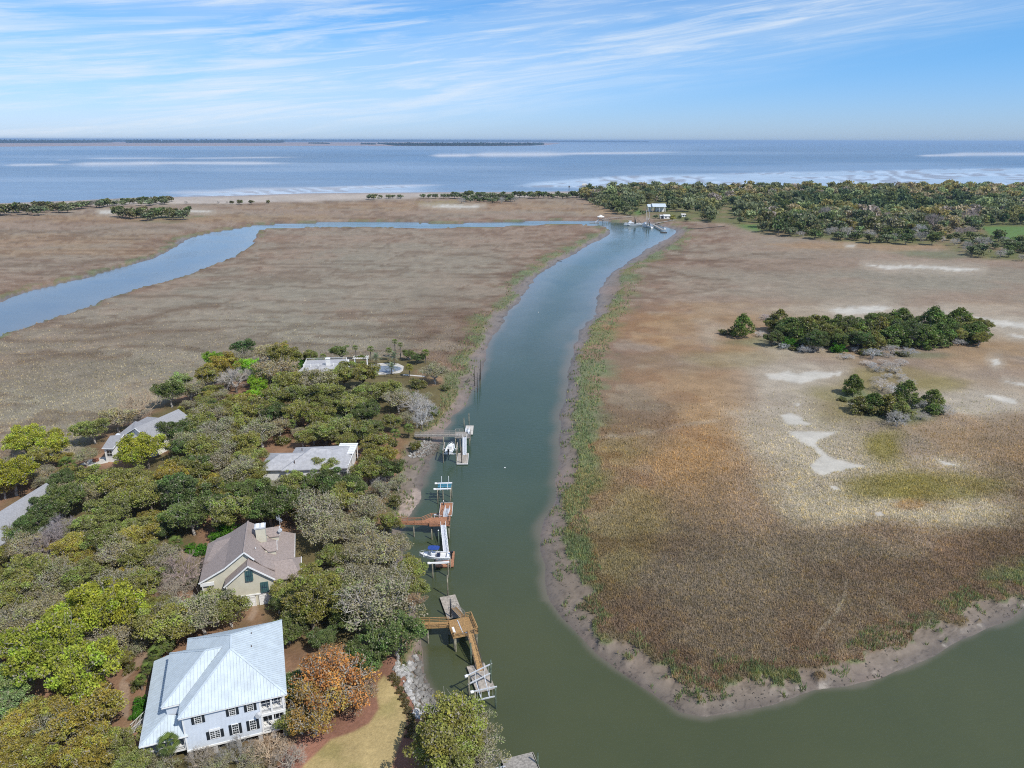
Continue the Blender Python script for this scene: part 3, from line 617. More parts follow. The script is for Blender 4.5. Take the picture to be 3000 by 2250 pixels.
def cards(rng, C, size, up=.35, asp=.8):
    """random quads at centres C"""
    n = len(C); nrm = rng.normal(size=(n, 3)); nrm[:, 2] = np.abs(nrm[:, 2])+up; nrm /= np.linalg.norm(nrm, axis=1)[:, None]
    r = rng.normal(size=(n, 3)); a_ = np.cross(nrm, r); a_ /= np.linalg.norm(a_, axis=1)[:, None]+1e-9; b_ = np.cross(nrm, a_)
    s = (size*(.6+.8*rng.random(n)))[:, None]; a_ = a_*s*.5; b_ = b_*s*.5*asp
    V = np.stack([C-a_-b_, C+a_-b_*.6, C+a_+b_, C-a_*.6+b_], 1).reshape(-1, 3)
    return V, np.arange(4*n).reshape(-1, 4)
def dome_clumps(rng, R, hz, n, lobes=8, zc=None, under=.25):
    """irregular canopy: clump centres on a lobed dome"""
    la = rng.random(lobes)*2*math.pi; lr = R*(.35+.30*rng.random(lobes)); lz = hz*(.1+.5*rng.random(lobes)); ls = R*(.30+.22*rng.random(lobes))
    out = []
    while len(out) < n:
        k = rng.integers(lobes+2)
        if k >= lobes: c = np.array([0, 0, hz*.35]); s = R*.5
        else: c = np.array([lr[k]*math.cos(la[k]), lr[k]*math.sin(la[k]), lz[k]]); s = ls[k]
        d = rng.normal(size=3); d /= np.linalg.norm(d)
        if d[2] < -under: continue
        out.append(c+d*np.array([s, s, s*hz/R*1.15])*(.8+.25*rng.random()))
    return np.array(out)
def crown_mesh(name, seed, R=5., hz=3.6, n=62, cr=.17, leaves=95, leaf=.30, base=3., lobes=9, flat=.7, fill=900, shape='dome'):
    rng = np.random.default_rng(seed); cl = []
    if shape == 'dome': C = dome_clumps(rng, R, hz, n, lobes)
    elif shape == 'cone':
        t_ = rng.random(n)**.8; an = rng.random(n)*2*math.pi; rr = R*(1.04-t_**2.3)*(.62+.45*rng.random(n))
        C = np.stack([rr*np.cos(an), rr*np.sin(an), hz*1.75*t_], 1)
    cs = R*cr*(.65+.7*rng.random(n)); pts = []
    for c, s in zip(C, cs):
        k = int(leaves*(s/(R*cr))**2); d = rng.normal(size=(k, 3)); d /= np.linalg.norm(d, axis=1)[:, None]
        pts.append(c+d*s*(.55+.5*rng.random((k, 1)))*np.array([1.15, 1.15, flat])); cl.append(np.full(k, rng.random()))
    f_ = rng.normal(size=(fill, 3)); f_ /= np.linalg.norm(f_, axis=1)[:, None]; rad = R*.72 if shape == 'dome' else R*.5
    zz = f_*np.array([rad, rad, hz*.62])*rng.random((fill, 1))**.4; zz[:, 2] = np.abs(zz[:, 2])*(1. if shape == 'dome' else 1.6)
    pts.append(zz); cl.append(rng.random(fill)); cl = np.concatenate(cl); P = np.concatenate(pts); P[:, 2] += base
    V, Fq = cards(rng, P, leaf); rnd = rng.random(len(Fq))
    # clump-level brightness so that the crown reads as separate sprays
    me = np_mesh(name, V, Fq, [LEAF], {'rnd': ('FLOAT', 'FACE', rnd), 'cl': ('FLOAT', 'FACE', cl)}); me['base'] = base
    return me, C+np.array([0, 0, base])
def tube(V, Fq, p0, p1, r0, r1, n=4):
    d = p1-p0; L = np.linalg.norm(d)+1e-9; d = d/L; x = np.cross(d, [0.13, .2, 1.]); x /= np.linalg.norm(x)+1e-9; y = np.cross(d, x); b = sum(len(v) for v in V)
    an = np.arange(n)*2*math.pi/n; ring = np.cos(an)[:, None]*x+np.sin(an)[:, None]*y
    V.append(np.concatenate([p0+ring*r0, p1+ring*r1])); i = np.arange(n); j = (i+1) % n
    Fq.append(np.stack([b+i, b+j, b+n+j, b+n+i], 1))
def limb(rng, V, Fq, p0, p1, r0, r1, seg=4, wob=.12, n=4):
    L = np.linalg.norm(p1-p0); pts = [p0+(p1-p0)*t+rng.normal(size=3)*L*wob*math.sin(math.pi*t)*np.array([1, 1, .6]) for t in np.linspace(0, 1, seg+1)]
    for i in range(seg):
        a_ = r0+(r1-r0)*i/seg; b_ = r0+(r1-r0)*(i+1)/seg; tube(V, Fq, pts[i], pts[i+1], a_, b_, n)
    return pts
def trunk_mesh(name, seed, C, R=5., base=3., r=.35, nb=26, mat_=None, top=None):
    rng = np.random.default_rng(seed); V, Fq = [], []
    fork = np.array([0, 0, base*(.55 if top is None else top)]); limb(rng, V, Fq, np.array([0, 0, -.3]), fork, r, r*.75, 3, .06, 7)
    sel = C[rng.permutation(len(C))[:nb]]; mids = []
    for k in range(6):
        an = k*math.pi/3+rng.random()*.6; m_ = fork+np.array([math.cos(an)*R*.36, math.sin(an)*R*.36, base*.45+rng.random()*1.]); mids.append(m_); limb(rng, V, Fq, fork, m_, r*.6, r*.36, 3, .12, 5)
    for c in sel:
        m_ = min(mids, key=lambda q: np.linalg.norm(q-c)); e_ = c*np.array([1.02, 1.02, 1.03]); pts = limb(rng, V, Fq, m_, e_, r*.30, r*.08, 4, .14, 4)
        for _ in range(3):
            q = pts[rng.integers(2, 4)]; limb(rng, V, Fq, q, q+(rng.normal(size=3)*.55+[0, 0, .45]+(q-fork)/(np.linalg.norm(q-fork)+.1)*.5)*R*.22, r*.12, r*.04, 2, .1, 3)
    F4 = [f for f in Fq]; return np_mesh(name, np.concatenate(V), np.concatenate(F4), [mat_ or BARK])
def bare_mesh(name, seed, R=4.5, hz=6.5, r=.3, lv=4):
    """leafless crown of forking twigs"""
    rng = np.random.default_rng(seed); V, Fq = [], []
    def grow(p, d, L, r_, lev):
        e_ = p+d*L; limb(rng, V, Fq, p, e_, r_, r_*.6, 2 if lev < 3 else 1, .12, 5 if lev == 0 else 3)
        if lev >= lv: return
        for _ in range(4 if lev < 3 else 5):
            nd = d*.8+rng.normal(size=3)*.55; nd[2] += .12; nd /= np.linalg.norm(nd); grow(e_-d*L*.25*rng.random(), nd, L*(.62+.2*rng.random()), r_*.52, lev+1)
    for k in range(5):
        an = k*1.257+rng.random(); d = np.array([math.cos(an)*.75, math.sin(an)*.75, .75]); d /= np.linalg.norm(d); grow(np.array([0, 0, 1.5]), d, hz*.33, r*.6, 0)
    v = np.concatenate(V); s = R/np.percentile(np.hypot(v[:, 0], v[:, 1]), 97); v[:, :2] *= s; v[:, 2] = np.clip(v[:, 2]*hz/np.percentile(v[:, 2], 97), 0, None)
    return np_mesh(name, v, np.concatenate(Fq), [TWIGC])

OAKS = []
for k in range(6):
    me, C = crown_mesh('oak_crown', 10+k, 5., 3.4+.3*(k % 3), 78, .165, 185, .205, 3.4, 9, fill=1500)
    OAKS.append((me, trunk_mesh('oak_trunk', 30+k, C, 5., 3.4, .34, 34, TWIG if k % 2 else BARK)))
SPARSE = []
for k in range(3):
    me, C = crown_mesh('sparse_crown', 50+k, 5., 3.6, 66, .17, 85, .19, 3.4, 9, fill=350)
    SPARSE.append((me, trunk_mesh('sparse_trunk', 60+k, C, 5., 3.4, .32, 60, TWIG)))
BARES = [bare_mesh('bare_crown', 70+k) for k in range(3)]
STUB = MB().cyl((0, 0, -.3), (0, 0, 2.0), .32, .24, 7).mesh('trunk', BARK)
CEDARS = []
for k in range(3):
    me, C = crown_mesh('cedar_crown', 80+k, 3.2, 2.9, 70, .20, 60, .26, .5, shape='cone', fill=500, flat=.8)
    CEDARS.append((me, trunk_mesh('cedar_trunk', 84+k, C, 3.2, 1.2, .2, 8)))
PINES = []
for k in range(2):
    me, C = crown_mesh('pine_crown', 90+k, 3.6, 3.0, 60, .19, 90, .22, 5.5, 7, flat=.6, fill=500)
    PINES.append((me, trunk_mesh('pine_trunk', 94+k, C, 3.6, 5.5, .25, 20)))
SHRUBS = [crown_mesh('shrub_crown', 100+k, 2., 1.9, 34, .24, 80, .17, .05, 6, fill=500)[0] for k in range(2)]
FAR_T = []
for k in range(4):
    me, C = crown_mesh('far_crown', 110+k, 5., 4.4, 34, .24, 16, .95, 2.2, 8, fill=60)
    FAR_T.append((me, trunk_mesh('far_trunk', 115+k, C, 5., 3., .3, 5)))
def frond_mesh(name, seed, L=1.7, fan=True):
    rng = np.random.default_rng(seed); V = []; Fq = []
    n = 11
    def q4(a, b, c, d): b_ = len(V); V.extend([a, b, c, d]); Fq.append((b_, b_+1, b_+2, b_+3))
    stem = L*.42
    q4((0, -.02, 0), (0, .02, 0), (stem, .02, .18), (stem, -.02, .18))
    if fan:
        for i in range(n):
            an = (i-(n-1)/2)*.21; l = L*.62*(1-.12*abs(an)); c, s = math.cos(an), math.sin(an)
            tip = (stem+l*c, l*s, .18-.28*l+rng.random()*.05-.15*abs(an)); mid = (stem+l*.55*c, l*.55*s, .20)
            w_ = .075*L; px_, py_ = -s*w_/2, c*w_/2
            q4((stem, 0, .18), (mid[0]+px_, mid[1]+py_, mid[2]), tip, (mid[0]-px_, mid[1]-py_, mid[2]-.02))
    else:
        for i in range(14):
            t_ = .15+.85*i/14; x = L*t_; z = .5*math.sin(t_*2.2)-.25*t_*t_; 
            for sg in (-1, 1): q4((x, 0, z), (x+.08, 0, z), (x+.30, sg*.34*(1-.5*t_), z+.10), (x+.2, sg*.36*(1-.5*t_), z+.08))
    return np_mesh(name, np.array(V), np.array(Fq), [LEAF], {'rnd': ('FLOAT', 'FACE', rng.random(len(Fq))*.6+.2)})
FROND = frond_mesh('frond', 1); FEATHER = frond_mesh('frond', 2, 1.9, False)

# ------------------------------------------------------------------ tree records; labels are written once every tree stands
KIND = {  # look, category, name, colour (rgb, twig share)
 'oak': ('olive green live oak', (.215,.220,.070,.12)), 'oakd': ('dark green live oak', (.115,.150,.058,.06)), 'oakt': ('grey twiggy live oak', (.255,.240,.135,.45)),
 'tan': ('tan budding tree', (.34,.275,.155,.35)), 'yel': ('golden olive tree', (.29,.25,.065,.12)), 'lime': ('yellow green leafing tree', (.30,.315,.05,.08)),
 'bright': ('bright lime green tree', (.25,.40,.04,.03)), 'pale': ('pale fresh green tree', (.25,.32,.13,.15)), 'orange': ('rusty orange leaved tree', (.36,.180,.075,.32)), 'rustol': ('rust and olive mixed tree', (.31,.205,.065,.25)), 'russet': ('russet brown tree', (.33,.20,.12,.35)),
 'bare': ('grey leafless tree', (.42,.39,.34,1)), 'baret': ('tan leafless tree', (.46,.38,.28,1)), 'barep': ('purplish leafless tree', (.38,.31,.29,1)), 'bareg': ('silver dead tree', (.50,.48,.45,1)),
 'shrub': ('glossy green rounded shrub', (.06,.15,.02,.0)), 'shrubo': ('olive low shrub', (.13,.13,.045,.2)), 'cedar': ('dark green cedar', (.125,.165,.055,.03)), 'cedarb': ('brownish green cedar', (.165,.165,.06,.15)), 'pine': ('dark pine with tufted crown', (.09,.14,.065,.0)),
 'fog': ('dull green far tree', (.18,.215,.11,.10)), 'conif': ('slender green conifer', (.05,.105,.02,.0))}
TREES = []
def add_tree(kind, x, y, r, hs=1., zone='near', z=None, seed=None):
    rn = random.Random(int(x*131+y*977) if seed is None else seed)
    if z is None: z = .4
    look, colr = KIND[kind]
    base = {'shrub': 'shrub', 'shrubo': 'shrub', 'cedar': 'cedar', 'cedarb': 'cedar', 'pine': 'pine', 'conif': 'cedar'}.get(kind, 'tree')
    nm = {'tree': 'oak_tree' if kind.startswith('oak') else ('bare_tree' if kind.startswith('bare') else 'leafy_tree'), 'shrub': 'shrub', 'cedar': 'cedar_tree', 'pine': 'pine_tree'}[base]
    root = bpy.data.objects.new(nm, None); COL.objects.link(root); root.empty_display_size = .5
    root.location = (x, y, z); root.rotation_euler = (0, 0, rn.random()*6.283)
    if zone == 'far' and base != 'shrub' and not kind.startswith('bare'):
        cm, tm = FAR_T[rn.randrange(4)]; R0 = 5.; 
        if kind in ('cedar', 'cedarb') : hs *= 1.15
    elif kind.startswith('bare'): cm, tm = BARES[rn.randrange(3)], STUB; R0 = 4.5
    elif base == 'shrub': cm, tm = SHRUBS[rn.randrange(2)], None; R0 = 2.
    elif base == 'cedar': cm, tm = CEDARS[rn.randrange(3)]; R0 = 3.2
    elif base == 'pine': cm, tm = PINES[rn.randrange(2)]; R0 = 3.6
    elif kind in ('oakt', 'tan', 'russet', 'orange', 'rustol'): cm, tm = SPARSE[rn.randrange(3)]; R0 = 5.
    else: cm, tm = OAKS[rn.randrange(6)]; R0 = 5.
    s = r/R0; root.scale = (s, s*(.92+.16*rn.random()), s*hs*(.92+.16*rn.random()))
    j = .82+.36*rn.random(); h_ = (rn.random()-.5)*.16
    col = (min(1, colr[0]*j*(1+h_)), colr[1]*j, colr[2]*j*(1-h_), min(1., colr[3]*(.6+.8*rn.random())))
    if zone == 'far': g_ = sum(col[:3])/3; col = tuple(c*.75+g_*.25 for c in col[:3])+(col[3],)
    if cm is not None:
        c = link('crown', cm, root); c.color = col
    if tm is not None: link('trunk', tm, root)
    TREES.append(dict(o=root, kind=kind, look=look, x=x, y=y, r=r, zone=zone)); return root
def tree_px(kind, px, py, rpx, hs=1., zone='near', zc=None):
    """crown centre and radius read off the survey photo"""
    z0 = .4 if zone == 'near' else 0.
    r = 4.
    for _ in range(3):
        k = zc if zc is not None else ({'shrub': .5, 'shrubo': .5, 'cedar': .9, 'cedarb': .9, 'conif': 1.2, 'pine': 1.9}.get(kind, 1.06)*r*hs)
        p = at(px, py, z0+k); dep = (p.y*CP-(p.z-H)*SP); r = rpx*dep/FPX
    return add_tree(kind, p.x, p.y, r*(1.18 if zone == 'near' and not kind.startswith('shrub') else 1.08), hs, zone, z0)
NEAR = '''
lime 122 1913 100|lime 240 1962 98|lime 301 1795 88|lime 228 1799 72|lime 386 1815 50|pale 33 2010 70|pale 24 2065 60
oakt 98 1811 70|oakt 40 1811 60|tan 61 1860 52|oakt 325 1868 66|oak 488 1831 75|oakt 590 1799 72|oak 671 1790 55|oakt 508 1787 52|oakd 484 1886 36
shrub 415 2066 30|shrub 405 2095 22|yel 264 2090 82|oakt 183 2120 70|yel 100 2100 68|yel 40 2140 68|yel 122 2200 80|yel 244 2210 78|oak 346 2195 58|oak 386 2235 48|yel 33 2235 66|oakt 468 2236 48|oak 300 2255 50
bare 590 2222 44|oakt 640 2240 40|bare 692 2208 48|baret 790 2192 56|bare 846 2222 46|oakt 742 2235 42
orange 974 1989 105|rustol 919 2080 86|orange 981 1930 58|russet 1055 2035 54|oak 880 2110 50|oakt 1107 1775 105|oakd 1160 1866 76|oakd 1075 1925 60|oak 908 1775 78|russet 1213 1757 30|oakd 845 1845 46|oakd 952 1868 38|oak 1222 1724 36
oak 1306 2160 112|oakt 1379 2122 66|oak 1248 2196 70|oakt 1395 2200 72|oak 1330 2235 80
oakd 560 1510 62|oak 669 1498 60|oakd 789 1486 64|oakt 934 1498 74|oakt 950 1560 62|shrub 660 1556 34|shrub 636 1575 22|shrub 560 1608 20|shrub 590 1612 24|oak 985 1622 48|oak 912 1684 52|oak 925 1745 70|oak 868 1792 58|oak 848 1736 46|oakd 815 1768 34|oak 625 1778 66|conif 683 1730 15|conif 705 1742 15|barep 536 1679 62|baret 516 1730 50|oakt 585 1700 34
lime 75 1295 50|lime 160 1298 46|yel 132 1333 44|lime 36 1391 56|yel 8 1425 40|lime 425 1312 56|lime 395 1342 40|oak 271 1258 44|tan 341 1222 48|baret 401 1182 52|oakd 375 1297 26|oakd 512 1268 48|oakt 552 1290 48|oakd 187 1408 34|oakd 241 1394 28|oak 301 1408 62|oak 392 1399 50|oak 362 1444 62|oak 437 1453 54|oak 316 1499 56|oakt 256 1447 50|oakd 181 1470 58|oakd 136 1499 50|oakd 105 1540 48|barep 181 1555 54|barep 136 1591 52|tan 75 1606 50|yel 196 1606 46|oak 271 1555 52|oak 332 1576 60|yel 407 1574 54|oakt 347 1621 60|oak 422 1624 55|oakt 482 1636 48|yel 497 1393 58|oak 558 1378 54|oakd 527 1453 64|oakd 573 1499 52|oakd 20 1528 36|oakt 250 1340 30|yel 210 1385 30|oak 600 1215 40|oakt 520 1225 30|shrubo 830 1290 22|oak 885 1283 32|oakt 1165 1410 26|shrubo 1160 1470 22|oak 1140 1530 34|shrubo 1118 1330 22|oak 1150 1240 30|oakd 1100 1250 30|oakt 1195 1225 24|oakd 62 1568 42|oakt 100 1575 34|shrubo 400 2010 20|shrubo 378 1960 20|oakd 448 1948 24|oak 366 1925 34|oak 18 1568 45|oak 15 1625 42|oak 80 1680 60|oakt 170 1690 62|oak 260 1690 60|oakt 350 1700 55|oak 430 1700 50|oak 30 1745 60|tan 110 1755 50|oak 10 1690 45
pine 711 1023 30|tan 776 1030 38|yel 829 1022 28|oak 835 1050 44|oakt 703 1053 36|bright 629 1055 28|yel 638 1075 46|yel 606 1105 38|bareg 688 1108 44|oakt 668 1112 30|bright 731 1077 34|bright 753 1105 28|bright 753 1132 27|bright 741 1156 22|pale 532 1110 34|oakd 497 1152 42|oakt 556 1143 38|tan 805 1088 52|oak 864 1117 50|oakt 923 1117 50|oak 820 1158 54|oak 894 1164 50|oak 967 1158 50|oak 717 1206 48|oak 776 1198 44|oak 644 1198 34|oakt 614 1218 44|oak 579 1248 48|oakt 644 1262 50|oak 703 1248 44|oakt 761 1262 54|oak 717 1298 48|oakt 659 1306 48|oak 600 1320 48|oakd 541 1308 42|oakd 556 1363 52|oakt 644 1350 44|oak 732 1335 44|oakt 703 1378 52|oak 762 1374 36
oakd 1000 1030 28|oak 906 1047 24|shrub 888 1064 18|shrub 930 1058 16|oakd 1195 1037 18|oakd 1224 1047 18|oakt 1273 1088 38|shrubo 1224 1126 24|shrubo 1305 1135 14|oak 1062 1095 42|oak 1007 1098 42|oak 953 1120 44|oak 1080 1156 42|oak 1134 1140 40|oakt 1165 1172 40|bareg 1206 1175 42|bareg 1242 1193 38|bareg 1235 1226 32|cedar 1268 1205 14|oak 1025 1192 46|oak 953 1185 46|oakd 1080 1210 40|oak 1007 1247 46|oak 935 1222 46|oak 1062 1266 40|oak 953 1266 42|oak 863 1211 46|oakd 808 1211 42|tan 819 1247 34|oak 917 1266 38|oak 1007 1292 30|oak 1098 1294 38|oak 1083 1338 44|yel 1134 1327 34|oak 1080 1374 48|oakd 1134 1374 38|bareg 1109 1402 22|oak 952 1366 38|oakd 989 1420 54|oakd 924 1410 44|oakd 1044 1428 44|oakt 1118 1428 34|oakd 806 1366 27|oak 845 1418 44|oakt 790 1428 44|oak 736 1392 40|shrubo 1215 1307 17|shrubo 1150 1300 16
oak 600 1440 52|oakd 740 1440 52|oakd 850 1464 54|oak 1000 1464 50|oakt 1080 1484 54|oakt 1040 1562 62|oakt 1102 1622 66|oakt 1130 1692 66|oakt 1060 1702 66|oak 1190 1684 46|oak 990 1724 60|oakt 1155 1606 52|oak 1205 1655 36|oakd 1010 1800 50|oakt 1030 1630 50|oakd 640 1470 40|oakt 480 1690 34'''
for tok in NEAR.replace('\n', '|').split('|'):
    if tok.strip():
        k_, a_, b_, c_ = tok.split(); tree_px(k_, float(a_), float(b_), float(c_), hs=1.15 if k_ in ('lime', 'bright') else 1.)
# second growth between them, wherever the canopy would otherwise be open
CLEAR = [[Z1(*q) for q in [(900,1180),(930,700),(1000,400),(1240,180),(2060,90),(2130,700),(2120,1229),(1000,1300)]],
         [(600,1520),(990,1540),(980,1730),(760,1830),(740,1930),(700,1800),(560,1760),(590,1600)],
         [(770,1290),(1050,1290),(1060,1400),(770,1400)], [(280,1190),(560,1190),(540,1330),(300,1400),(200,1380)], [(-50,1410),(170,1405),(120,1500),(60,1560),(-50,1560)],
         [(860,1040),(1320,1040),(1260,1130),(860,1110)], [Z2(*q) for q in [(60,400),(240,760),(160,1520),(1100,1560),(1300,900),(1300,600),(1100,600),(860,760),(600,500),(300,450)]],
         [Z6(*q) for q in [(1080,830),(1250,760),(1500,800),(1680,1000),(1600,1300),(1300,1300),(1050,1180)]], [(1150,1400),(1300,1300),(1300,1560),(1160,1540)], [(480,1560),(600,1570),(640,1660),(500,1680)], [Z1(*q) for q in [(940,330),(1100,330),(1150,480),(1000,680),(960,900),(850,760),(860,560)]]]
rng = random.Random(5); pos_ = [(t['x'], t['y'], t['r']) for t in TREES]; extra = 0
cand = [(rng.uniform(-150, 0), rng.uniform(72, 262)) for _ in range(6000)]
cx_ = np.array([c[0] for c in cand]); cy_ = np.array([c[1] for c in cand]); cpx, cpy = proj(cx_, cy_, 4.); csu = sdist(cx_, cy_, POLY_U)
bad = csu < 3.5
for p_ in CLEAR: bad |= sdist(cpx, cpy, p_) > -8
bad |= (cpx < -140) | (cpx > 1300) | (cpy > 2420) 
for i, (x, y) in enumerate(cand):
    if bad[i] or extra > 150: continue
    r = rng.uniform(2.6, 4.2)
    if all((x-a_)**2+(y-b_)**2 > (.50*(c_+r))**2 for a_, b_, c_ in pos_):
        add_tree(rng.choice(['oak', 'oak', 'oakd', 'oakt', 'yel', 'tan', 'oakt']), x, y, r, .8); pos_.append((x, y, r)); extra += 1
# palms
def palm(px, py, rpx, h, kind='green', label_='', n=20):
    z0 = .5; p = at(px, py, z0+h); dep = p.y*CP-(p.z-H)*SP; r = rpx*dep/FPX
    root = thing('palm_tree', (p.x, p.y, z0-.1), None, None); rn = random.Random(int(px*py))
    link('trunk', PALMT, root, scale=(1, 1, h/3.))
    s = r/1.75; fm = FEATHER if kind == 'silver' else FROND
    col = {'green': (.18, .25, .07, 0), 'silver': (.26, .33, .22, 0), 'yellow': (.25, .27, .05, 0)}[kind]
    for i in range(n):
        f = link('frond', fm, root, loc=(0, 0, h), rot=(rn.uniform(-.15, .15), -1.15+1.75*(i/(n-1)), i*2.399), scale=(s,)*3)
        f.color = (col[0]*(1.2-.5*i/n+ (.12 if i > n*.85 else 0)), col[1]*(1.2-.5*i/n), col[2]*(1.2-.3*i/n), 0)
    TREES.append(dict(o=root, kind='palm'+kind, look={'green': 'green fan palm', 'silver': 'silvery green feather palm', 'yellow': 'yellowish fan palm'}[kind], x=p.x, y=p.y, r=r, zone='near'))
PALMT = MB().cyl((0, 0, 0), (0, 0, 3.), .2, .15, 8).mesh('trunk', BARK)
for px, py, r, h, k in [(451,1913,24,3.,'green'),(431,1957,22,2.6,'green'),(411,1990,20,2.2,'green'),(492,2178,38,5.,'green'),(514,1590,26,3.,'green'),(196,1360,30,3.5,'green'),(946,1045,13,3,'green'),(1040,1019,11,5,'green'),(1085,1023,13,5,'green'),(1101,1050,17,3,'silver'),(1139,1027,13,4.5,'green'),(1156,1001,11,7,'green'),(1172,1010,10,6,'green'),(1154,1046,18,3.4,'silver'),(1147,1078,18,2.6,'silver'),(1246,1034,15,4.5,'green'),(1199,1077,15,3.8,'yellow'),(1062,1066,12,3,'green'),(1040,1071,12,2.6,'green'),(1157,1271,20,3,'green'),(1197,1256,20,3.2,'green'),(852,1242,18,3.5,'green'),(590,1195,16,2.,'yellow'),(530,1200,14,2,'yellow')]:
    palm(px, py, r, h, k)
# cedar hammocks in the right marsh
rc = random.Random(11)
def cedars(lst, zone='isle'):
    for k_, px, py, r_, hs in lst: tree_px(k_, px, py, r_, hs, zone, zc=None)
isle = [('cedar', 2176, 958, 28, 1.25), ('shrubo', 2120, 972, 14, 1), ('shrubo', 2142, 974, 13, 1), ('bareg', 2225, 975, 20, .5), ('bareg', 2258, 992, 26, .45), ('barep', 2245, 928, 26, .3), ('bareg', 2479, 1042, 24, .4), ('shrub', 2308, 1008, 22, 1), ('shrub', 2452, 1022, 22, .9)]
for i in range(62):
    t = rc.random(); row = rc.random(); x = 2262+t*612; yb = 938+row*70+8*math.sin(t*7)-18*abs(t-.5)*row*1.6
    isle.append((rc.choice(['cedar', 'cedar', 'cedarb', 'oakd', 'oakd', 'oak']), x, yb, rc.uniform(24, 44)*(.8+.2*math.sin(math.pi*t)), rc.uniform(.75, 1.15)))
isle += [('bareg', 2560, 1030, 26, .8), ('bareg', 2612, 1022, 26, .7), ('bareg', 2665, 1028, 26, .6), ('bareg', 2360, 1022, 18, .6), ('bareg', 2540, 1062, 18, .4)]
for i in range(16): isle.append((rc.choice(['bareg', 'bareg', 'shrubo', 'cedarb']), 2300+i*34+rc.uniform(-14, 14), 1016+10*math.sin(i*.9)+(14 if 5 < i < 11 else -4)-max(0, i-11)*5, rc.uniform(13, 22), .6))
for x, y in ((2555,1068),(2590,1060),(2625,1085),(2600,1100),(2640,1100),(2570,1110)): isle.append(('bareg', x, y, 18, .5))
isle += [('cedar', 2502, 1128, 27, 1.25), ('bareg', 2568, 1078, 22, .5), ('bareg', 2610, 1072, 28, .6), ('bareg', 2640, 1060, 22, .5), ('bareg', 2588, 1125, 34, .6), ('bareg', 2620, 1140, 28, .6), ('bareg', 2655, 1118, 30, .6), ('cedarb', 2520, 1185, 30, .9), ('cedar', 2560, 1185, 34, .9), ('cedarb', 2595, 1192, 34, .9), ('cedar', 2655, 1160, 36, 1.1), ('cedarb', 2640, 1205, 34, .8), ('cedarb', 2620, 1175, 26, .8), ('bareg', 2632, 1222, 34, .8), ('bareg', 2690, 1180, 26, .7), ('bareg', 2700, 1215, 24, .6), ('cedar', 2732, 1172, 32, .9), ('cedar', 2740, 1200, 22, .7), ('bareg', 2768, 1196, 28, .7), ('bareg', 2500, 1185, 16, .6), ('shrubo', 2470, 1170, 13, .8)]
cedars(isle)
# shore tree lines and the small far hammock
far = []
for i in range(16): far.append((rc.choice(['cedar', 'fog', 'cedarb']), i*13+rc.uniform(-5, 5), 612-i*.6+rc.uniform(-5, 5), rc.uniform(12, 18), .9))
for i in range(14): far.append((rc.choice(['cedar', 'fog', 'cedarb', 'bare']), 200+i*13+rc.uniform(-4, 4), 600-i*.9+rc.uniform(-4, 4), rc.uniform(10, 14), .9))
for i in range(12): far.append((rc.choice(['cedar', 'cedarb', 'fog']), 380+i*11+rc.uniform(-4, 4), 590-i*.4+rc.uniform(-3, 2), rc.uniform(7, 12), .9))
for x, r_ in [(545,5),(665,4),(680,6),(702,8),(735,7),(785,6),(640,4)]: far.append(('bare' if r_ < 6 else 'cedarb', x, 592, r_, .9))
for i in range(20): far.append((rc.choice(['cedar', 'cedar', 'fog', 'cedarb']), 346+i*10.5, 622+rc.uniform(-7, 8), rc.uniform(12, 17), 1.))
for x, r_ in [(1080,10),(1095,11),(1117,7),(1138,8),(1150,7),(1173,8),(1240,8),(1255,8),(1275,9),(1300,9),(1315,8)]: far.append(('fog', x, 574-(x-1080)*.012, r_, .9))
for i in range(20): far.append((rc.choice(['cedar', 'fog', 'fog']), 1332+i*9.2, 571+rc.uniform(-5, 4), rc.uniform(8, 11), 1.))
for i in range(13): far.append((rc.choice(['cedar', 'fog', 'bare']), 1352+i*13, 582+rc.uniform(-2, 4), rc.uniform(8, 11), .8))
for i in range(17): far.append((rc.choice(['cedar', 'fog']), 1522+i*14, 570+rc.uniform(-2, 3), rc.uniform(8, 11), 1.))
for k_, px, py, r_, hs in far: tree_px(k_, px, py, r_*1.15, hs, 'far')
# the wood on the right: nearest trees singly, the mass behind as one woodland
rw = np.random.default_rng(77)
NCL = 9000
wx_ = rw.uniform(60, 1250, NCL); wy_ = rw.uniform(430, 1400, NCL)
wpx_, wpy_ = proj(wx_, wy_, 0.); ins = (sdist(wx_, wy_, POLY_U2) > 1) & (wpx_ < 3120)
for p_ in GREENS + [[ZD(*q) for q in [(880,400),(1180,330),(1300,250),(1620,250),(1680,400),(2100,430),(2250,560),(1400,700),(1150,560),(1000,480)]],
                    [Z2(*q) for q in [(0, 0), (1, 0), (1, 1)]], [(2085,640),(2140,605),(2150,640),(2160,672),(2110,660)]]:
    ins &= ~(sdist(wpx_, wpy_, p_) > -2)
grid = {}; accept = []
order = np.argsort(wy_+0*wx_)
for i in order:
    if not ins[i]: continue
    x, y = wx_[i], wy_[i]; key = (int(x//9), int(y//9)); okk = True
    for a_ in (-1, 0, 1):
        for b_ in (-1, 0, 1):
            for (u_, v_) in grid.get((key[0]+a_, key[1]+b_), ()):
                if (u_-x)**2+(v_-y)**2 < 8.2**2: okk = False
    if okk: grid.setdefault(key, []).append((x, y)); accept.append(i)
accept = np.array(accept)
apx, apy = wpx_[accept], wpy_[accept]; nn = fbm(wx_[accept]/90, wy_[accept]/70, 401, 3); n2w = rw.random(len(accept))
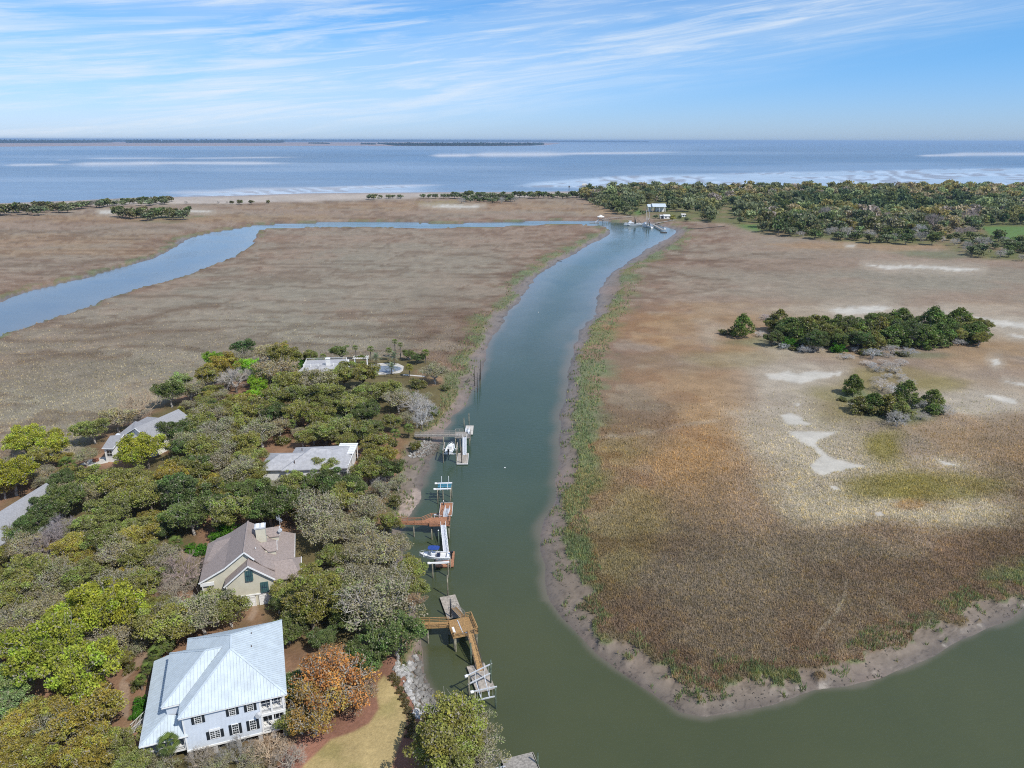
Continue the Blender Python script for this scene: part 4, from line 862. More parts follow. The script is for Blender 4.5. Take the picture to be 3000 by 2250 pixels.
def wood_kind(px, py, n, q):
    if 2250 < px < 2920 and 585 < py < 640 and q < .72: return 'pine' if q < .4 else 'cedar'
    if px > 2650 and py < 600: return ('yel', 'tan', 'yel', 'pale', 'fog', 'tan')[int(q*5.99)]
    if 2730 < px < 2880 and 640 < py < 700: return ('yel', 'tan', 'barep', 'fog')[int(q*3.99)]
    if py > 690: return ('cedar', 'fog', 'cedar', 'bare', 'fog')[int(q*4.99)]
    t = ('fog', 'cedar', 'fog', 'oak', 'pine', 'cedarb', 'fog') if n < .52 else ('fog', 'tan', 'oakt', 'fog', 'oak', 'barep', 'yel', 'pale', 'oak')
    return t[int(q*(len(t)-.01))]
nd_ = np.argsort(wy_[accept]); single = set(nd_[:235].tolist()); mass = []
WC = {'bare': (.28,.26,.24), 'barep': (.30,.25,.24)}
for n_i in range(len(accept)):
    i = accept[n_i]; k_ = wood_kind(apx[n_i], apy[n_i], nn[n_i], n2w[n_i]); r = 4.6+5.2*rw.random()**2
    if k_ == 'pine': r *= .85
    if n_i in single:
        edge = apy[n_i] > 690
        add_tree(k_, wx_[i], wy_[i], r*(.85 if edge else 1.), (.85 if edge else 1.25)*(1.25 if k_ == 'pine' else 1), 'far', .6)
    else: mass.append((wx_[i], wy_[i], r*1.05, k_, rw.random(4)))
tmpl = []
for me, tm in FAR_T:
    v = np.empty(len(me.vertices)*3, np.float32); me.vertices.foreach_get('co', v); tmpl.append(v.reshape(-1, 4, 3))
VV, CC, RR = [], [], []
for x, y, r, k_, q in mass:
    T = tmpl[int(q[0]*3.99)]; T = T[int(q[3]*2.99)::3] if y > 760 else T[int(q[3]*1.99)::2]; an = q[1]*6.28; c, s = math.cos(an), math.sin(an); sc = r/5.
    hs = (1.5 if k_ == 'pine' else 1.25)*(.85+.3*q[2])
    # leaf quads grow as they are thinned so that the canopy keeps its cover
    ctr = T.mean(1, keepdims=True); T2 = ctr+(T-ctr)*1.45
    X_ = T2[..., 0]*c-T2[..., 1]*s; Y_ = T2[..., 0]*s+T2[..., 1]*c
    VV.append(np.stack([X_*sc+x, Y_*sc+y, T2[..., 2]*sc*hs+.4], -1).reshape(-1, 3))
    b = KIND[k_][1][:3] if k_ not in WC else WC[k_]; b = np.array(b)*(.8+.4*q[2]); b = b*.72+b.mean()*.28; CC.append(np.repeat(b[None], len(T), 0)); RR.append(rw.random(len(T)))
VV = np.concatenate(VV); CC = np.concatenate(CC); RR = np.concatenate(RR)
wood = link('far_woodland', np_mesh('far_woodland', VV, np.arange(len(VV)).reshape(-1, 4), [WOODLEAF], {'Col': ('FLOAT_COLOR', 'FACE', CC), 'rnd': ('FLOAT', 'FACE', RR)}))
tag(wood, 'mixed evergreen and budding woodland reaching back to the open water', 'woodland', kind='stuff')
# tree belts on the opposite shore of the sound
def belt(pts, seed, step_px=1.6, name='distant_tree_belt', lab=''):
    rb = np.random.default_rng(seed); P_ = np.array(pts, float); V = []; C = []
    xs = np.arange(P_[0, 0], P_[-1, 0], step_px)
    for x in xs:
        b = np.interp(x, P_[:, 0], P_[:, 1]); tp = np.interp(x, P_[:, 0], P_[:, 2])
        for row in range(2):
            q = at(x+rb.uniform(-1, 1), b-row*.25, -1.); dep = q.y*CP-(q.z-H)*SP; mpp = dep/FPX
            hgt = (b-tp)*mpp*(.55+.5*rb.random()); w_ = 2.2*mpp*(.6+.8*rb.random())
            n = 7; c = rb.normal(size=(n, 3)); c /= np.linalg.norm(c, axis=1)[:, None]; c[:, 2] = np.abs(c[:, 2])
            ctr = np.array([q.x, q.y, -1.])+c*np.array([w_, w_, hgt*.85]); ctr[:, 2] = np.maximum(ctr[:, 2], hgt*.15)
            vv, _ = cards(rb, ctr, w_*1.5, up=0); V.append(vv); C.append(np.repeat(np.array([[.030, .055, .048]])*(.7+.6*rb.random()), n, 0))
    V = np.concatenate(V); C = np.concatenate(C)
    o = link(name, np_mesh(name, V, np.arange(len(V)).reshape(-1, 4), [WOODLEAF], {'Col': ('FLOAT_COLOR', 'FACE', C), 'rnd': ('FLOAT', 'FACE', rb.random(len(C)))}))
    tag(o, lab, 'woodland', kind='stuff')
belt([(-200,418.5,408),(0,419.4,408.6),(180,419,409),(325,417.5,409.5),(340,415.5,409.5),(372,415.5,409.5)], 1, 1.3, lab='dark far shore tree belt along the left edge of the sound')
belt([(372,418.6,408.8),(600,418.6,408.8),(830,418.3,409)], 2, 1.3, lab='dark far shore tree belt left of the long marsh gap')
belt([(830,414.8,409.3),(1300,415.3,410.),(1600,416.,411.2)], 3, 1.6, lab='thin far shore tree line along the horizon')
belt([(1600,416.,412.),(1720,416.4,412.8),(1900,416.6,414)], 4, 1.8, lab='lowest far shore tree line dying out on the horizon')
belt([(1110,421.5,419),(1160,427,418),(1300,427.5,417),(1450,427.2,417.6),(1560,426.2,418),(1592,424,419)], 5, 1.2, lab='wooded island in front of the far shore')
belt([(906,420.5,418.5),(940,421,418.7),(965,421.5,420)], 6, 1.5, lab='small dark scrub patch on the far mudflat')
belt([(1060,423.2,420),(1098,423.5,420.3)], 7, 1.5, lab='scrub patch just left of the wooded island')

# ------------------------------------------------------------------ marsh grass blades (uncountable: one object each)
GR = leaf_mat('grass_blades', True)
def blades(name, px, py, hgt, wid, kind_, seed, label):
    rb = np.random.default_rng(seed); x, y = at_np(px, py, 0.)
    z, c, w_, tf, sv, sw, su, co = zones(x, y)
    if kind_ == 'marsh': ok = (sv < -.3) & (tf > .62) & (su < -.5) & (rb.random(len(x)) < sst(py, *((1100, 1420) if seed == 1 else (840, 1120))))
    else:
        cl = fbm(x/2.6, y/2.6, 500, 3); lim = 3.0*sst(cl, .47, .68)*np.where(py > 1000, 1.7, .5)
        ok = (sv < lim) & (sv > -np.where(px < 1500, 3.6, 5.2)*(.5+fbm(x/20, y/20, 41, 4))*np.clip(y/150, .8, 2)) & (sw < -.25) & (su < 1) & ~((px < 760) & (py > 690+(760-px)*.39)) & (co > 20) & (fbm(x/1.4, y/1.4, 510, 2) > .38) & ((py < 1700) | (fbm(x/5, y/5, 43, 3) > .47))
    x, y, z, c = x[ok], y[ok], z[ok], c[ok]; n = len(x); sc = np.clip(y/110, .8, 2.6)
    an = rb.random(n)*6.28; h = hgt*(.5+.8*rb.random(n)); w_ = wid*(.7+.6*rb.random(n))*sc; lean = .35*h
    dx, dy = np.cos(an)*w_/2, np.sin(an)*w_/2; la = rb.random(n)*6.28
    a_ = np.stack([x-dx, y-dy, z-.05], 1); b_ = np.stack([x+dx, y+dy, z-.05], 1)
    t_ = np.stack([x+np.cos(la)*lean+dx*.25, y+np.sin(la)*lean+dy*.25, z+h], 1)
    V = np.stack([a_, b_, t_], 1).reshape(-1, 3); F3 = np.arange(3*n).reshape(-1, 3)
    if kind_ != 'marsh':
        g = C_GRN*(.9+1.2*rb.random((n, 1))); k = (rb.random((n, 1)) < .22); g = np.where(k, PAN(.27,.235,.12), g)
        c = g*(.75+.5*fbm(x/12, y/12, 41, 3))[:, None]
    else:
        c = c*(1.5+.45*rb.random((n, 1)))*np.array([.97, 1., 1.02])
    me = np_mesh(name, V, F3, [GR], {'Col': ('FLOAT_COLOR', 'FACE', c), 'rnd': ('FLOAT', 'FACE', rb.random(n)*.4+.3)})
    o = link(name, me); tag(o, label, 'grass', kind='stuff'); return n
rg_ = np.random.default_rng(9)
N1 = 270000
blades('marsh_grass', rg_.uniform(1600, 3160, N1), 1120+1000*rg_.random(N1)**.8, .55, .17, 'marsh', 1, 'brown cordgrass covering the near right marsh')
N2 = 70000
blades('marsh_grass', rg_.uniform(-120, 1420, N2), rg_.uniform(860, 1400, N2), .5, .20, 'marsh', 2, 'greyish brown cordgrass on the left marsh behind the wood')
N3 = 330000
blades('bank_grass', rg_.uniform(1100, 3200, N3), 690+1450*rg_.random(N3), .85, .16, 'bank', 3, 'green cordgrass fringe along the creek banks')
# drift wood and dark clods on the mud
def clods(name, n, seed):
    rb = np.random.default_rng(seed); px = rb.uniform(1300, 3050, n); py = rb.uniform(900, 2120, n); x, y = at_np(px, py, 0.)
    z, c, w_, tf, sv, sw, su, co = zones(x, y); ok = (sv > -.2) & (sw < -.1) & (su < -1) & (fbm(x/4, y/4, 600, 3) > .52)
    x, y, z = x[ok], y[ok], z[ok]; n = len(x); s = .10+.22*rb.random(n)
    base = np.array([[1,0,0],[-.5,.87,0],[-.5,-.87,0],[0,0,.8]]); an = rb.random(n)*6.28; ca, sa = np.cos(an), np.sin(an)
    B = base[None]*s[:, None, None]*(.6+.8*rb.random((n, 1, 3))); V = np.stack([B[..., 0]*ca[:, None]-B[..., 1]*sa[:, None]+x[:, None], B[..., 0]*sa[:, None]+B[..., 1]*ca[:, None]+y[:, None], B[..., 2]+z[:, None]-.03], -1).reshape(-1, 3)
    F_ = (np.array([[0,1,3],[1,2,3],[2,0,3]])[None]+4*np.arange(n)[:, None, None]).reshape(-1, 3)
    o = link(name, np_mesh(name, V, F_, [mat('dark_mud_clod', (.09,.078,.066), .8, .3)])); tag(o, 'dark clods and shells scattered over the mud banks', 'debris', kind='stuff')
clods('mud_clods', 14000, 8)

ORG = {}
def part(mb, name, mats, parent, top, smooth=False):
    return link(name, mb.mesh(name, mats, tuple(top.location), smooth), parent)
# ------------------------------------------------------------------ rocks
def rock_mesh(seed):
    import bmesh
    rn = random.Random(seed); bm = bmesh.new(); bmesh.ops.create_icosphere(bm, subdivisions=1, radius=.5)
    for v in bm.verts: v.co = Vector((v.co.x*rn.uniform(.8, 1.25), v.co.y*rn.uniform(.55, 1.), v.co.z*rn.uniform(.4, .8)))
    me = bpy.data.meshes.new('rock'); bm.to_mesh(me); bm.free(); me.materials.append(ROCKM); return me
ROCKS = [rock_mesh(i) for i in range(7)]
def riprap(polyP, n, label, pale, seed, smin=.5, smax=1.15):
    rb = random.Random(seed); xs = [p[0] for p in polyP]; ys = [p[1] for p in polyP]
    c0 = at(sum(xs)/len(xs), sum(ys)/len(ys), -.5); root = thing('rock_revetment', c0, label, 'rocks'); k = 0
    cand = [(rb.uniform(min(xs), max(xs)), rb.uniform(min(ys), max(ys))) for _ in range(n*4)]
    q = np.array(cand); ins = sdist(q[:, 0], q[:, 1], polyP) > 0; q = q[ins][:n]; x, y = at_np(q[:, 0], q[:, 1], -.5); Z_ = zones(x, y)
    for i in range(len(q)):
        s = rb.uniform(smin, smax); zz = max(Z_[0][i], ZW-.1)
        r = link('rock', ROCKS[rb.randrange(7)], root, loc=(x[i]-c0.x, y[i]-c0.y, zz+s*.12-c0.z), rot=(rb.uniform(-.5, .5), rb.uniform(-.5, .5), rb.uniform(0, 6.28)), scale=(s, s, s))
        t = 1-min(1, max(0, (Z_[0][i]-ZW)/1.2)); b = rb.uniform(.75, 1.2)*pale; wet = max(0, t*1.3-.2)
        r.color = (b*(.62-.42*wet), b*(.60-.42*wet), b*(.57-.42*wet), 1)
riprap([Z2(*q) for q in [(1130,610),(1200,640),(1220,770),(1290,880),(1350,990),(1340,1060),(1250,1090),(1190,1150),(1130,1170),(1160,1060),(1080,930),(1060,850),(980,760),(1010,700),(1080,700)]], 290, 'pale boulder revetment between the golden lawn and the creek', .72, 1, .5, 1.5)
riprap([ZE(*q) for q in [(430,850),(560,830),(700,850),(810,900),(780,1000),(690,1080),(560,1120),(420,1180),(150,1220),(120,1160),(300,1020),(360,930)]], 200, 'grey brown boulder bank beside the weathered dock', .8, 2, .45, 1.2)
# low shrubs planted along the lawn
rb = random.Random(3)
hed = [(965,780),(1000,800),(965,805),(1000,825),(995,850),(1030,882),(1022,912),(1055,938),(1046,962),(1073,985),(1068,1018),(1092,1043),(1090,1072),(1118,1100),(1122,1134),(1135,1165),(1105,1195),(1118,1220),(1100,1262)]
for i, q in enumerate(hed):
    p = at(*Z2(*q), .5); r = link('planted_shrub', SHRUBS[i % 2], None, loc=(p.x, p.y, .35), scale=(.36, .36, .32)); r.color = (.11, .085, .035, .2)
    tag(r, f'small brown planted shrub, {["first","second","third","fourth","fifth","sixth","seventh","eighth","ninth","tenth","eleventh","twelfth","thirteenth","fourteenth","fifteenth","sixteenth","seventeenth","eighteenth","nineteenth"][i]} from the top of the row beside the lawn', 'shrub', 'row of low shrubs along the lawn')

# ------------------------------------------------------------------ buildings
def clip(poly, a, c, sgn):
    out = []
    for i in range(len(poly)):
        p, q = poly[i], poly[(i+1) % len(poly)]; dp, dq = sgn*(p[a]-c), sgn*(q[a]-c)
        if dp >= 0: out.append(p)
        if (dp > 0 > dq) or (dp < 0 < dq): t = dp/(dp-dq); out.append((p[0]+(q[0]-p[0])*t, p[1]+(q[1]-p[1])*t))
    return out
def seam_roof(top, parent, P, width=.42, m=METALROOF, nm='roof_panel', off=0.):
    """standing seam facet; P[0]-P[1] is the eave"""
    P = [Vector(p) for p in P]; e_ = (P[1]-P[0]).normalized(); n = (P[1]-P[0]).cross(P[2]-P[0])
    if n.z < 0: n = -n
    n.normalize(); s_ = n.cross(e_).normalized(); O_ = P[0]
    L = [((p-O_).dot(e_), (p-O_).dot(s_)) for p in P]; a0, a1 = min(l[0] for l in L), max(l[0] for l in L)
    k = math.ceil((a1-a0)/width-1e-6); 
    for i in range(k):
        u0, u1 = a0+i*width, min(a0+(i+1)*width, a1)
        g = clip(clip(L, 0, u0+.004, 1), 0, u1-.004, -1)
        if len(g) < 3: continue
        mb = MB(); top_ = [O_+e_*x+s_*y+n*.03 for x, y in g]; bot = [p-n*.06 for p in top_]
        ar = sum(g[j][0]*g[(j+1) % len(g)][1]-g[(j+1) % len(g)][0]*g[j][1] for j in range(len(g)))
        if ar < 0: top_ = top_[::-1]; bot = bot[::-1]
        mb.face(top_); mb.face(bot[::-1])
        for j in range(len(g)): q = (j+1) % len(g); mb.face([bot[j], bot[q], top_[q], top_[j]])
        ys = [y for x, y in g if x < u0+.03]
        if len(ys) > 1 and max(ys)-min(ys) > .3:
            mb.bar(O_+e_*(u0+.02)+s_*min(ys)+n*.05, O_+e_*(u0+.02)+s_*max(ys)+n*.05, .045, .07, 1)
        part(mb, nm, [m, METALSEAM], parent, top)
def cap(mb, a, b, w=.28, h=.07, mi=0): mb.bar(Vector(a)+Vector((0, 0, .05)), Vector(b)+Vector((0, 0, .05)), w, h, mi)
def window(top, F, x0, x1, z0, z1, y, nx=3, nz=2, sash=True, sh=0., sw=.38, frm=WHITE, name='window'):
    """window on a wall facing local -y"""
    def B(mb, a, b, c, d, e_, f):
        mb.hexa([F(a, c, e_), F(b, c, e_), F(b, d, e_), F(a, d, e_), F(a, c, f), F(b, c, f), F(b, d, f), F(a, d, f)])
    t = .09; w = MB(); B(w, x0-t, x1+t, y-.07, y+.02, z0-t, z0); B(w, x0-t, x1+t, y-.07, y+.02, z1, z1+t*1.2); B(w, x0-t, x0, y-.07, y+.02, z0, z1); B(w, x1, x1+t, y-.07, y+.02, z0, z1)
    for i in range(1, nx): xx = x0+(x1-x0)*i/nx; B(w, xx-.015, xx+.015, y-.045, y, z0, z1)
    tot = nz*2 if sash else nz
    for i in range(1, tot): zz = z0+(z1-z0)*i/tot; k = .03 if (sash and i == nz) else .015; B(w, x0, x1, y-.05, y, zz-k, zz+k)
    o = part(w, name, frm, top, top)
    g = MB(); B(g, x0, x1, y-.02, y+.01, z0, z1); part(g, 'pane', GLASS, o, top)
    if sh:
        for a, b in ((x0-t-.02-sw, x0-t-.02), (x1+t+.02, x1+t+.02+sw)):
            s_ = MB(); B(s_, a, b, y-.06, y-.005, z0-.05, z1+.08); part(s_, 'shutter', SHUTTER, top, top)
def Bx(F, mb, x0, x1, y0, y1, z0, z1, mi=0):
    return mb.hexa([F(x0, y0, z0), F(x1, y0, z0), F(x1, y1, z0), F(x0, y1, z0), F(x0, y0, z1), F(x1, y0, z1), F(x1, y1, z1), F(x0, y1, z1)], mi)
def rail(F, top, pts, z, h=.95, m=WHITE, bal=.14, name='railing', pitch=True):
    mb = MB()
    for (ax, ay), (bx_, by_) in zip(pts[:-1], pts[1:]):
        a, b = F(ax, ay, z), F(bx_, by_, z); L = (b-a).length
        mb.bar(a+Vector((0, 0, h)), b+Vector((0, 0, h)), .09, .07); mb.bar(a+Vector((0, 0, .12)), b+Vector((0, 0, .12)), .06, .05)
        n = max(1, int(L/bal))
        for i in range(n+1): p = a+(b-a)*(i/n); mb.bar(p+Vector((0, 0, .1)), p+Vector((0, 0, h)), .045, .045)
    return part(mb, name, m, top, top)

# --- white metal roofed house (local frame: x along the front, y away)
o1 = at(*Z1(1280, 880), 8.7); F = Fr((o1.x, o1.y), 19.3)
h1 = thing('metal_roof_house', F(7, 9, .3), 'pale blue house with white standing seam metal roof and dark shutters at lower left', 'house')
EZ = 8.7; SL = .60; ZR = EZ+7.55*SL
w = MB()
Bx(F, w, .5, 11.05, .5, 18.1, 2.3, EZ-.1); Bx(F, w, 11.05, 14.6, 3.0, 18.1, 2.3, EZ-.1); Bx(F, w, -2.0, .5, 3.6, 15.1, 2.3, EZ-.1)
part(w, 'wall', BLUEWALL, h1, h1)
w = MB(); nb_ = 34                                               # lapped boards on the wall that faces the creek mouth
for i in range(nb_):
    z0 = 2.32+i*(EZ-2.5)/nb_; z1 = z0+(EZ-2.5)/nb_
    w.face([F(.52, .46, z0), F(11.0, .46, z0), F(11.0, .49, z1), F(.52, .49, z1)]); w.face([F(.52, .49, z0), F(11.0, .49, z0), F(11.0, .46, z0), F(.52, .46, z0)])
tag(part(w, 'siding_boards', BLUEWALL, h1, h1), kind='stuff')
w = MB()                                                        # trim
Bx(F, w, .38, .56, .40, .60, 2.1, EZ-.1); Bx(F, w, .38, 14.7, .36, .62, 2.05, 2.35); Bx(F, w, .0, 15.0, .02, .14, EZ-.22, EZ-.02); Bx(F, w, .0, .12, .02, 3.1, EZ-.22, EZ-.02); Bx(F, w, 15.0, 15.12, .02, 18.5, EZ-.22, EZ-.02)
Bx(F, w, -2.5, -.1, 3.1, 3.22, EZ-.22, EZ-.02); Bx(F, w, .1, 15., .14, .5, EZ-.14, EZ-.08)
part(w, 'trim', WHITE, h1, h1)
# roof facets
FL, FR_, BR, BL = F(0, 0, EZ), F(15.1, 0, EZ), F(15.1, 18.6, EZ), F(0, 18.6, EZ); R1, R2 = F(7.55, 7.55, ZR), F(7.55, 11.05, ZR)
seam_roof(h1, h1, [FL, FR_, R1], .46); seam_roof(h1, h1, [FR_, BR, R2, R1], .46); seam_roof(h1, h1, [BR, BL, R2], .62)
seam_roof(h1, h1, [BL, FL, R1, R2], .46)
zr = EZ+.06+6.25*SL
wFL, wBL = F(-2.5, 3.1, EZ+.06), F(-2.5, 15.6, EZ+.06); wR1, wR2 = F(3.75, 9.35, zr), F(6.15, 9.35, zr)
seam_roof(h1, h1, [wBL, wFL, wR1], .5); seam_roof(h1, h1, [wFL, F(.02, 3.1, EZ+.06), wR2, wR1], .5); seam_roof(h1, h1, [F(.02, 15.6, EZ+.06), wBL, wR1, wR2], .5)
PZ = 5.2; pt = F(-2.0, 3.6, 6.85)
seam_roof(h1, h1, [F(-5.6, .3, PZ), F(.9, .3, PZ), F(.5, 3.0, 6.6), pt], .46)
seam_roof(h1, h1, [F(-5.7, 19.2, PZ), F(-5.6, .3, PZ), pt, F(-2.0, 18.2, 6.85)], .62)
w = MB()
for a, b in ((FL, R1), (FR_, R1), (BR, R2), (BL, R2), (R1, R2), (wFL, wR1), (wBL, wR1), (wR1, wR2), (F(-5.6, .3, PZ), pt)): cap(w, a, b)
part(w, 'ridge_cap', METALROOF, h1, h1)
for x, y in ((10.4, 9.2), (10.4, 12.5)):
    zz = EZ+(15.1-x)*SL; w = MB(); w.cyl(F(x, y, zz-.1), F(x, y, zz+.35), .07, n=6); part(w, 'vent_pipe', RUST, h1, h1)
# windows: upper and lower rows
for x0, x1, z0, z1 in ((2.10, 2.94, 6.85, 8.12), (6.85, 7.63, 6.85, 8.12), (9.38, 10.14, 6.87, 8.12)): window(h1, F, x0, x1, z0, z1, .45, 3, 2, True, 1)
for x0, x1, z0, z1 in ((6.90, 7.70, 3.30, 5.05), (9.39, 10.2, 3.32, 5.02)): window(h1, F, x0, x1, z0, z1, .45, 3, 2, True, 1)
window(h1, F, 3.80, 4.38, 3.45, 4.75, .45, 2, 2, True, 0); window(h1, F, 4.52, 5.10, 3.45, 4.75, .45, 2, 2, True, 0)
w = MB(); Bx(F, w, 3.66, 5.24, .34, .44, 4.88, 5.2); part(w, 'window_head', WHITE, h1, h1)
for a, b in ((3.26, 3.68), (5.24, 5.66)):
    w = MB(); Bx(F, w, a, b, .385, .44, 3.4, 4.85); part(w, 'shutter', SHUTTER, h1, h1)
# corner porches on two floors
w = MB(); Bx(F, w, 11.1, 14.55, 2.9, 2.98, 2.4, EZ-.2); part(w, 'porch_wall', SCREEN, h1, h1)
for z0, z1 in ((2.35, 5.25), (5.72, 8.45)):
    w = MB()
    for x in (11.12, 12.72, 14.42): Bx(F, w, x-.12, x+.14, .42, .66, z0, z1)
    for y in (3.2,): Bx(F, w, 14.4, 14.66, y-.12, y+.12, z0, z1)
    Bx(F, w, 11.0, 14.6, .44, 3.0, z0-.14, z0); Bx(F, w, 11.0, 14.66, .38, .64, z1, z1+.45)
    part(w, 'porch_frame', WHITE, h1, h1)
    rail(F, h1, [(11.2, .5), (12.6, .5)], z0, .85, bal=.13); rail(F, h1, [(12.9, .5), (14.3, .5)], z0, .85, bal=.13); rail(F, h1, [(14.55, .7), (14.55, 3.0)], z0, .85, bal=.15)
    w = MB()
    for x in (11.3, 12.0, 12.7, 13.1, 13.7, 14.2): Bx(F, w, x-.02, x+.02, .60, .63, z0+.9, z1)
    Bx(F, w, 11.2, 14.3, .60, .63, z0+1.7, z0+1.74); part(w, 'screen_mullion', WHITE, h1, h1)
# left porch and its posts
w = MB(); Bx(F, w, -5.2, .4, .8, 3.4, 2.2, 2.4)
for x, y in ((-5.2, .8), (-3.3, .8), (-1.5, .8), (.25, .8), (-5.2, 5.), (-5.2, 9.), (-5.2, 13.), (-5.2, 17.)): Bx(F, w, x-.1, x+.1, y-.1, y+.1, 2.3, 5.05)
Bx(F, w, -5.6, .9, .22, .32, 4.98, 5.18); Bx(F, w, -5.68, -5.58, .3, 19.2, 4.98, 5.18); part(w, 'porch_posts', WHITE, h1, h1)
rail(F, h1, [(-5.2, .8), (.25, .8)], 2.35, .85); rail(F, h1, [(-5.2, .8), (-5.2, 17.)], 2.35, .85)
w = MB(); Bx(F, w, -2.0, .3, 3.5, 3.56, 2.4, 6.4); w.hexa([F(-5.2, 3.5, 2.4), F(-2, 3.5, 2.4), F(-2, 3.56, 2.4), F(-5.2, 3.56, 2.4), F(-5.2, 3.5, 5.1), F(-2, 3.5, 6.4), F(-2, 3.56, 6.4), F(-5.2, 3.56, 5.1)]); Bx(F, w, -5.3, -2., 3.6, 18.1, 2.2, 2.4); part(w, 'porch_back_wall', SCREEN, h1, h1)
# side stair at left
w = MB()
for i in range(9): Bx(F, w, -6.6-.27*i, -6.3-.27*i, 8.6, 10.0, 2.1-.22*i, 2.2-.22*i)
part(w, 'stair', WOODG, h1, h1)
w = MB(); 
for y in (8.6, 10.0):
    w.bar(F(-5.3, y, 3.2), F(-6.3, y, 3.2), .08, .08); w.bar(F(-6.3, y, 3.2), F(-8.7, y, 1.25), .08, .08)
    for i in range(16): w.bar(F(-5.4-.21*i, y, 3.15-max(0, -.9+.21*i)*.81), F(-5.4-.21*i, y, 2.3-max(0, -.9+.21*i)*.81), .04, .04)
part(w, 'stair_railing', WHITE, h1, h1)
# ground level arcade
w = MB()
for x in (.8, 4.2, 7.5, 10.6, 12.6, 14.2):
    for y in (.75, 6.5, 12., 17.7): Bx(F, w, x-.3, x+.3, y-.25, y+.25, -.2, 2.1)
part(w, 'pier', BRICK, h1, h1)
w = MB(); Bx(F, w, .5, 14.5, 6.8, 17.9, 0, 2.3); part(w, 'garage_wall', SCREEN, h1, h1)
w = MB(); w.cyl(F(10.85, .2, 6.0), F(10.62, -.25, 6.1), .42, .36, 12); w.bar(F(10.9, .45, 5.9), F(10.8, .1, 6.0), .05, .05); part(w, 'satellite_dish', ALU, h1, h1)

# --- taupe gabled house with garage
o2 = at(*Z4(655, 1105), 6.1); F = Fr((o2.x, o2.y), 15.8)
h2 = thing('gabled_house', F(4.5, 8, .3), 'cream gabled house with taupe shingle roof, tall chimney and two white garage doors', 'house')
def roofpl(name, mats, pts_list, th=.22, top=None, par=None):
    w = MB()
    for pts in pts_list: w.plate([F(*p) for p in pts], th)
    return part(w, name, mats, par or top, top)
w = MB()
Bx(F, w, .3, 8.9, .15, 7, .2, 6.0); w.slab([tuple(F(*p)[:2]) for p in ((-4.4, 2.7), (4.4, 2.7), (4.4, 17), (-4.4, 17))], .2, 6.0)
Bx(F, w, 4.4, 12.4, 7., 17.8, .2, 4.9); Bx(F, w, 8.9, 13.7, 1.6, 7, .2, 4.9)
w.face([F(.3, .15, 6.0), F(8.9, .15, 6.0), F(4.62, .15, 9.6)]); w.face([F(.3, .5, 6.0), F(4.62, .5, 9.6), F(8.9, .5, 6.0)])
w.face([F(-4.4, 2.7, 6.0), F(9., 2.7, 6.0), F(7.2, 2.7, 7.7), F(4., 2.7, 11.2), F(0, 2.7, 8.3)]); w.face([F(-4.4, 2.9, 6.0), F(0, 2.9, 8.3), F(4., 2.9, 11.2), F(7.2, 2.9, 7.7), F(9., 2.9, 6.0)])
part(w, 'wall', CREAM, h2, h2)
roofpl('garage_roof', SHINGLE, [[(-.1, -.3, 6.0), (4.65, -.3, 9.85), (4.65, 5.5, 9.85), (-.1, 5.5, 6.0)], [(9.3, -.3, 6.1), (4.65, -.3, 9.85), (4.65, 5.5, 9.85), (9.3, 5.5, 6.1)]], top=h2)
zL = lambda x: 11.6-(4.-x)*(5.4/8.8); zR_ = lambda x: 11.6-(x-4.)*.80
roofpl('main_roof', SHINGLE, [
  [(4., 2.2, 11.6), (0, 2.2, 8.6), (0, 16.2, 8.6), (4., 14.6, 11.6)], [(0, 2.2, 8.6), (-4.9, 2.2, 6.1), (-4.9, 17.2, 6.1), (0, 16.2, 8.6)],
  [(4., 2.2, 11.6), (7.2, 2.2, 8.0), (7.2, 17.0, 8.0), (4., 14.6, 11.6)], [(7.2, 5.0, 8.0), (12.9, 5.0, 5.2), (12.9, 18.2, 5.2), (7.2, 17.0, 8.0)],
  [(4., 14.6, 11.6), (7.2, 17.0, 8.0), (8.4, 18.2, 7.4), (0, 18.2, 7.4), (0, 16.2, 8.6)],
  [(7.2, 2.2, 8.0), (9.3, 2.2, 6.6), (9.3, 5.2, 6.9), (7.2, 5.2, 8.0)]], top=h2)
roofpl('side_wing_roof', SHINGLE, [[(8.2, .9, 5.1), (14.2, .9, 5.1), (12.6, 4.6, 7.2), (8.2, 4.6, 7.2)], [(8.2, 8.3, 5.1), (14.2, 8.3, 5.1), (12.6, 4.6, 7.2), (8.2, 4.6, 7.2)], [(14.2, .9, 5.1), (14.2, 8.3, 5.1), (12.6, 4.6, 7.2)]], top=h2)
roofpl('left_wing_roof', SHINGLE, [[(1.2, 13.6, 9.1), (-3.0, 14.2, 7.9), (-4.4, 8.8, 6.5), (-3.2, 8.6, 7.0)], [(1.2, 13.6, 9.1), (-3.0, 14.2, 7.9), (-3.2, 18.0, 6.6), (1.2, 17.6, 8.0)]], top=h2, th=.5)
w = MB(); cap(w, F(4., 2.2, 11.62), F(4., 14.6, 11.62), .35, .10); cap(w, F(4.65, -.3, 9.87), F(4.65, 3.6, 9.87), .3, .08); part(w, 'ridge_cap', SHINGLE, h2, h2)
w = MB()
for a, b in (((-.15, -.36, 5.92), (4.65, -.36, 9.8)), ((9.35, -.36, 6.02), (4.65, -.36, 9.8)), ((-4.95, 2.14, 6.0), (0, 2.14, 8.5)), ((0, 2.14, 8.5), (4., 2.14, 11.5)), ((4., 2.14, 11.5), (5.7, 2.14, 9.6))): w.bar(F(*a), F(*b), .12, .26)
Bx(F, w, .2, 9., -.0, .14, 2.95, 3.2); Bx(F, w, .18, .36, .02, .3, .2, 6.); Bx(F, w, 12.9, 13.0, 8.4, 18.2, 4.95, 5.2); Bx(F, w, 14.2, 14.32, .9, 8.3, 4.9, 5.12); part(w, 'trim', WHITE, h2, h2)
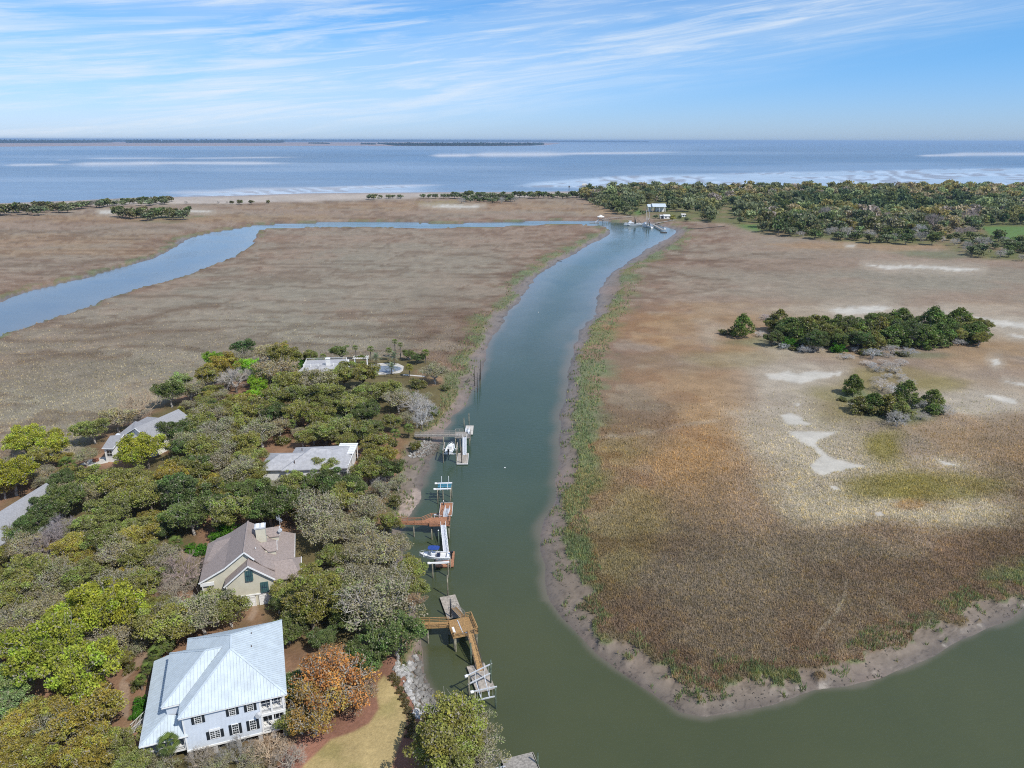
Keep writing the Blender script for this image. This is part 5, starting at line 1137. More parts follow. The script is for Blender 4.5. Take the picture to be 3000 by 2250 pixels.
def dormer(y, x1, zr_, hw, zf):
    w = MB(); w.plate([F(6.0, y, zr_), F(x1, y, zr_), F(x1, y-hw, zf), F(8.0, y-hw, zf)], .14); w.plate([F(6.0, y, zr_), F(x1, y, zr_), F(x1, y+hw, zf), F(8.0, y+hw, zf)], .14)
    d = part(w, 'dormer', SHINGLE, h2, h2)
    w = MB(); w.hexa([F(7.4, y-hw+.25, 6.6), F(x1-.3, y-hw+.25, 6.4), F(x1-.3, y+hw-.25, 6.4), F(7.4, y+hw-.25, 6.6), F(7.4, y-hw+.25, zf-.02), F(x1-.3, y-hw+.25, zf-.02), F(x1-.3, y+hw-.25, zf-.02), F(7.4, y+hw-.25, zf-.02)]); w.face([F(x1-.3, y-hw+.25, zf), F(x1-.3, y+hw-.25, zf), F(x1-.3, y, zr_-.1)])
    part(w, 'dormer_wall', CREAM, d, h2); w = MB(); w.bar(F(x1+.03, y, zr_), F(x1+.03, y-hw, zf), .08, .2); w.bar(F(x1+.03, y, zr_), F(x1+.03, y+hw, zf), .08, .2); part(w, 'dormer_trim', WHITE, d, h2)
dormer(15.2, 10.1, 9.1, 2.1, 8.0); dormer(9.3, 9.7, 9.1, 2.1, 8.0)
w = MB(); Bx(F, w, 5.7, 7.6, 10.0, 11.6, 6., 12.0); c_ = part(w, 'chimney', CREAM, h2, h2)
w = MB(); Bx(F, w, 5.55, 7.75, 9.85, 11.75, 12.0, 12.3); part(w, 'chimney_cap', ALU, c_, h2)
w = MB(); Bx(F, w, 5.8, 6.5, 10.2, 11.4, 12.3, 12.55); Bx(F, w, 6.8, 7.5, 10.2, 11.4, 12.3, 12.55); part(w, 'flue', WHITE, c_, h2)
def shut(x0, x1, z0, z1):
    w = MB(); w.hexa([F(x0, -.25, z0), F(x1, -.25, z0), F(x1, .12, z0), F(x0, .12, z0), F(x0, .0, z1), F(x1, .0, z1), F(x1, .12, z1), F(x0, .12, z1)]); s_ = part(w, 'shutter', TEAL, h2, h2)
    w = MB()
    for i in range(1, 4): xx = x0+(x1-x0)*i/4; w.bar(F(xx, -.28, z0), F(xx, -.03, z1), .04, .04)
    w.bar(F(x0, -.16, (z0+z1)/2), F(x1, -.16, (z0+z1)/2), .05, .05); part(w, 'shutter_bar', NAVY, s_, h2)
shut(3.95, 5.35, 6.5, 8.6); shut(6.5, 7.95, 3.4, 5.6)
for x0 in (2.75, 6.05):
    w = MB(); Bx(F, w, x0, x0+2.45, .0, .14, .3, 2.6); g_ = part(w, 'garage_door', WHITE, h2, h2)
    w = MB()
    for i in range(1, 4): Bx(F, w, x0+.05, x0+2.4, -.03, .0, .3+i*.57, .33+i*.57)
    Bx(F, w, x0-.12, x0, -.06, .14, .3, 2.75); Bx(F, w, x0+2.45, x0+2.57, -.06, .14, .3, 2.75); Bx(F, w, x0-.12, x0+2.57, -.06, .14, 2.6, 2.75); part(w, 'door_frame', WHITE, g_, h2)
w = MB(); Bx(F, w, -4.7, -2.2, 2.2, 2.5, 5.2, 5.9); w.cyl(F(-4.4, 2.4, .3), F(-4.4, 2.4, 5.9), .13, n=8); part(w, 'porch_column', WHITE, h2, h2)
w = MB(); w.cyl(F(5.8, 2.6+3.2, 9.9), F(5.8, 5.8, 10.3), .07, n=6); part(w, 'vent_pipe', WHITE, h2, h2)
w = MB(); w.bar(F(10.2, 15.6, 8.6), F(10.2, 15.6, 11.6), .07, .07); 
for i in range(6): w.bar(F(9.7+.18*i, 14.7, 11.0-.16*i), F(9.7+.18*i, 16.4, 11.0-.16*i), .03, .03)
w.bar(F(9.6, 15.6, 11.1), F(10.8, 15.6, 10.1), .05, .05); part(w, 'antenna', ALU, h2, h2)
w = MB(); w.cyl(F(10.3, 13.6, 9.0), F(10.1, 13.2, 9.15), .45, .38, 12); part(w, 'satellite_dish', ALU, h2, h2)
# wooden gate and low fence by the right side
fn = thing('garden_fence', F(13.6, 9, .4), 'dark low fence with gate right of the gabled house', 'fence')
for i in range(6):
    w = MB(); x = 13.4+1.15*i; Bx(F, w, x-.06, x+.06, 10.2, 10.32, .4, 1.7); part(w, 'post', DARKWOOD, fn, fn)
w = MB(); w.bar(F(13.2, 10.26, 1.5), F(19.2, 10.26, 1.5), .06, .1); w.bar(F(13.2, 10.26, .9), F(19.2, 10.26, .9), .06, .1); part(w, 'rail', DARKWOOD, fn, fn)
w = MB(); Bx(F, w, 15.8, 17.6, 10.1, 10.2, .5, 1.8); part(w, 'gate', BLACK, fn, fn)

# --- low grey roofed house with white pergola
a_ = at(*Z6(875, 1300), 5); F = Fr((a_.x-18, a_.y-.5), 2.)
h3 = thing('grey_roof_house', F(9, 8, .4), 'low house with light grey hip roof and white slatted pergola among the oaks', 'house')
w = MB(); Bx(F, w, 1.5, 17.6, .6, 14.6, .3, 4.2); Bx(F, w, -5, 2, 1.5, 11.5, .3, 4.0); part(w, 'wall', WHITE, h3, h3)
SH3 = mat('light_grey_shingle', (.40, .40, .41), .9, .12, 1.2, bump=.6, bscale=6., dirt=.12)
A1, A2, A3, A4 = (.5, 0, 4.3), (18.2, 0, 4.9), (18.2, 15.2, 4.9), (.5, 15.2, 4.3); r1, r2 = (7.2, 7.2, 7.6), (13.6, 7.4, 6.9)
roofpl('roof', SH3, [[A1, A2, r2, r1], [A2, A3, r2], [A3, A4, r1, r2], [A4, A1, r1]], top=h3)
roofpl('side_roof', SH3, [[(-6.0, .8, 4.1), (2.5, .8, 4.1), (5.5, 6.4, 6.7), (-1.6, 6.4, 6.2)], [(-6.0, 12.0, 4.1), (4.0, 12.0, 4.1), (5.5, 6.4, 6.7), (-1.6, 6.4, 6.2)], [(-6.0, .8, 4.1), (-1.6, 6.4, 6.2), (-6.0, 12.0, 4.1)]], top=h3)
for i in range(6):
    w = MB(); y = 8.2+1.25*i; w.box(F(15.9, y, 5.55), (5.2, .95, .12), F.a); part(w, 'pergola_slat', WHITE, h3, h3)
w = MB(); 
for x, y in ((18.1, 7.8), (18.1, 14.8), (18.1, 1.)): Bx(F, w, x-.12, x+.12, y-.12, y+.12, .3, 5.4)
w.bar(F(18.1, 7.5, 5.4), F(18.1, 15, 5.4), .15, .2); w.bar(F(18.1, 1, 4.9), F(18.1, 7.5, 5.3), .15, .2); part(w, 'pergola_post', WHITE, h3, h3)
for x, y in ((4., 9.), (9.5, 11.), (3.5, 2.4)):
    w = MB(); w.cyl(F(x, y, 4.5), F(x, y, 7.3-abs(y-7)*.25), .12, n=6); part(w, 'vent_pipe', RUST, h3, h3)
w = MB(); Bx(F, w, 16.0, 17.7, .5, .62, 1., 3.6); part(w, 'glass_door', GLASS, h3, h3)

# --- grey house at the marsh edge
r0, r1_ = at(*Z5(1310, 345), 9.), at(*Z5(1735, 160), 9.); L_ = (r1_-r0).xy.length; F = Fr((r0.x, r0.y), math.degrees(math.atan2(r1_.y-r0.y, r1_.x-r0.x)))
h4 = thing('marsh_edge_house', F(8, 0, .4), 'grey shingled house half hidden by trees at the left marsh edge', 'house')
w = MB(); Bx(F, w, .4, L_-.4, -5.2, 4.6, .3, 5.8); Bx(F, w, -1, 9, 3.5, 8.5, .3, 5.4); w.face([F(.4, -5.2, 5.8), F(.4, 4.6, 5.8), F(.4, 0, 8.7)]); part(w, 'wall', WHITE, h4, h4)
roofpl('roof', SHINGLE2, [[(0, 0, 9.), (L_, 0, 9.), (L_+.3, -6., 5.5), (0, -6., 5.5)], [(0, 0, 9.), (L_, 0, 9.), (L_+.3, 5.2, 6.), (0, 5.2, 6.)]], top=h4)
roofpl('wing_roof', SHINGLE2, [[(4.5, .8, 8.6), (5.2, 5.6, 8.4), (-1.0, 6.8, 5.8), (-1.0, 2.4, 6.4), (0, 1., 7.4)], [(4.5, .8, 8.6), (5.2, 5.6, 8.4), (7.5, 6.8, 7.), (7.5, 3., 7.)], [(9.3, .8, 8.6), (9.6, 5.6, 8.2), (5.5, 9.0, 6.), (5.0, 3., 7.2)], [(9.3, .8, 8.6), (9.6, 5.6, 8.2), (12.6, 8., 6.), (12.6, 3., 7.)]], top=h4)
w = MB(); w.bar(F(-.08, 0, 8.9), F(-.08, -6., 5.4), .1, .25); w.bar(F(-.08, 0, 8.9), F(-.08, 5.2, 5.9), .1, .25); part(w, 'trim', WHITE, h4, h4)
w = MB(); w.cyl(F(-1.4, 5.4, 6.3), F(-1.7, 5.2, 6.6), .75, .65, 14); w.bar(F(-1., 5.4, 5.), F(-1.2, 5.4, 6.4), .1, .1); part(w, 'satellite_dish', ALU, h4, h4)
# its detached white sunroom
a_ = at(*Z5(990, 540), 5); F = Fr((a_.x, a_.y), -3.)
h4b = thing('sunroom_pavilion', F(1.6, 2.5, .4), 'small white sunroom pavilion with grey roof and brick patio beside the marsh', 'pavilion')
w = MB(); Bx(F, w, .3, 3.0, .4, 5.4, .3, 4.9); w.face([F(.3, .4, 4.9), F(3., .4, 4.9), F(3.6, 5.4, 6.2), F(.3, 5.4, 6.2)]); part(w, 'wall', WHITE, h4b, h4b)
roofpl('roof', SHINGLE2, [[(0, -.1, 4.95), (3.3, -.1, 4.95), (3.5, 5.6, 6.9), (-.4, 5.2, 6.6)], [(-.4, 5.2, 6.6), (3.5, 5.6, 6.9), (3.3, 9., 5.2), (0, 9., 5.2)]], top=h4b)
w = MB(); w.bar(F(3.35, -.1, 4.9), F(3.55, 5.6, 6.85), .1, .22); w.bar(F(0, -.15, 4.88), F(3.3, -.15, 4.88), .1, .18); part(w, 'trim', WHITE, h4b, h4b)
window(h4b, F, .95, 2.5, 2.3, 4.2, .36, 2, 1, True, 0)
w = MB(); w.slab([tuple(at(*Z5(*q), .55)[:2]) for q in [(780,700),(870,655),(1020,625),(1060,640),(1050,680),(960,700),(940,790),(900,760),(890,720)]], .35, .62); pat = w.build('patio', CONC); tag(pat, 'pale concrete patio in front of the white sunroom', 'patio')
p = at(*Z5(930, 652), 1.); w = MB(); 
for i in range(14): an = i*.449; w.box((math.cos(an)*.75, math.sin(an)*.75, .25), (.34, .22, .5), an+math.pi/2)
fp = w.build('fire_ring', REDB); fp.location = (p.x, p.y, .62); tag(fp, 'round red brick fire ring on the pale patio', 'fire pit')
# --- dark grey roofed house at the left edge
r0, r1_ = at(*Z5(0, 1155), 8.), at(*Z5(450, 878), 8.); L_ = (r1_-r0).xy.length; F = Fr((r0.x, r0.y), math.degrees(math.atan2(r1_.y-r0.y, r1_.x-r0.x)))
h5 = thing('grey_gable_house', F(6, 0, .4), 'house with long grey shingle roof cut off by the left edge', 'house')
w = MB(); Bx(F, w, -9, L_-.4, -5.0, 4.4, .3, 4.9); part(w, 'wall', WHITE, h5, h5)
roofpl('roof', SHINGLE2, [[(-10, 0, 8.), (L_, 0, 8.), (L_+.2, -2.2, 6.4), (L_-1.5, -6.0, 4.4), (-10, -6.0, 4.4)], [(-10, 0, 8.), (L_, 0, 8.), (L_+.2, 5., 5.), (-10, 5., 5.)]], top=h5)
w = MB(); Bx(F, w, -1.2, .6, 1.6, 3.2, 4., 9.6); part(w, 'chimney', WHITE, h5, h5)
w = MB(); w.bar(F(2., -5.6, 5.0), F(4.6, -5.9, 5.2), .2, .3); w.bar(F(-1.5, -5.2, 4.8), F(1.5, -5.6, 4.6), .2, .3); part(w, 'gutter', WHITE, h5, h5)
w = MB(); F5 = F; Bx(F, w, -1.5, 3.6, -9.5, -5.4, .3, 4.2); part(w, 'side_wing', SHINGLE2, h5, h5)
# --- white house with balustraded deck, pool, pergola
a_ = at(*Z6(580, 480), 6); b_ = at(*Z6(875, 470), 6); F = Fr((a_.x, a_.y), math.degrees(math.atan2(b_.y-a_.y, b_.x-a_.x))); L_ = (b_-a_).length
h6 = thing('balustraded_house', F(7, 4, .4), 'white house with balustraded roof deck and square chimney beside the pool', 'house')
w = MB(); Bx(F, w, -3, L_, 0, 9, .3, 5.6); part(w, 'wall', WHITE, h6, h6)
roofpl('roof', SH3, [[(-5., -3.2, 4.6), (L_+.4, -3.2, 4.6), (L_-1, 0, 5.75), (-3, 0, 5.75)], [(-3, 0, 5.75), (L_-.5, 0, 5.75), (L_-.5, 9, 5.75), (-3, 9, 5.75)]], top=h6, th=.15)
rail(F, h6, [(-2.6, .4), (L_-.8, .4), (L_-.8, 8.6), (-2.6, 8.6), (-2.6, .4)], 5.75, .95, bal=.4, name='balustrade')
w = MB()
for x in (-2.6, 0., 2.8, 8.5, 11., L_-.8): Bx(F, w, x-.2, x+.2, .2, .6, 5.7, 6.85)
part(w, 'newel_post', WHITE, h6, h6)
w = MB(); Bx(F, w, 5.6, 7.2, 1.2, 2.6, 5.6, 8.6); Bx(F, w, 5.45, 7.35, 1.05, 2.75, 8.3, 8.5); part(w, 'chimney', WHITE, h6, h6)
for x in (-1.6, 3.3):
    w = MB(); w.cyl(F(x, -1.4, 4.9), F(x, -1.4, 6.5), 1.5, .02, 4); part(w, 'dormer_roof', SH3, h6, h6)
pc = at(*Z6(1180, 503), .5)
deck = [at(*Z6(*q), .5) for q in [(1075,555),(1300,535),(1330,515),(1335,480),(1290,458),(1150,455),(1040,470),(1000,500),(1030,540)]]
w = MB(); w.slab([tuple(p[:2]) for p in deck], .2, .62); o = w.build('pool_deck', CONC); tag(o, 'white concrete deck around the round swimming pool', 'pool deck')
pl = thing('swimming_pool', (pc.x, pc.y, .62), 'oval dark blue swimming pool with pale coping', 'pool')
w = MB(); pts = [(pc.x+math.cos(i*.2618)*7.2, pc.y+math.sin(i*.2618)*4.6) for i in range(24)]; w.slab(pts, .5, .70); part(w, 'coping', BRICK, pl, pl)
w = MB(); w.slab([(pc.x+(x-pc.x)*.93, pc.y+(y-pc.y)*.90) for x, y in pts], .6, .72); part(w, 'water', POOLC, pl, pl)
a_, b_ = at(*Z6(930, 415), 4.), at(*Z6(1045, 410), 4.); F = Fr((a_.x, a_.y), 8.)
pg = thing('pergola', F(3, 1.5, .4), 'white garden pergola with leafy roof behind the pool', 'pergola')
for x, y in ((.3, .3), (5.2, .3), (.3, 3.), (5.2, 3.)):
    w = MB(); Bx(F, w, x-.17, x+.17, y-.17, y+.17, .4, 3.7); part(w, 'post', WHITE, pg, pg)
for y in (.3, 3.): w = MB(); Bx(F, w, -.5, 6., y-.1, y+.1, 3.7, 3.98); part(w, 'beam', WHITE, pg, pg)
for i in range(9): w = MB(); Bx(F, w, i*.7-.05, i*.7+.05, -.4, 3.7, 3.98, 4.15); part(w, 'rafter', WHITE, pg, pg)
q_ = F(2.8, 1.6, 4.1); v_ = link('pergola_vine', SHRUBS[0], None, loc=tuple(q_), scale=(1.2, .7, .25)); v_.color = (.10, .14, .03, 0); tag(v_, 'green vine spread over the white pergola', 'vine')
for nm_, ptsP, lab in (('garden_fence', [Z6(1085, 562), Z6(1375, 578)], 'black metal fence in front of the pool'), ('garden_fence', [Z6(1322, 425), Z6(1410, 462)], 'short black metal fence right of the palms')):
    a_, b_ = at(*ptsP[0], .5), at(*ptsP[1], .5); f_ = thing(nm_, a_, lab, 'fence'); n = int((b_-a_).length/2.2)
    for i in range(n+1): p = a_+(b_-a_)*(i/n); w = MB(); w.box((p.x, p.y, 1.05), (.07, .07, 1.3)); part(w, 'post', BLACK, f_, f_)
    w = MB(); w.bar(a_+Vector((0, 0, 1.1)), b_+Vector((0, 0, 1.1)), .05, .06); w.bar(a_+Vector((0, 0, .3)), b_+Vector((0, 0, .3)), .05, .06)
    for i in range(n*8): p = a_+(b_-a_)*(i/(n*8)); w.bar(p+Vector((0, 0, .2)), p+Vector((0, 0, 1.1)), .025, .025)
    part(w, 'pickets', BLACK, f_, f_)
w = MB(); a_, b_ = at(*Z6(1330, 548), .5), at(*Z6(1505, 562), .5); w.bar(a_, b_, 1.2, .2); o = w.build('garden_path', CONC); tag(o, 'straight pale path right of the pool', 'path')

# ------------------------------------------------------------------ docks
def planks(mb, F, x0, x1, y0, y1, z, along='x', w_=.16, t=.05):
    """boards laid across; along = direction in which they follow each other"""
    if along == 'x':
        n = int((x1-x0)/w_)
        for i in range(n): Bx(F, mb, x0+i*w_, x0+(i+1)*w_-.018, y0, y1, z-t, z)
    else:
        n = int((y1-y0)/w_)
        for i in range(n): Bx(F, mb, x0, x1, y0+i*w_, y0+(i+1)*w_-.018, z-t, z)
class Seg:
    """frame following a segment, optionally sloping"""
    def __init__(s, a, b): s.a, s.b = Vector(a), Vector(b); s.L = (s.b-s.a).xy.length; s.d = (s.b-s.a)/s.L; s.n = Vector((-s.d.y, s.d.x, 0)).normalized()
    def __call__(s, x, y, z=0): return s.a+s.d*x+s.n*y+Vector((0, 0, z))
def seg_rail(top, a, b, m, h=1., step=1.8, rails=(1., .62, .25), name='railing', w_=.1):
    S = Seg(a, b); n = max(1, round(S.L/step)); r = MB()
    for k, z in enumerate(rails): r.bar(S(0, 0, z*h), S(S.L, 0, z*h), .14 if k == 0 else .05, .045 if k == 0 else .1)
    o = part(r, name, m, top, top)
    for i in range(n+1): p = MB(); p.bar(S(S.L*i/n, 0, -.25), S(S.L*i/n, 0, h*.97), w_, w_); part(p, 'post', m, o, top)
def walkway(top, a, b, wd, m, rails=(1, 1), z=0., pl=.16):
    S = Seg(a, b); w = MB(); n = int(S.L/pl)
    for i in range(n): w.hexa([S(i*pl, -wd/2, -.05), S((i+1)*pl-.018, -wd/2, -.05), S((i+1)*pl-.018, wd/2, -.05), S(i*pl, wd/2, -.05), S(i*pl, -wd/2, 0), S((i+1)*pl-.018, -wd/2, 0), S((i+1)*pl-.018, wd/2, 0), S(i*pl, wd/2, 0)])
    tag(part(w, 'deck_boards', m, top, top), kind='stuff')
    w = MB()
    for y in (-wd/2+.04, wd/2-.04): w.bar(S(0, y, -.17), S(S.L, y, -.17), .07, .24)
    part(w, 'stringer', m, top, top)
    if rails[0]: seg_rail(top, S(0, -wd/2, 0), S(S.L, -wd/2, 0), m)
    if rails[1]: seg_rail(top, S(0, wd/2, 0), S(S.L, wd/2, 0), m)
def pile(top, xy, z1, m=PILE, r=.15, capm=None, parent=None):
    w = MB(); w.cyl((xy[0], xy[1], -3.2), (xy[0], xy[1], z1), r*1.05, r*.92, 10); o = part(w, 'piling', m, parent or top, top, True)
    if capm: w = MB(); w.cyl((xy[0], xy[1], z1), (xy[0], xy[1], z1+.22), r*1.1, .03, 10); part(w, 'piling_cap', capm, o, top)
def raft(top, F, x0, x1, y0, y1, m=FLOAT, along='y', z=-.78, edge=None):
    w = MB(); planks(w, F, x0, x1, y0, y1, z, along, .17); tag(part(w, 'deck_boards', m, top, top), kind='stuff')
    w = MB(); 
    for a, b, c, d in ((x0-.06, x1+.06, y0-.08, y0), (x0-.06, x1+.06, y1, y1+.08), (x0-.08, x0, y0, y1), (x1, x1+.08, y0, y1)): Bx(F, w, a, b, c, d, z-.25, z+.01)
    part(w, 'fascia', edge or m, top, top)
    w = MB(); Bx(F, w, x0+.15, x1-.15, y0+.15, y1-.15, z-.75, z-.08); part(w, 'flotation', BLACK, top, top)
def gangway(top, a, b, wd, m, rh=.95, deckm=None, truss=False, name='gangway'):
    S = Seg(a, b); g = MB(); w = MB(); n = int(S.L/.2)
    for i in range(n): g.hexa([S(i*.2, -wd/2, -.04), S(i*.2+.185, -wd/2, -.04), S(i*.2+.185, wd/2, -.04), S(i*.2, wd/2, -.04), S(i*.2, -wd/2, 0), S(i*.2+.185, -wd/2, 0), S(i*.2+.185, wd/2, 0), S(i*.2, wd/2, 0)])
    gm = part(g, name, deckm or m, top, top)
    for y in (-wd/2, wd/2):
        w.bar(S(0, y, -.08), S(S.L, y, -.08), .06, .16); w.bar(S(.1, y, rh), S(S.L-.1, y, rh), .06, .06)
        k = max(3, int(S.L/1.1))
        for i in range(k+1): w.bar(S(.1+(S.L-.2)*i/k, y, 0), S(.1+(S.L-.2)*i/k, y, rh), .05, .05)
        if truss:
            for i in range(k): w.bar(S(.1+(S.L-.2)*i/k, y, 0), S(.1+(S.L-.2)*(i+1)/k, y, rh), .035, .035)
        else: w.bar(S(.1, y, rh*.5), S(S.L-.1, y, rh*.5), .04, .04)
    part(w, 'gangway_rail', m, gm, top)

# ---- new brown timber dock
zd = 1.6
o3 = at(*ZG(612, 608), zd); F = Fr((o3.x, o3.y), 17.8)
d3 = thing('timber_dock', F(2, 2, ZW), 'new brown timber dock with railed platform and two float docks, nearest complete dock', 'dock')
w = MB(); planks(w, F, 0, 4.7, 0, 4.9, zd, 'x', .15); tag(part(w, 'deck_boards', WOODN, d3, d3), kind='stuff')
w = MB()
for a, b, c, d in ((-.05, 4.75, -.07, 0), (-.05, 4.75, 4.9, 4.97), (-.07, 0, 0, 4.9), (4.7, 4.77, 0, 4.9)): Bx(F, w, a, b, c, d, zd-.32, zd-.01)
for y in (.6, 2.5, 4.4): Bx(F, w, .05, 4.65, y-.1, y+.1, zd-.5, zd-.08)
part(w, 'fascia', WOODN, d3, d3)
for a, b in (((.0, 0), (2.7, 0)), ((3.8, 0), (4.7, 0)), ((4.7, 0), (4.7, 4.9)), ((4.7, 4.9), (3.6, 4.9)), ((.0, 0), (0, 3.0))): seg_rail(d3, F(*a, zd), F(*b, zd), WOODN, 1., 1.5)
w = MB(); Bx(F, w, 0.25, .65, .5, 2.2, zd+.42, zd+.5); Bx(F, w, .3, .4, .6, .7, zd, zd+.42); Bx(F, w, .3, .4, 2., 2.1, zd, zd+.42); part(w, 'bench', WHITE, d3, d3)
w = MB(); w.bar(F(2.0, .4, zd+.03), F(1.9, 4.5, zd+.03), .16, .03); w.bar(F(2.4, .2, zd+.15), F(2.7, .3, zd+.15), .3, .25); part(w, 'sink_table', ALU, d3, d3)
wa, wb, wc_ = at(*ZG(-60, 462), zd), at(*ZG(320, 458), zd), F(.1, 3.9, zd)
S_ = Seg(wa, wb); walkway(d3, wa, wb, 1.5, WOODN); walkway(d3, wb+(wc_-wb)*.002, wc_, 1.5, WOODN)
for q, z1 in (((645, 785), zd-.1), ((310, 682), zd-.1), ((880, 610), zd)):
    p = at(*ZG(*q), ZW) if q != (880, 610) else F(4.5, .15, 0); pile(d3, (p.x, p.y), z1, PILE, .17)
for x, y in ((.2, .15), (.2, 4.6), (4.5, 4.6), (2.4, 4.7)): p = F(x, y); pile(d3, (p.x, p.y), zd-.1, PILE, .16)
p = at(*ZG(572, 128), 3.4); 
pb = at(*ZG(585, 365), -.9); pile(d3, (pb.x, pb.y), 3.3, BLACK, .17); pb = at(*ZG(548, 112), -1.2); pile(d3, (pb.x, pb.y), 3.9, PILE, .16); pb = at(*ZG(830, 945), ZW); pile(d3, (pb.x, pb.y), 3.4, PILEG, .15)
oa = at(*ZG(545, 378), -.8); Fa = Fr((oa.x, oa.y), 17.5); raft(d3, Fa, .0, 3.1, 0, 7.0)
ob = at(*ZG(900, 1262), -.8); Fb = Fr((ob.x, ob.y), 18.8); raft(d3, Fb, .0, 3.1, -.2, 6.2)
gangway(d3, F(3.2, 4.9, zd), Fa(1.9, 2.9, -.7), 1.1, WOODG, .9, WOODN)
gangway(d3, F(3.25, 0, zd), Fb(1.9, 4.3, -.7), 1.2, DARKWOOD, .9, WOODN)
# its boat lift
l3 = thing('boat_lift', tuple(at(*ZG(970, 1400), ZW)), 'empty white beam boat lift over the brown dock float', 'boat lift')
P3 = {k: at(*ZG(*q), ZW) for k, q in dict(br=(1070, 1190), fr=(1128, 1475), fl=(882, 1530), bl=(806, 1325)).items()}
ZT = {k: z for k, z in dict(br=4.0, fr=3.1, fl=3.0, bl=3.0).items()}
for k, p in P3.items(): pile(l3, (p.x, p.y), ZT[k], PILEG if k in ('br', 'fr') else PILE, .15)
def ext(a, b, e0, e1): d = (b-a).normalized(); return a-d*e0, b+d*e1
bm = MB(); zt_ = 3.15
for A_, B_ in (('bl', 'br'), ('fl', 'fr')):
    a, b = ext(P3[A_]+Vector((0, 0, zt_-ZW)), P3[B_]+Vector((0, 0, zt_-ZW)), .5, .25); w = MB(); w.bar(a, b, .14, .2); part(w, 'lift_beam', ALU, l3, l3)
    w = MB(); dd_ = (b-a).normalized(); w.cyl(a-dd_*.25, a+dd_*.25, .24, n=10); part(w, 'lift_motor', WHITE, l3, l3)
    for p_ in (a+dd_*.9, b-dd_*.7):
        w = MB(); w.bar(p_, p_-Vector((0, 0, 1.9)), .04, .04); part(w, 'cable', ALU, l3, l3)
    w = MB(); w.bar(a-Vector((0, 0, 1.9))+dd_*.3, b-Vector((0, 0, 1.9))-dd_*.2, .16, .2); part(w, 'cradle_beam', ALU, l3, l3)
m1, m2 = (P3['bl']+P3['fl'])/2, (P3['br']+P3['fr'])/2
for t_ in (.3, .7):
    a = P3['bl']+(P3['br']-P3['bl'])*t_; b = P3['fl']+(P3['fr']-P3['fl'])*t_; w = MB(); w.bar(Vector((a.x, a.y, 1.35)), Vector((b.x, b.y, 1.35)), .14, .1); part(w, 'bunk', ALU, l3, l3)
    w = MB(); w.bar(Vector((a.x, a.y, 1.3)), Vector((a.x, a.y, 3.6)), .07, .07); w.bar(Vector((b.x, b.y, 1.3)), Vector((b.x, b.y, 3.5)), .07, .07); part(w, 'guide_pole', HULL, l3, l3)
# ---- orange stained dock
o2_ = at(*ZF(615, 820), zd); F = Fr((o2_.x, o2_.y), 2.); 
d2 = thing('timber_dock', F(2, 2, ZW), 'orange stained timber dock with white aluminium gangways', 'dock')
w = MB(); planks(w, F, 0, 4.7, 0, 3.8, zd, 'x', .15); tag(part(w, 'deck_boards', WOODO, d2, d2), kind='stuff')
w = MB()
for a, b, c, d in ((-.05, 4.75, -.07, 0), (-.05, 4.75, 3.8, 3.87), (-.07, 0, 0, 3.8), (4.7, 4.77, 0, 3.8)): Bx(F, w, a, b, c, d, zd-.35, zd-.01)
part(w, 'fascia', WOODO, d2, d2)
for a, b in (((0, 0), (2.5, 0)), ((3.9, 0), (4.7, 0)), ((4.7, 0), (4.7, 3.8)), ((4.7, 3.8), (4.2, 3.8)), ((2.8, 3.8), (.2, 3.8))): seg_rail(d2, F(*a, zd), F(*b, zd), WOODO, 1., 1.3)
w = MB(); Bx(F, w, .8, 2.2, 3.2, 3.7, zd+.75, zd+.85); Bx(F, w, .9, 1., 3.3, 3.4, zd, zd+.75); Bx(F, w, 2., 2.1, 3.3, 3.4, zd, zd+.75); part(w, 'work_table', ALU, d2, d2)
w = MB(); Bx(F, w, 1.5, 2.1, 3.25, 3.65, zd+.85, zd+1.2); part(w, 'cooler', BLACK, d2, d2)
wa, wb = at(*ZF(60, 772), zd), F(.0, 1.0, zd); walkway(d2, wa, wb, 1.4, WOODO, (1, 0))
kx = wa+(wb-wa)*.80
S_ = Seg(wa, wb); seg_rail(d2, S_(0, .7), S_(S_.L-2.2, .7), WOODO); seg_rail(d2, S_(S_.L-2.2, .7), F(.1, 3.8, zd), WOODO)
w = MB(); w.plate([S_(S_.L-2.2, .7), F(0, 1.7, zd), F(0, 3.7, zd)], .06); part(w, 'corner_deck', WOODO, d2, d2)
for q in ((380, 1000), (650, 1040), (912, 1030)): p = at(*ZF(*q), ZW); pile(d2, (p.x, p.y), zd-.1, PILE, .17)
for x, y in ((.2, 3.6), (4.5, 3.6)): p = F(x, y); pile(d2, (p.x, p.y), zd+.3, PILE, .16)
p = at(*ZF(757, 1175), ZW); pile(d2, (p.x, p.y), 3.4, PILEG, .15, WHITE)
p = at(*ZF(823, 492), ZW); pile(d2, (p.x, p.y), 3.0, PILE, .15, WHITE); p = at(*ZF(828, 520), -.8); pile(d2, (p.x, p.y), .4, BLACK, .14, WHITE)
oa = at(*ZF(770, 660), -.8); Fa = Fr((oa.x, oa.y), 2.); raft(d2, Fa, -.1, 3.0, -.5, 6.0, WOODO, 'x', edge=WHITE)
ob = at(*ZF(705, 1448), -.8); Fb = Fr((ob.x, ob.y), 2.); raft(d2, Fb, 0, 3.9, 0, 5.8, WOODO, 'y')
gangway(d2, F(3.55, 3.8, zd), Fa(1.9, 2.9, -.7), 1.1, HULL, 1.0, ALU); gangway(d2, F(3.2, 0, zd), Fb(2.1, 4.6, -.65), 1.15, HULL, 1., ALU, True)
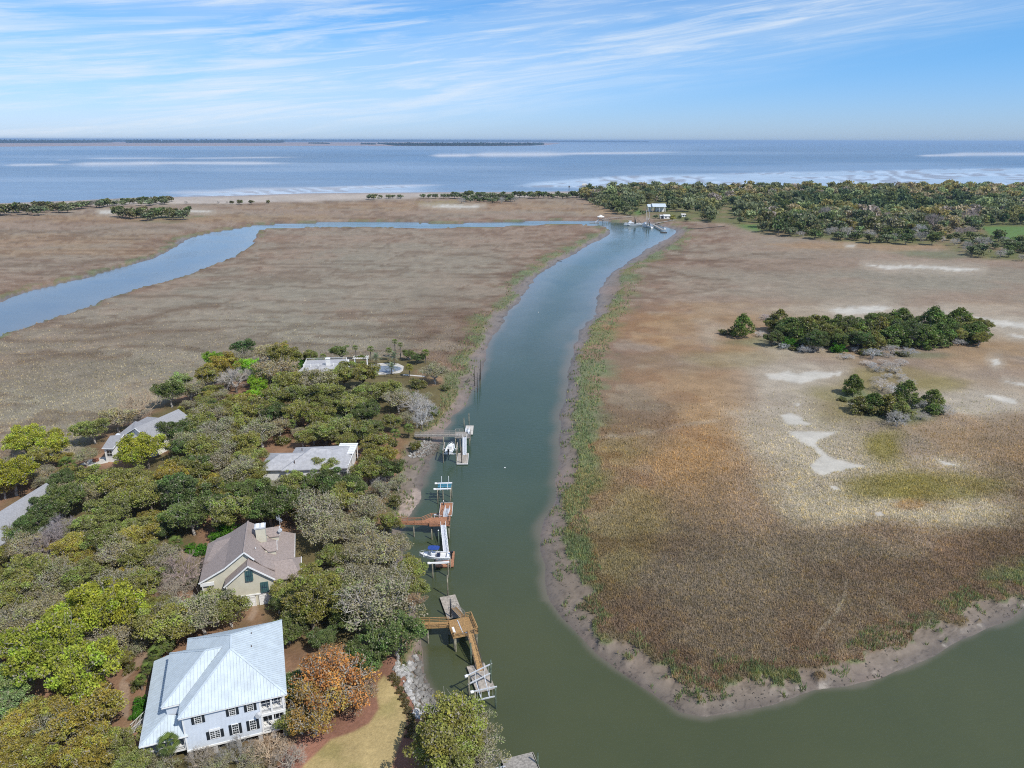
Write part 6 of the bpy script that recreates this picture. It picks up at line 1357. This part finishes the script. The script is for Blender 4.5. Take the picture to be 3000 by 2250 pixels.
# upper lift of that dock
l2 = thing('boat_lift', tuple(at(*ZF(840, 420), ZW)), 'empty boat lift with teal tarpaulin bunks above the orange dock', 'boat lift')
pp = [at(*ZF(*q), ZW) for q in ((740, 500), (757, 410), (935, 492), (953, 402))]
for p in pp: pile(l2, (p.x, p.y), 2.9, PILE, .15)
for y_, (a, b) in (('f', (pp[0], pp[2])), ('b', (pp[1], pp[3]))):
    a1, b1 = ext(a+Vector((0, 0, 4.3)), b+Vector((0, 0, 4.3)), .7, .2); w = MB(); w.bar(a1, b1, .22, .28); part(w, 'lift_beam', HULL, l2, l2)
    dd_ = (b1-a1).normalized(); w = MB(); w.cyl(a1-dd_*.25, a1+dd_*.25, .26, n=10); part(w, 'lift_motor', WHITE, l2, l2)
for t_ in (.25, .80):
    a = pp[0]+(pp[2]-pp[0])*t_; b = pp[1]+(pp[3]-pp[1])*t_
    for q in (a, b): w = MB(); w.bar(Vector((q.x, q.y, 2.6)), Vector((q.x, q.y, 5.0 if q is b else 4.8)), .12, .12); part(w, 'guide_pole', HULL, l2, l2)
m_ = (pp[0]+pp[1]+pp[2]+pp[3])/4; w = MB(); w.box((m_.x+.1, m_.y-.3, 3.0), (3.5, .9, .12), .03); w.box((m_.x+.1, m_.y+.9, 3.0), (3.5, .5, .12), .03); part(w, 'tarpaulin', BLUET, l2, l2)
# lower lift carrying the boat
l2b = thing('boat_lift', tuple(at(*ZF(770, 1500), ZW)), 'boat lift holding the blue-topped motorboat below the orange dock', 'boat lift')
q1, q2_ = at(*ZF(665, 1625), ZW), at(*ZF(900, 1612), ZW); back = Vector((.12, 3.4, 0))
for p in (q1, q2_, q1+back, q2_+back): pile(l2b, (p.x, p.y), 2.35, PILE, .16)
for a, b in ((q1, q2_), (q1+back, q2_+back)):
    a1, b1 = ext(a+Vector((0, 0, 3.75)), b+Vector((0, 0, 3.75)), .7, .3); w = MB(); w.bar(a1, b1, .24, .32); part(w, 'lift_beam', HULL, l2b, l2b)
    dd_ = (b1-a1).normalized(); w = MB(); w.cyl(a1-dd_*.3, a1+dd_*.25, .28, n=10); part(w, 'lift_motor', WHITE, l2b, l2b)
w = MB(); w.bar(q1+Vector((.5, 1.1, 2.9)), q2_+Vector((0, 1.1, 2.9)), .25, .2); w.bar(q1+Vector((.5, 2.3, 2.9)), q2_+Vector((0, 2.3, 2.9)), .25, .2); part(w, 'bunk', HULL, l2b, l2b)
# ---- motorboats
def hull(L, B, D, n=12, sheer=.25):
    """open hull along +x (bow); returns MB in local space: keel z=0, gunwale z=D"""
    w = MB(); secs = []
    for i in range(n+1):
        t = i/n; x = -L/2+L*t; bw = B/2*(1-max(0, (t-.45)/.55)**2.2)*(.92+.08*min(1, t*4)); bw = max(bw, .02); kz = .0+D*.55*max(0, (t-.6)/.4)**2; gz = D+sheer*t*t
        secs.append([(x, 0, kz), (x, bw*.72, kz+(D*.32)*(1-.2*t)), (x, bw, gz), (x, bw*.88, gz+.02), (x, bw*.86, gz-.45*D), (x, 0, gz-.45*D)])
    for a, b in zip(secs[:-1], secs[1:]):
        for k in range(5):
            mi = 0 if k < 3 else 1
            w.face([a[k], b[k], b[k+1], a[k+1]], mi); m_ = lambda p: (p[0], -p[1], p[2]); w.face([m_(a[k+1]), m_(b[k+1]), m_(b[k]), m_(a[k])], mi)
    a = secs[0]; w.face([a[0], a[1], a[2], a[3], a[4], a[5]]+[(p[0], -p[1], p[2]) for p in (a[4], a[3], a[2], a[1])], 0)
    return w
def motorboat(loc, rz, L, B, label, ttop, console=True, windshield=False):
    root = thing('motorboat', loc, label, 'boat', None, rz); D = .95
    link('hull', hull(L, B, D).mesh('hull', [HULL, BOATIN]), root)
    w = MB(); w.bx(-L*.02, L*.10, -.45, .45, .5, 1.35); w.bx(L*.08, L*.11, -.4, .4, 1.3, 1.7); link('console', w.mesh('console', HULL), root)
    w = MB(); w.bx(-L*.17, -L*.06, -.5, .5, .5, 1.1); w.bx(-L*.17, -L*.155, -.5, .5, 1.1, 1.5); link('seat', w.mesh('seat', NAVY if ttop else BOATIN), root)
    w = MB(); w.bx(L*.24, L*.36, -B*.26, B*.26, .6, 1.06); w.bx(-L*.48, -L*.40, -B*.36, B*.36, .6, 1.12); link('locker', w.mesh('locker', HULL), root)
    w = MB(); w.bx(-L*.5-.45, -L*.5-.02, -.26, .26, .95, 1.65); w.bx(-L*.5-.35, -L*.5-.12, -.12, .12, .05, 1.0); w.box((-L*.5-.3, 0, 1.7), (.62, .46, .26)); link('outboard_motor', w.mesh('outboard_motor', BLACK), root)
    w = MB(); 
    for s in (-1, 1):
        pts = [(L*.14, s*B*.46, 1.15), (L*.32, s*B*.36, 1.42), (L*.49, s*.06, 1.55)]
        for a, b in zip(pts[:-1], pts[1:]): w.bar(a, b, .035, .035)
        w.bar((L*.32, s*B*.36, 1.1), (L*.32, s*B*.36, 1.42), .03, .03)
    link('bow_rail', w.mesh('bow_rail', ALU), root)
    if ttop:
        w = MB(); n = 12; poly = []
        for i in range(n*2): an = math.pi*2*i/(n*2); poly.append((L*.03+math.copysign(abs(math.cos(an))**.5, math.cos(an))*1.25, math.copysign(abs(math.sin(an))**.5, math.sin(an))*.85))
        w.slab(poly, 2.55, 2.62); tt = link('t_top', w.mesh('t_top', BLUEC), root)
        w = MB(); 
        for sx_2 in (-1, 1):
            for sy_2 in (-1, 1): w.bar((L*.03+sx_2*.5, sy_2*.55, .6), (L*.03+sx_2*.9, sy_2*.6, 2.55), .05, .05)
        link('t_top_frame', w.mesh('t_top_frame', ALU), tt)
    return root
c_ = at(*ZF(690, 1310), 2.9+.3); motorboat((c_.x, (q1.y+q1.y+3.4)/2, 2.55), math.pi-.06, 6.7, 2.5, 'white motorboat with blue T-top on the lift below the orange dock', True)
# ---- grey weathered dock
o1_ = at(*ZE(1150, 760), zd); F = Fr((o1_.x, o1_.y), 1.)
d1 = thing('timber_dock', F(2, 2, ZW), 'weathered grey timber dock with white gangway, farthest of the creek docks', 'dock')
w = MB(); planks(w, F, 0, 4.7, 0, 4.2, zd, 'x', .16); tag(part(w, 'deck_boards', WOODG, d1, d1), kind='stuff')
w = MB()
for a, b, c, d in ((-.05, 4.75, -.07, 0), (-.05, 4.75, 4.2, 4.27), (-.07, 0, 0, 4.2), (4.7, 4.77, 0, 4.2)): Bx(F, w, a, b, c, d, zd-.35, zd-.01)
part(w, 'fascia', WOODG, d1, d1)
for a, b in (((0, 0), (2.3, 0)), ((3.7, 0), (4.7, 0)), ((4.7, 0), (4.7, 4.2)), ((2.4, 4.2), (.0, 4.2)), ((0, 4.2), (0, 3.2))): seg_rail(d1, F(*a, zd), F(*b, zd), WOODG, 1., 1.4)
w = MB(); Bx(F, w, 0.3, 1.6, .3, .7, zd+.4, zd+.48); Bx(F, w, .35, .45, .35, .6, zd, zd+.4); Bx(F, w, 1.4, 1.5, .35, .6, zd, zd+.4); part(w, 'bench', WHITE, d1, d1)
w = MB(); Bx(F, w, 3.9, 4.5, 2.6, 3.6, zd, zd+.8); part(w, 'storage_box', HULL, d1, d1)
wa, wb = at(*ZE(270, 712), zd-.2), F(0, 1.9, zd); walkway(d1, wa, wb, 1.5, WOODG)
for q in ((597, 800), (905, 935)): p = at(*ZE(*q), ZW if q[0] > 700 else -.6); pile(d1, (p.x, p.y), zd-.1, PILE, .17)
for x, y in ((.2, .2), (4.5, .2), (.2, 4.), (4.5, 4.)): p = F(x, y); pile(d1, (p.x, p.y), zd-.1, PILE, .16)
for q, zz in (((1465, 497), 3.2), ((1354, 520), 2.0), ((1270, 1112), 3.6), ((1304, 1345), 4.4)): p = at(*ZE(*q), -1.); pile(d1, (p.x, p.y), zz, PILE if zz < 4 else DARKWOOD, .14)
oa = at(*ZE(1370, 690), -.8); Fa = Fr((oa.x, oa.y), 1.); raft(d1, Fa, .1, 2.5, 0, 7., CONC); ob = at(*ZE(1195, 1345), -.8); Fb = Fr((ob.x, ob.y), 1.); raft(d1, Fb, 0, 3.1, 0, 7.2, FLOAT, edge=WHITE)
gangway(d1, F(3.0, 0, zd), Fb(2.0, 5.5, -.65), 1.1, HULL, 1., ALU, True); gangway(d1, F(3.5, 4.2, zd), Fa(.9, 4.0, -.7), 1., HULL, .9, ALU)
l1 = thing('boat_lift', tuple(at(*ZE(1040, 1200), ZW)), 'grey piled boat lift holding the white runabout beside the weathered dock', 'boat lift')
q1, q2_ = at(*ZE(897, 1330), ZW), at(*ZE(1185, 1332), ZW); back = Vector((0, 5.2, 0))
for p in (q1, q2_, q1+back, q2_+back): pile(l1, (p.x, p.y), 2.7, PILE, .15)
for a in (q1, q2_): w = MB(); w.bar(a+Vector((0, -.3, 4.1)), a+back+Vector((0, .3, 4.1)), .25, .2); part(w, 'lift_beam', WOODG, l1, l1)
for y in (0.4, 4.0): w = MB(); w.bar(q1+Vector((0, y, 2.75)), q2_+Vector((0, y, 2.75)), .2, .22); part(w, 'cradle_beam', HULL, l1, l1)
c_ = (q1+q2_+back)/2; motorboat((c_.x+.1, c_.y-.1, ZW+2.95), math.pi/2-.10, 6.3, 2.5, 'white open runabout on the lift beside the weathered grey dock', False)
# ---- partly visible dock at the bottom edge
ob = at(*Z2(2155, 1521), -.8); F = Fr((ob.x, ob.y), 17.)
d4 = thing('float_dock', F(-2, 0, ZW), 'weathered grey float dock cut off by the bottom edge', 'dock')
raft(d4, F, -4.9, .0, -3.4, 3.0, WOODG, 'x', -.78)
for q, zz in (((2142, 1505), 1.2), ((1833, 1600), 1.6)): p = at(*Z2(*q), ZW); pile(d4, (p.x, p.y), zz, PILEG, .15)
w = MB(); a_ = F(-5.6, .9, 0)
for k in range(3): w.bar(F(-8.2, 1.4-.55*k, -.2), F(-4.8, 1.5-.55*k, -.5), .12, .12)
for k in range(5): w.bar(F(-8.+.7*k, 1.5, -.25), F(-8.+.7*k, -.3, -.25), .08, .08)
part(w, 'gangway_frame', ALU, d4, d4)
# ---- ruined pilings on the left bank
rp = random.Random(4)
LABR = ['tallest broken piling of the ruined dock', 'leaning broken piling of the ruined dock', 'nearest broken piling of the ruined dock', 'short broken piling of the ruined dock', 'middle broken piling of the ruined dock']
for i, (x0, y0, x1, y1) in enumerate([(1958,585,1960,450),(1932,690,1936,545),(1910,640,1908,500),(1945,665,1944,560),(1952,600,1950,510)]):
    b = at(*Z6(x0, y0), ZW); w = MB(); hgt = (y0-y1)/2.765/ (FPX/ (b.y*CP-(ZW-H)*SP))/.86
    w.cyl((0, 0, -1.2), (rp.uniform(-.1, .15), rp.uniform(-.1, .1), hgt), .16, .10, 8); o = w.build('broken_piling', DARKWOOD); o.location = b; tag(o, LABR[i]+' on the left bank', 'piling', 'ruined dock pilings')
b = at(*Z6(1835, 630), ZW+.3); w = MB(); w.bar((-.3, -2, .2), (1.8, 4, 1.2), .12, .12); w.bar((-.6, 0, .2), (1.2, 4.8, 1.6), .12, .12); w.bar((-.5, -2, .1), (.6, -.2, .1), .12, .12); w.bar((.9, 3., 1.2), (1.8, 4, -.2), .12, .12); w.bar((.2, 1.4, .9), (.2, 1.4, -.3), .1, .1)
o = w.build('fallen_dock_frame', DARKWOOD); o.location = b; tag(o, 'dark collapsed timber frame on the mud left of the ruined pilings', 'wreckage')
# logs on the mud
for i, (x0, y0, x1, y1, lab) in enumerate([(1428,937,1472,944,'long dark drift log on the left bank mud'),(1624,761,1646,766,'short drift log at the upper left bank')]):
    a_, b_ = at(x0, y0, -.9), at(x1, y1, -1.1); w = MB(); w.cyl((0, 0, 0), tuple(b_-a_), .2, .1, 7); o = w.build('drift_log', DARKWOOD); o.location = a_; tag(o, lab, 'log')
def buoy(px, py, lab):
    p = at(px, py, ZW); w = MB(); w.cyl((0, 0, -.1), (0, 0, .1), .14, .2, 10); w.cyl((0, 0, .1), (0, 0, .24), .2, .08, 10); o = w.build('buoy', WHITE); o.location = p; tag(o, lab, 'buoy', 'white mooring buoys'); o.scale = (1.1,)*3
buoy(1479, 1371, 'small white buoy in mid creek right of the grey dock'); buoy(1577, 915, 'tiny white buoy in the upper creek')

# ------------------------------------------------------------------ the far landing: shrimp boats, sheds, docks
def shrimp_boat(loc, rz, L, label, mast=9., rig='up', nets=True):
    root = thing('shrimp_boat', loc, label, 'boat', 'shrimp boats at the far landing', rz); B = L*.27; D = 2.6
    link('hull', hull(L, B, D, 14, 1.5).mesh('hull', [HULL, BOATIN]), root)
    w = MB(); w.bx(-L*.48, L*.30, -B*.5-.03, B*.5+.03, .12, .42); link('waterline_stripe', w.mesh('waterline_stripe', BLACK), root)
    w = MB(); w.bx(L*.04, L*.30, -B*.32, B*.32, 1.6, 3.9); w.bx(L*.02, L*.32, -B*.36, B*.36, 3.9, 4.1); w.bx(L*.14, L*.27, -B*.25, B*.25, 4.1, 5.6); w.bx(L*.12, L*.29, -B*.28, B*.28, 5.6, 5.75); wh = link('wheelhouse', w.mesh('wheelhouse', HULL), root)
    for k, x in enumerate((.07, .13, .19)):
        for s in (-1, 1): w = MB(); w.bx(L*x, L*(x+.035), s*B*.32-.04, s*B*.32+.04, 2.7, 3.4); link('window', w.mesh('window', BLACK), wh)
    w = MB(); w.bx(L*.27-.02, L*.27+.05, -B*.2, B*.2, 4.6, 5.3); link('windshield', w.mesh('windshield', BLACK), wh)
    w = MB(); w.cyl((L*.0, 0, 1.2), (L*.0, 0, mast+2), .14, .1, 7); w.bar((0, 0, mast), (-L*.42, 0, 3.4), .12, .12); w.bar((0, -1.6, 1.5), (0, -.9, mast), .1, .1); w.bar((0, 1.6, 1.5), (0, .9, mast), .1, .1)
    for z in (4, 6, 8): w.bar((0, -1.4+.1*z, z), (0, 1.4-.1*z, z), .07, .07)
    link('mast', w.mesh('mast', RUST if rig != 'up' else ALU), root)
    for s in (-1, 1):
        w = MB(); tip = (0, s*2.2, mast*1.75) if rig == 'up' else (-L*.30, s*1.0, mast*.6)
        w.bar((0, s*B*.42, 1.9), tip, .16, .16); w.bar(tip, (0, 0, mast), .04, .04)
        if rig != 'up': w.bar((-L*.30, s*1.0, mast*.6), (-L*.46, s*B*.3, 1.6), .14, .14)
        link('outrigger', w.mesh('outrigger', WHITE if rig == 'up' else NETM), root)
    if nets:
        for s in (-1, 1): w = MB(); w.cyl((-L*.05, s*1.4, mast*.85), (-L*.09, s*1.6, 1.8), .12, .75, 7); link('net', w.mesh('net', NETM), root)
    w = MB(); w.bx(-L*.44, -L*.1, -B*.25, B*.25, 1.4, 1.9); w.cyl((-L*.1, -1, 2.1), (-L*.1, 1, 2.1), .5, n=8); link('deck_gear', w.mesh('deck_gear', BOATIN), root)
    return root
pa, pb_ = at(*ZD(820, 632), ZW), at(*ZD(1160, 645), ZW); c_ = (pa+pb_)/2; shrimp_boat((c_.x, c_.y, ZW-.55), math.pi+.05, (pb_-pa).length*1.02, 'white shrimp boat lying broadside with dark rigging and nets', 10., 'down')
pa = at(*ZD(1185, 640), ZW); pb_ = at(*ZD(1300, 705), ZW); shrimp_boat(((pa.x+pb_.x)/2, (pa.y+pb_.y)/2+1, ZW-.55), math.radians(118), 17, 'white shrimp boat moored stern-on with tall raised outriggers', 11., 'up')
# landing dock
a_, b_ = at(*ZD(1230, 590), .4), at(*ZD(1850, 528), .6)
ld = thing('landing_dock', at(*ZD(1400, 620), ZW), 'long plank landing dock beside the two shrimp boats', 'dock')
w = MB(); w.bar(at(*ZD(1345, 600), .5), at(*ZD(1780, 530), .6), 2.2, .25); w.bar(at(*ZD(1330, 605), .3), at(*ZD(1530, 715), .1), 2.6, .3); part(w, 'deck', WOODG, ld, ld)
for t_ in range(12):
    p = at(*ZD(1345+t_*17, 612+t_*9.3), ZW); pile(ld, (p.x, p.y-1.2), 1.3+(t_ % 3)*.5, DARKWOOD, .2)
for t_ in range(8): p = at(*ZD(1390+t_*52, 600-t_*9), -.3); pile(ld, (p.x, p.y-1), .8, DARKWOOD, .2)
fp_ = at(*ZD(1545, 770), ZW); fl_ = thing('float_platform', fp_, 'small dark float with white box by the landing', 'float')
w = MB(); w.bx(-3.2, 3.2, -1.5, 1.5, .1, .6); link('deck', w.mesh('deck', DARKWOOD), fl_); w = MB(); w.bx(.3, .5, -.1, .1, .6, 3.4); w.bx(1.6, 1.8, -.1, .1, .6, 3.4); link('frame', w.mesh('frame', WOODG), fl_); w = MB(); w.bx(.2, 2., -.4, .4, 3.3, 4.6); link('white_box', w.mesh('white_box', WHITE), fl_)
# gazebo dock
g0 = at(*ZD(380, 590), ZW); gz_ = thing('gazebo_dock', g0, 'roofed gazebo dock with ramp where the creek bends', 'dock')
Fg = Fr((g0.x, g0.y), 0)
w = MB(); Bx(Fg, w, -3.5, 3.5, 0, 7, 1.8, 2.1); part(w, 'deck', WOODG, gz_, gz_)
for x in (-2.6, 2.6):
    for y in (.5, 6.): w = MB(); Bx(Fg, w, x-.15, x+.15, y-.15, y+.15, -2, 5.2); part(w, 'post', WOODG, gz_, gz_)
w = MB(); w.cyl(Fg(0, 3.3, 5.2), Fg(0, 3.3, 6.8), 4.6, 1.4, 8); w.cyl(Fg(0, 3.3, 6.8), Fg(0, 3.3, 7.6), 1.6, .2, 8); part(w, 'roof', WHITE, gz_, gz_)
w = MB(); w.bar(Fg(-7, -1, -.6), Fg(-2.6, 1, 2.), 1.6, .2); w.bar(Fg(-7, -1.6, .3), Fg(-2.6, .2, 2.9), .15, .15); part(w, 'ramp', ALU, gz_, gz_)
w = MB(); Bx(Fg, w, -13, -2, -2.5, .2, -1.4, -.9); part(w, 'float', WOODG, gz_, gz_)
w = MB(); Bx(Fg, w, 3.5, 9, 1, 5, 1.5, 1.8); 
for x in (4, 6.5, 9): Bx(Fg, w, x-.15, x+.15, .9, 1.2, -2, 3)
part(w, 'side_landing', WOODG, gz_, gz_)
w = MB(); a_, b_ = at(*ZD(440, 505), 1.7), at(*ZD(970, 462), 1.7); w.bar(a_, b_, 1.8, .25); 
for t_ in range(14): p = a_+(b_-a_)*(t_/13); w.bar((p.x, p.y, -.3), (p.x, p.y, 2.6), .2, .2)
o = w.build('boardwalk', WOODG); tag(o, 'long raised boardwalk crossing the marsh to the gazebo dock', 'boardwalk')
w = MB(); a_, b_ = at(*ZD(1960, 695), .4), at(*ZD(2160, 693), .4); w.bar(a_, b_, 1.2, .3); a2, b2 = at(2043, 670, .4), at(2125, 663, .4); w.bar(b_, at(2125, 662, .5), 1.2, .3); o = w.build('boardwalk', DARKWOOD); tag(o, 'broken dark boardwalk across the marsh right of the landing', 'boardwalk')
def shed(px0, py0, px1, zr, zb, dep, label, name, roofm, open_=False, hip=False):
    a_, b_ = at(px0, py0, .6), at(px1, py0, .6); F = Fr((a_.x, a_.y), 0); L = b_.x-a_.x
    t = thing(name, F(L/2, dep/2, .5), label, 'building')
    w = MB(); 
    if open_:
        for x in (.3, L*.5, L-.3):
            for y in (.3, dep-.3): Bx(F, w, x-.2, x+.2, y-.2, y+.2, .3, zb)
        part(w, 'post', WHITE, t, t); w = MB(); Bx(F, w, L*.3, L-.5, dep*.4, dep-.5, .3, zb-.2)
    else: Bx(F, w, 0, L, 0, dep, .3, zb)
    part(w, 'wall', WHITE, t, t)
    w = MB(); 
    for y0, y1 in ((-.5, dep/2), (dep+.5, dep/2)): w.plate([F(-.5, y0, zb), F(L+.5, y0, zb), F(L+.5, y1, zr), F(-.5, y1, zr)], .25)
    w.face([F(0, 0, zb), F(0, dep, zb), F(0, dep/2, zr)]); w.face([F(L, 0, zb), F(L, dep/2, zr), F(L, dep, zb)]); part(w, 'roof', roofm, t, t)
    for k in range(max(2, int(L/5))): x = 1.5+k*4.2; w = MB(); Bx(F, w, x, min(x+1.6, L-.3), -.06, .02, 1.4, min(3., zb-.5)); part(w, 'window', GLASS, t, t)
    return F, L
shed(1912, 622, 1950, 11., 7.5, 16, 'big white-roofed open boat shed behind the shrimp boats', 'boat_shed', METALROOF, True)
shed(1898, 621, 1911, 10., 7.0, 12, 'narrow white-gabled wing left of the boat shed', 'boat_shed', METALROOF, True)
shed(1945, 641, 1962, 5.2, 4.2, 8, 'low white building with flat roof beside the landing', 'landing_house', WHITE)
shed(1934, 640, 1944, 4.6, 4.1, 6, 'white roofed carport left of the low white building', 'carport', WHITE, True)
shed(1997, 636, 2008, 4.6, 3.4, 6, 'small white cottage right of the bright green tree', 'cottage', CONC)
shed(2160, 615, 2172, 8.5, 6, 8, 'white house glimpsed in the middle of the far wood', 'house', WHITE)
tree_px('lime', 1971, 634, 10, 1.2, 'far')
for x, y, r_ in ((1952,612,8),(1958,604,9),(1990,634,7),(1921,632,7),(1887,622,8),(1878,618,6),(2012,640,8)): tree_px('fog', x, y, r_, 1.1, 'far')
for x, y, r_ in [(1736,586,20),(1755,592,20),(1772,600,18),(1790,606,18),(1810,612,18),(1830,616,16),(1848,622,14),(1760,578,20),(1785,588,20),(1815,596,20),(1840,606,18),(1862,612,14)]: tree_px('fog', x, y, r_*.62, 1.1, 'far')
# beach pavilion on piles in the water and beach house
bp = at(1708, 556, 0); b0 = thing('beach_pavilion', bp, 'pale pavilion on many piles standing at the sound shore', 'pavilion')
w = MB(); w.bx(-6, 8, -3, 3, 7, 7.4); link('deck', w.mesh('deck', WOODG), b0)
for k in range(8): w = MB(); w.bx(-6+k*1.9, -5.6+k*1.9, -3, -2.6, -2, 7); w.bx(-6+k*1.9, -5.6+k*1.9, 2.6, 3, -2, 7); link('pile', w.mesh('pile', DARKWOOD), b0)
w = MB(); w.slab([(-2, -3), (7, -3), (7, 3), (-2, 3)], 7.4, 9.5); w.plate([(-3, -3.5, 9.5), (8, -3.5, 9.5), (6, 0, 11.5), (-1, 0, 11.5)], .2); link('cabin', w.mesh('cabin', CONC), b0)
shed(1676, 572, 1690, 6.5, 4.5, 8, 'white beach house in the shore tree line', 'beach_house', CONC)
p = at(1667, 560, 0); w = MB(); w.cyl((0, 0, -2), (0, 0, 9), .5, .4, 6); w.bx(-1.2, 1.2, -.3, .3, 6.5, 9.5); o = w.build('channel_marker', DARKWOOD); o.location = p; tag(o, 'dark channel marker post off the shore tree line', 'marker')

# ------------------------------------------------------------------ tree labels: look, place beside a landmark, rank
_u = ['', 'first', 'second', 'third', 'fourth', 'fifth', 'sixth', 'seventh', 'eighth', 'ninth']
ORD = ['']+[u+' ' for u in _u[2:]]+[q+' ' for q in 'tenth eleventh twelfth thirteenth fourteenth fifteenth sixteenth seventeenth eighteenth nineteenth twentieth'.split()]
ORD += ['twenty-'+u+' ' for u in _u[1:]]+['thirtieth ']+['thirty-'+u+' ' for u in _u[1:]]
LM = {'near': [('the white metal-roofed house', (-44, 93)), ('the taupe gabled house', (-54, 128)), ('the low grey-roofed house with white pergola', (-56, 181)), ('the grey house at the marsh edge', (-108, 200)), ('the small white sunroom wing', (-115.5, 188)), ('the dark grey roof at the left edge', (-117, 151)),
               ('the round swimming pool', (-52, 274)), ('the golden lawn', (-22, 88)), ('the orange stained dock', (-22, 151)), ('the grey weathered dock', (-20, 205)), ('the new brown timber dock', (-12, 111)), ('the far end of the left wood', (-85, 262)), ('the clearing behind the gabled house', (-60, 155)), ('the lower left corner', (-75, 88)), ('the thick left wood', (-88, 130)), ('the middle of the left wood', (-75, 222)), ('the ruined pilings', (-22, 255)), ('the white balustraded house', (-71, 264))],
      'isle': [('the big cedar island', (170, 318)), ('the small dead-tree island', (125, 235)), ('the left end of the big cedar island', (115, 330)), ('the right end of the big cedar island', (215, 325))],
      'far': [('the two shrimp boats', tuple(at(1850, 655, 0)[:2])), ('the big white boat shed', tuple(at(1925, 625, 0)[:2])), ('the far gazebo dock', tuple(at(1765, 645, 0)[:2])), ('the bright green field at right', tuple(at(2940, 690, 0)[:2])), ('the small lawn of the far wood', tuple(at(2190, 670, 0)[:2])), ('the beach at far left', tuple(at(420, 595, 0)[:2])), ('the left edge of the far marsh', tuple(at(30, 615, 0)[:2])), ('the small far hammock', tuple(at(450, 632, 0)[:2])), ('the pale pan of the far marsh', tuple(at(1330, 606, 0)[:2])), ('the point of the shore tree line', tuple(at(1600, 580, 0)[:2])), ('the marsh-side edge of the right wood', tuple(at(2560, 700, 0)[:2])), ('the right frame edge', tuple(at(3000, 740, 0)[:2])), ('the pale pond of the right marsh', tuple(at(2700, 785, 0)[:2]))]}
GRP = {'near': 'trees of the left wood', 'isle': 'trees of the marsh islands', 'far': 'trees of the far wood and shore'}
buck = {}
for t in TREES:
    nm, lp = min(LM[t['zone']], key=lambda q: (q[1][0]-t['x'])**2+(q[1][1]-t['y'])**2)
    dx, dy = t['x']-lp[0], t['y']-lp[1]; d = math.hypot(dx, dy); spx_, _ = proj(np.array([t['x']]), np.array([t['y']])); lpx_, _ = proj(np.array([lp[0]]), np.array([lp[1]]))
    side = ('right of ' if dx > 0 else 'left of ') if abs(dx) > abs(dy) else ('behind ' if dy > 0 else 'in front of ')
    if nm.startswith('the middle') or nm.startswith('the thick') or 'end of' in nm or 'corner' in nm or 'edge' in nm or 'point' in nm: side = 'near '
    t['d'] = d; buck.setdefault((t['look'], side, nm), []).append(t)
for (look, side, nm), L in buck.items():
    L.sort(key=lambda t: t['d'])
    for i, t in enumerate(L):
        if len(L) == 1: lab = f'{look} {side}{nm}'
        else:
            rank = ORD[i]+'nearest' if i < len(ORD) else 'farther off'
            lab = f'{look} {side}{nm}, {rank}'
        w_ = lab.split()
        if len(w_) > 16: lab = ' '.join(w_[:16])
        t['o']['label'] = lab; t['o']['category'] = {'shrub': 'shrub', 'palm': 'palm'}.get(t['kind'][:5] if t['kind'].startswith('shrub') else t['kind'][:4], 'tree')
        t['o']['group'] = GRP[t['zone']]

# ------------------------------------------------------------------ sea air
hm = bpy.data.materials.new('haze'); hm.use_nodes = True; t = NT(hm.node_tree); o_ = t.n('ShaderNodeOutputMaterial'); v_ = t.n('ShaderNodeVolumePrincipled')
v_.inputs['Color'].default_value = (.50, .72, 1., 1); v_.inputs['Density'].default_value = 3.6e-5; v_.inputs['Anisotropy'].default_value = .2
t.l(v_.outputs[0], o_.inputs['Volume'])
w = MB(); w.bx(-98000, 98000, -400, 73000, -5.5, 118); hz = w.build('haze', hm); tag(hz, kind='stuff')
